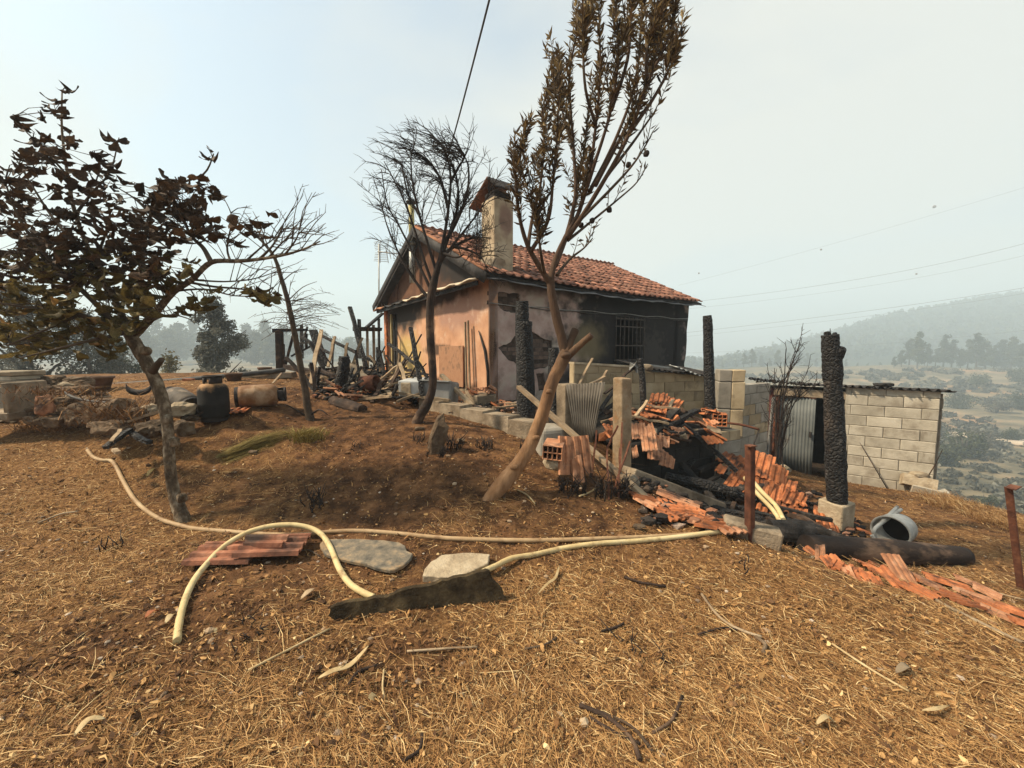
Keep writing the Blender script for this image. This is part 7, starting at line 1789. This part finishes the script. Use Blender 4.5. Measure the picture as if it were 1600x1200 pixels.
# --- thin bare sapling
def sapling():
    r = random.Random(5); g = G(482, 655); Y0 = g.y
    t = thing('bare_sapling', 'thin bare sapling leaning before the burnt pergola', 'tree', g)
    tr = [(486, 660), (481, 640), (477, 610), (470, 575), (464, 540), (457, 505), (450, 472), (441, 440), (430, 405), (414, 382), (392, 362), (358, 340)]
    p = spline([P(x, y, Y0) for x, y in tr], 4)
    MB().tube(p, lerp_list([pw(a, Y0) for a in (7.5, 5.5, 5.2, 4.8, 4.4, 4, 3.6, 3.2, 2.6, 2, 1.6, 1)], len(p)), 9, jit=.08).build('trunk', TWIG, t)
    m = MB()
    for _ in range(42):
        a = P(r.uniform(444, 466), r.uniform(470, 515), Y0); d = V3(r.choice((-1, 1, 1)) * r.uniform(.2, .6), r.uniform(-.4, .4), r.uniform(-.12, .18))
        b = a + d * .5 + V3(0, 0, r.uniform(0, .08)); c = a + d + V3(0, 0, r.uniform(-.08, .02))
        m.tube(spline([a, b, c], 3), lerp_list([.0045, .002], 7), 4, cap=False)
        for _2 in range(4):
            e = a.lerp(c, r.uniform(.3, 1)) + V3(0, 0, .03); m.tube([e, e + V3(r.gauss(0, .06), r.gauss(0, .06), r.gauss(0, .05))], [.003, .0015], 3, cap=False)
    for x0, y0, x1, y1 in ((430, 405, 470, 380), (420, 390, 395, 330), (441, 440, 480, 420), (450, 470, 495, 440), (414, 382, 380, 330), (436, 420, 400, 425)):
        a, b = P(x0, y0, Y0), P(x1, y1, Y0 + .2); m.tube(spline([a, a.lerp(b, .5) + V3(0, 0, .05), b], 3), lerp_list([.008, .003], 7), 5, cap=False)
    m.build('twigs', TWIG, t)['kind'] = 'stuff'
    m = MB()
    for a, b, c in (((478, 650), (462, 640), (446, 632)), ((482, 652), (498, 640), (512, 648)), ((476, 655), (470, 668), (462, 660))):
        m.tube(spline([P(*a, Y0), P(*b, Y0 - .05), P(*c, Y0 - .1)], 3), lerp_list([.016, .006], 7), 5)
    m.build('dead_sprouts', BLACKTWIG, t)
sapling()

# --- bare shrub before the shed door
def bare_shrub():
    r = random.Random(9); g = G(1216, 742); Y0 = g.y - .6
    g = V3(P(1216, 742, Y0).x, Y0, h1(P(1216, 742, Y0).x, Y0))
    t = thing('bare_shrub', 'leafless burnt shrub in front of the dark red sheets', 'shrub', g)
    m = MB(); tw = MB()
    for k, (mx_, my_, ex, ey) in enumerate([(1212, 650, 1210, 575), (1222, 640, 1228, 545), (1214, 640, 1240, 560), (1230, 650, 1262, 580), (1206, 660, 1218, 600), (1225, 620, 1250, 535), (1236, 640, 1275, 600), (1220, 660, 1250, 610)]):
        a = V3(g.x + r.uniform(-.15, .15), g.y + r.uniform(-.1, .1), g.z)
        s = spline([a, P(mx_, my_, Y0 + r.uniform(-.2, .2)), P(ex, ey, Y0 + r.uniform(-.3, .3))], 7)
        m.tube(s, lerp_list([.016, .009, .004], len(s)), 6, cap=False)
        for _ in range(11):
            i = r.randrange(4, len(s) - 1); b = s[i]; d = ((s[i + 1] - s[i]).normalized() * .7 + V3(r.gauss(0, .5), r.gauss(0, .4), r.uniform(0, .5))).normalized() * r.uniform(.15, .45)
            c = spline([b, b + d * .5 + V3(r.gauss(0, .03), 0, r.gauss(0, .02)), b + d], 3); tw.tube(c, lerp_list([.006, .003], len(c)), 4, cap=False)
            for _2 in range(3):
                e = c[r.randrange(2, len(c))]; tw.tube([e, e + V3(r.gauss(0, .06), r.gauss(0, .05), r.uniform(0, .10))], [.004, .002], 3, cap=False)
    m.build('stem', BLACKTWIG, t); tw.build('twigs', BLACKTWIG, t)['kind'] = 'stuff'
bare_shrub()

# --- charred weeds and sprouts
def weed(px, py, hpx, n, label, spread=1.0, m=BLACKTWIG, leaves=0):
    r = random.Random(px * 3 + py); g = G(px, py); h_ = pw(hpx, g.y); b = MB()
    for k in range(n):
        a = g + V3(r.gauss(0, .05) * spread, r.gauss(0, .05) * spread, -.01); e = V3(r.gauss(0, .35) * spread, r.gauss(0, .3) * spread, 1) * h_ * r.uniform(.4, 1)
        b.tube([a, a + e * .5 + V3(r.gauss(0, .02), 0, 0), a + e], [.006, .005, .003], 4)
        if r.random() < .5: c = a + e * .6; b.tube([c, c + V3(r.gauss(0, .05), r.gauss(0, .05), .05) * spread], [.004, .002], 3)
        for _ in range(leaves):
            c = a + e * r.uniform(.1, .7) ; q = rotm(r.uniform(0, 360), r.uniform(0, 360), r.uniform(0, 360)); s = r.uniform(.010, .024)
            b.add([c + q @ V3(-s, -s * .4, 0), c + q @ V3(s, -s * .4, .2 * s), c + q @ V3(s, s * .4, 0), c + q @ V3(-s, s * .4, .2 * s)], [(0, 1, 2, 3)])
    one(b, 'charred_weed', m, label, 'weed', 'charred weeds in the yard', org=g)
for px, py, hp, n, lab, lv in ((490, 786, 30, 16, 'low charred weed in the middle of the dirt slope', 0), (500, 795, 22, 10, 'small charred weed just below the low one', 0), (905, 772, 40, 14, 'dark weed at the foot of the upright tiles', 4), (940, 778, 50, 12, 'tall dark weed between the rusty rods', 4), (975, 775, 46, 14, 'dark weed beside the tan concrete post', 4), (880, 765, 26, 12, 'small dark weed left of the upright tiles', 4),
                            (710, 700, 30, 14, 'charred weed beside the standing stone', 2), (690, 712, 18, 9, 'tiny charred weed under the standing stone', 2), (655, 690, 20, 9, 'charred weed below the wispy tree', 0), (760, 700, 24, 12, 'charred weed at the foot of the low wall', 3), (372, 1010, 16, 5, 'stubby charred sprout by the hose end', 0), (1016, 1030, 22, 3, 'short brown stub in the straw', 0), (395, 990, 20, 5, 'thin dark sprout in the dark soil patch', 0), (175, 855, 26, 7, 'dry weed tuft left of the hose', 0), (560, 700, 16, 7, 'tiny sprout on the dirt slope', 0), (1162, 885, 20, 4, 'thin dark sprout in front of the rusty angle post', 0), (820, 700, 20, 10, 'charred weed beside the grey stub', 3), (980, 1000, 14, 4, 'dark sprout in the straw at the centre', 0)):
    weed(px, py, hp, n, lab, 1.0, leaves=lv)

# ------------------------------------------------------------------ ground cover
def Hfine(x, y):
    z = H(x, y); k = (np.abs(x) < 6) & (y < 7) & (y > 0)
    z = z.copy(); z[k] += fbm(x[k] * 22, y[k] * 22, 2, 61) * .022 + np.maximum(fbm(x[k] * 11, y[k] * 11, 3, 63), 0) * .05 * (1.1 - straw_cover(x[k], y[k]))
    return z
def scatter(n, seed, ymin=.75, ymax=8.0, side=1.5, dens=None):
    r = np.random.default_rng(seed)
    y = ymin * np.exp(r.random(n) * math.log(ymax / ymin)); x = (r.random(n) * 2 - 1) * (side * y + .3)
    k = (terrace(x, y) > .9)
    if dens is not None: k &= r.random(n) < dens(x, y)
    return x[k], y[k], r
STRAWM = mat('dry_straw', [(0.0, (0.075, 0.035, 0.014)), (0.35, (0.25, 0.122, 0.044)), (0.7, (0.54, 0.315, 0.122)), (1.0, (0.82, 0.62, 0.32))], attr='tone', bump=0, rough=.75, vary=0, trans=.2)
def ribbons(name, x, y, r, L, W, lift, tilt, mats, tone, label, bend=.5, ang=None):
    n = len(x); z = Hfine(x, y)
    a = r.uniform(0, 2 * math.pi, n) if ang is None else ang
    a2 = a + r.normal(size=n) * bend
    l = L(r, n); w = W(r, n); t1 = np.abs(r.normal(size=n)) * tilt; t2 = r.normal(size=n) * tilt * .8
    p0 = np.stack([x, y, z + lift * r.random(n)], 1)
    d1 = np.stack([np.cos(a) * np.cos(t1), np.sin(a) * np.cos(t1), np.sin(t1)], 1); d2 = np.stack([np.cos(a2) * np.cos(t2), np.sin(a2) * np.cos(t2), np.sin(t2)], 1)
    p1 = p0 + d1 * (l * .5)[:, None]; p2 = p1 + d2 * (l * .5)[:, None]
    zz = Hfine(p2[:, 0], p2[:, 1]); p2[:, 2] = np.maximum(p2[:, 2], zz + .002); zz = Hfine(p1[:, 0], p1[:, 1]); p1[:, 2] = np.maximum(p1[:, 2], zz + .004)
    roll = r.uniform(-.9, .9, n)
    s = np.stack([-np.sin(a) * np.cos(roll), np.cos(a) * np.cos(roll), np.sin(roll)], 1) * (w * .5)[:, None]
    V = np.stack([p0 - s * .8, p0 + s * .8, p1 - s, p1 + s, p2 - s * .35, p2 + s * .35], 1).reshape(-1, 3)
    b = np.arange(n)[:, None] * 6
    F = np.concatenate([b + np.array([[0, 1, 3, 2]]), b + np.array([[2, 3, 5, 4]])], 0)
    o = bulk(name, V, F, mats, False, dict(tone=np.repeat(tone(r, n, x, y), 6)))
    return tag(o, label, kind='stuff')
dn_ = lambda x, y: np.clip(straw_cover(x, y) + .95 * fbm(x * 2.3, y * 2.3, 4, 71), 0, 1) ** 2.2
x, y, r = scatter(430000, 1, .7, 7.5, 1.5, dn_)
flow = 2.4 + 1.6 * fbm(x * .8, y * .8, 2, 91) + r.normal(size=len(x)) * .9
ribbons('straw', x, y, r, lambda r, n: np.exp(r.normal(-2.9, .62, n)).clip(.015, .40), lambda r, n: r.uniform(.0012, .0036, n), .012, .09, STRAWM, lambda r, n, x, y: np.clip(r.normal(.50, .26, n), 0, 1), 'dry straw lying thick over the foreground', .5, flow)
x, y, r = scatter(26000, 2, .7, 9, 1.5, lambda x, y: .12 + .5 * (1 - straw_cover(x, y)))
ribbons('twig_litter', x, y, r, lambda r, n: r.uniform(.02, .13, n), lambda r, n: r.uniform(.002, .005, n), .012, .2, STRAWM, lambda r, n, x, y: np.clip(r.normal(.10, .16, n), 0, 1), 'fine dark twigs and roots littering the burnt soil', .5)
# crumbs of bark and leaf
x, y, r = scatter(60000, 3, .75, 9, 1.5, lambda x, y: .25 + .45 * vnoise(x * 2.2, y * 2.2, 17))
ribbons('leaf_litter', x, y, r, lambda r, n: np.exp(r.normal(-3.9, .45, n)), lambda r, n: np.exp(r.normal(-4.3, .4, n)), .012, .5, STRAWM, lambda r, n, x, y: np.clip(r.normal(.30, .28, n) - .12 * (1 - straw_cover(x, y)), 0, 1), 'crumbled leaves and bark chips on the soil', .6)
# clods and pebbles
def pebbles(name, n, seed, smin, smax, m, label, dens, sub=1):
    x, y, r = scatter(n, seed, .8, 10, 1.5, dens); n = len(x); z = Hfine(x, y)
    vs, fs = ico(sub); vs = np.array(vs); fs = np.array(fs)
    s = smin * np.exp(r.random(n) ** 2.2 * math.log(smax / smin)); jit = 1 + .5 * (r.random((n, len(vs))) - .5)
    sc = np.stack([s, s * r.uniform(.6, 1, n), s * r.uniform(.35, .7, n)], 1)
    V = vs[None] * jit[..., None] * sc[:, None]
    a = r.uniform(0, 6.28, n); c, q = np.cos(a)[:, None], np.sin(a)[:, None]
    V = np.stack([V[..., 0] * c - V[..., 1] * q, V[..., 0] * q + V[..., 1] * c, V[..., 2]], 2) + np.stack([x, y, z + s * .15], 1)[:, None]
    F = fs[None] + (np.arange(n) * len(vs))[:, None, None]
    o = bulk(name, V.reshape(-1, 3), F.reshape(-1, 3), m, False, dict(tone=np.repeat(r.random(n), len(vs)))); tag(o, label, kind='stuff')
CLOD = mat('soil_clod', [(0.0, (0.045, 0.024, 0.012)), (0.5, (0.14, 0.072, 0.033)), (0.85, (0.24, 0.13, 0.06)), (1.0, (0.42, 0.32, 0.21))], attr='tone', bump=.6, bscale=80, rough=.97, vary=0)
pebbles('soil_clods', 17000, 4, .005, .030, CLOD, 'crumbs and clods of burnt soil', lambda x, y: .15 + .75 * (1 - straw_cover(x, y)) * vnoise(x * 1.6, y * 1.6, 23))
pebbles('gravel', 2600, 5, .006, .024, mat('gravel_stone', [(0.0, (0.13, 0.09, 0.06)), (0.6, (0.30, 0.22, 0.15)), (1.0, (0.55, 0.46, 0.36))], attr='tone', bump=.4, rough=.95, vary=0), 'small stones strewn on the soil', lambda x, y: .5 + 0 * x)
# charred crumbs in the pit and at the wreckage
def rubble(name, n, seed, boxes, m, label, smin, smax):
    r = np.random.default_rng(seed); pts = []
    for (px0, px1, py0, py1, k) in boxes:
        for _ in range(int(n * k)): 
            p = G(r.uniform(px0, px1), r.uniform(py0, py1)); pts.append((p.x, p.y, p.z))
    pts = np.array(pts); n = len(pts); vs, fs = ico(1); vs = np.array(vs); fs = np.array(fs)
    s = smin * np.exp(r.random(n) ** 1.8 * math.log(smax / smin)); jit = 1 + .7 * (r.random((n, len(vs))) - .5)
    V = vs[None] * jit[..., None] * np.stack([s, s * r.uniform(.5, 1, n), s * r.uniform(.4, .8, n)], 1)[:, None] + (pts + np.stack([0 * s, 0 * s, s * .2 + r.random(n) * .05], 1))[:, None]
    F = fs[None] + (np.arange(n) * len(vs))[:, None, None]
    o = bulk(name, V.reshape(-1, 3), F.reshape(-1, 3), m, False, dict(tone=np.repeat(r.random(n), len(vs)))); tag(o, label, kind='stuff')
RUBM = mat('burnt_crumbs', [(0.0, (0.008, 0.007, 0.007)), (0.6, (0.03, 0.025, 0.022)), (0.8, (0.10, 0.07, 0.05)), (0.9, (0.30, 0.13, 0.07)), (1.0, (0.40, 0.34, 0.27))], attr='tone', bump=.6, bscale=60, rough=.95, vary=0)
rubble('charred_rubble', 1500, 6, [(1030, 1150, 735, 800, .3), (1110, 1280, 770, 840, .4), (1230, 1350, 815, 860, .2), (985, 1030, 745, 775, .08), (1000, 1130, 785, 825, .12)], RUBM, 'charred crumbs and ash filling the pit', .012, .07)
rubble('wreckage_rubble', 1100, 7, [(490, 650, 580, 625, .55), (640, 700, 605, 632, .12), (700, 860, 628, 650, .3)], RUBM, 'small burnt debris under the wreckage', .015, .07)
# dead grass standing along the terrace edge and over the tumbled wall
def tufts(name, spots, seed, label, hmin, hmax, per, m, tl=.5, base_tone=.55):
    r = np.random.default_rng(seed); X, Y, Z, T = [], [], [], []
    V = []
    for p in spots:
        n = per
        x = p[0] + r.normal(size=n) * .07; y = p[1] + r.normal(size=n) * .07; z = np.full(n, p[2] - .01)
        h = r.uniform(hmin, hmax, n); dx = r.normal(size=n) * tl * h; dy = r.normal(size=n) * tl * h; w = r.uniform(.002, .005, n)
        for i in range(n):
            a = np.array([x[i], y[i], z[i]]); b = a + [dx[i] * .4, dy[i] * .4, h[i] * .6]; c = a + [dx[i] * 1.2, dy[i] * 1.2, h[i] * .75]
            s = np.array([w[i], w[i] * .3, 0])
            V += [a - s, a + s, b - s, b + s, c - s * .3, c + s * .3]; T += [float(np.clip(r.normal(base_tone, .2), 0, 1))] * 6
    V = np.array(V); n = len(V) // 6; b = np.arange(n)[:, None] * 6
    F = np.concatenate([b + np.array([[0, 1, 3, 2]]), b + np.array([[2, 3, 5, 4]])], 0)
    o = bulk(name, V, F, m, False, dict(tone=np.array(T))); tag(o, label, kind='stuff')
rr_ = random.Random(44)
sp = [G(rr_.uniform(1470, 1620), 0) for _ in range(0)]
sp = []
for _ in range(120):
    px = rr_.uniform(1440, 1640); py = 778 + (px - 1470) * .33 + rr_.uniform(-6, 16); sp.append(G(px, py))
tufts('dry_grass', [p for p in sp if p.y < 9], 12, 'dead grass fringing the terrace edge at the right', .05, .16, 30, STRAWM)
sp = [P(rr_.uniform(20, 150), rr_.uniform(612, 675), rr_.uniform(4.65, 5.2)) for _ in range(34)] + [P(rr_.uniform(140, 225), rr_.uniform(628, 665), rr_.uniform(4.4, 4.6)) for _ in range(20)]
tufts('dead_vines', sp, 13, 'dead grass and vines hanging over the tumbled wall', .05, .18, 18, STRAWM, 1.3, .12)
# heap of cut greenish grass and tuft
GRN = mat('dried_green_grass', [(0.0, (0.08, 0.06, 0.015)), (0.5, (0.19, 0.14, 0.035)), (1.0, (0.34, 0.27, 0.09))], attr='tone', bump=0, rough=.8, vary=0, trans=.2)
def bundle():
    r = np.random.default_rng(21); a0 = np.array(G(338, 722)); a1 = np.array(G(436, 684)); n = 420; u = r.random(n); side = r.normal(size=n) * .06
    ax = a1 - a0; pr = np.array([-ax[1], ax[0], 0]); pr /= np.linalg.norm(pr)
    st = a0 + ax * (u * .6)[:, None] + pr * side[:, None]; L = r.uniform(.25, .55, n); d = ax / np.linalg.norm(ax) + r.normal(size=(n, 3)) * [.12, .12, .05]
    V = []
    for i in range(n):
        p0 = st[i].copy(); p1 = p0 + d[i] * L[i] * .5; p2 = p0 + d[i] * L[i]
        for p in (p0, p1, p2): p[2] = h1(p[0], p[1]) + .01 + .07 * r.random() * math.exp(-(side[i] / .06) ** 2)
        s = pr * .0022
        V += [p0 - s, p0 + s, p1 - s, p1 + s, p2 - s * .4, p2 + s * .4]
    V = np.array(V); b = np.arange(n)[:, None] * 6; F = np.concatenate([b + np.array([[0, 1, 3, 2]]), b + np.array([[2, 3, 5, 4]])], 0)
    o = bulk('grass_bundle', V, F, GRN, False, dict(tone=np.repeat(r.random(n), 6))); tag(o, 'heap of cut greenish grass lying on the dirt slope', 'cut grass')
bundle()
tufts('grass_tuft', [G(474, 688) + V3(rr_.gauss(0, .08), rr_.gauss(0, .06), 0) for _ in range(7)], 22, 'x', .08, .22, 45, GRN, .7, .55)
_o = bpy.data.objects['grass_tuft']; del _o['kind']; tag(_o, 'bushy tuft of dried green grass at the end of the cut heap', 'grass tuft')

# ------------------------------------------------------------------ single leaves and sticks one can pick out
def ground_leaf(pts, wid, m, label, lift=.02):
    c = spline([G(*p) + V3(0, 0, lift * (1 + (i % 2))) for i, p in enumerate(pts)], 4); n = len(c); g = []
    for i, q in enumerate(c):
        d = (c[min(i + 1, n - 1)] - c[max(i - 1, 0)]).normalized(); s = d.cross(V3(0, 0, 1)).normalized(); w = wid * math.sin(math.pi * (.06 + .9 * i / (n - 1))) ** .8
        g.append([q - s * w + V3(0, 0, .006), q, q + s * w + V3(0, 0, .008)])
    one(MB().sheet(g, .0015), 'dry_leaf', m, label, 'leaf', 'single leaves lying on the ground')
PALEL = mat('pale_dry_leaf', [(0.3, (0.36, 0.25, 0.12)), (0.6, (0.52, 0.40, 0.22)), (0.8, (0.62, 0.50, 0.30))], 15, bump=.3, rough=.7, vary=.15, trans=.15)
ground_leaf([(497, 1068), (520, 1062), (548, 1046), (576, 1022)], .018, PALEL, 'largest curled pale leaf in the straw below the upright slate')
ground_leaf([(840, 934), (856, 922), (868, 908), (874, 893)], .012, PALEL, 'slim pale leaf right of the upright slate')
ground_leaf([(230, 748), (236, 742), (241, 735)], .022, LOLIVE, 'small green leaf left of the lichened trunk')
ground_leaf([(227, 972), (238, 966), (248, 960)], .022, TERRA, 'reddish leaf on the straw left of the hose end')
ground_leaf([(260, 980), (268, 972), (273, 966)], .018, PALEL, 'small tan leaf beside the hose end')
ground_leaf([(118, 1158), (140, 1140), (165, 1132)], .016, PALEL, 'pale curled leaf near the bottom left corner')
ground_leaf([(1275, 1140), (1290, 1134), (1304, 1138)], .012, PALEL, 'curved pale leaf near the bottom right')
ground_leaf([(1440, 1118), (1460, 1122), (1482, 1110)], .010, PALEL, 'long pale leaf in the bottom right straw')
ground_leaf([(470, 942), (482, 935), (490, 925)], .022, WOOD, 'tan leaf in the dark soil left of the upright slate')
ground_leaf([(1400, 1058), (1414, 1052), (1424, 1054)], .02, WOOD, 'broad tan leaf on the dark soil at the lower right')
def ground_stick(pts, r0, m, label):
    one(MB().tube(spline([G(*p) + V3(0, 0, r0 * 1.2 + .008) for p in pts], 4), r0, 6, jit=.12), 'stick', m, label, 'stick', 'loose sticks on the ground')
ground_stick([(388, 1052), (450, 1020), (516, 986)], .006, PALEL, 'long pale stick lying left of the upright slate')
ground_stick([(636, 1022), (690, 1018), (746, 1015)], .006, WOOD, 'straight brown stick in the straw below the upright slate')
ground_stick([(975, 905), (1002, 914), (1040, 920)], .008, CHARBROWN, 'short dark stick below the yellow hose')
ground_stick([(1096, 932), (1118, 962), (1146, 984), (1190, 1000)], .008, WOOD, 'bent brown stick in the straw right of centre')
ground_stick([(1090, 995), (1130, 985), (1160, 990)], .006, CHARBROWN, 'thin dark stick crossing the bent brown one')
ground_stick([(460, 868), (480, 862), (500, 872)], .006, TWIG, 'dark twig between tile and slate')
ground_stick([(808, 768), (824, 776), (836, 790)], .007, PALEL, 'small pale curved twig right of the bent trunk')
ground_stick([(905, 778), (925, 770), (938, 758)], .008, PALEL, 'pale crooked root below the upright tiles')
ground_stick([(1500, 905), (1545, 925), (1600, 940)], .006, WOOD, 'thin stick on the slope at the right edge')
ground_stick([(60, 820), (95, 806), (122, 802)], .007, WOOD, 'stick on the straw at the left edge')
ground_stick([(600, 1050), (598, 1075), (600, 1095)], .005, PALEL, 'short pale stalk beside the largest curled leaf')
ground_stick([(920, 1125), (960, 1150), (1000, 1168)], .007, CHARBROWN, 'dark stick at the bottom centre')
ground_stick([(1300, 1010), (1360, 1050), (1420, 1085)], .006, PALEL, 'long pale stalk across the lower right straw')
ground_stick([(905, 1108), (950, 1128), (985, 1160), (1000, 1195)], .010, CHARBROWN, 'dark root curving through the straw at the bottom centre')
ground_stick([(930, 1115), (985, 1140), (1020, 1180)], .007, TWIG, 'dark twig beside the curving root at the bottom centre')
ground_stick([(1066, 1092), (1050, 1130), (1020, 1150)], .007, CHARBROWN, 'short dark curved twig right of the curving root')
ground_stick([(660, 1152), (655, 1178), (628, 1196)], .007, CHARBROWN, 'dark twig at the bottom edge left of centre')
ground_stick([(940, 990), (960, 985), (975, 978)], .007, CHARBROWN, 'short dark root in the straw right of the slate')
ground_stick([(820, 1018), (850, 1012), (870, 1000)], .006, TWIG, 'brown twig in the straw below the slate end')
ground_stick([(545, 1075), (560, 1055), (590, 1045)], .008, CHARBROWN, 'dark crooked twig beside the largest curled leaf')
ground_stick([(1180, 1000), (1195, 1012), (1192, 1024)], .010, STONE, 'stubby grey root end in the right-hand straw')
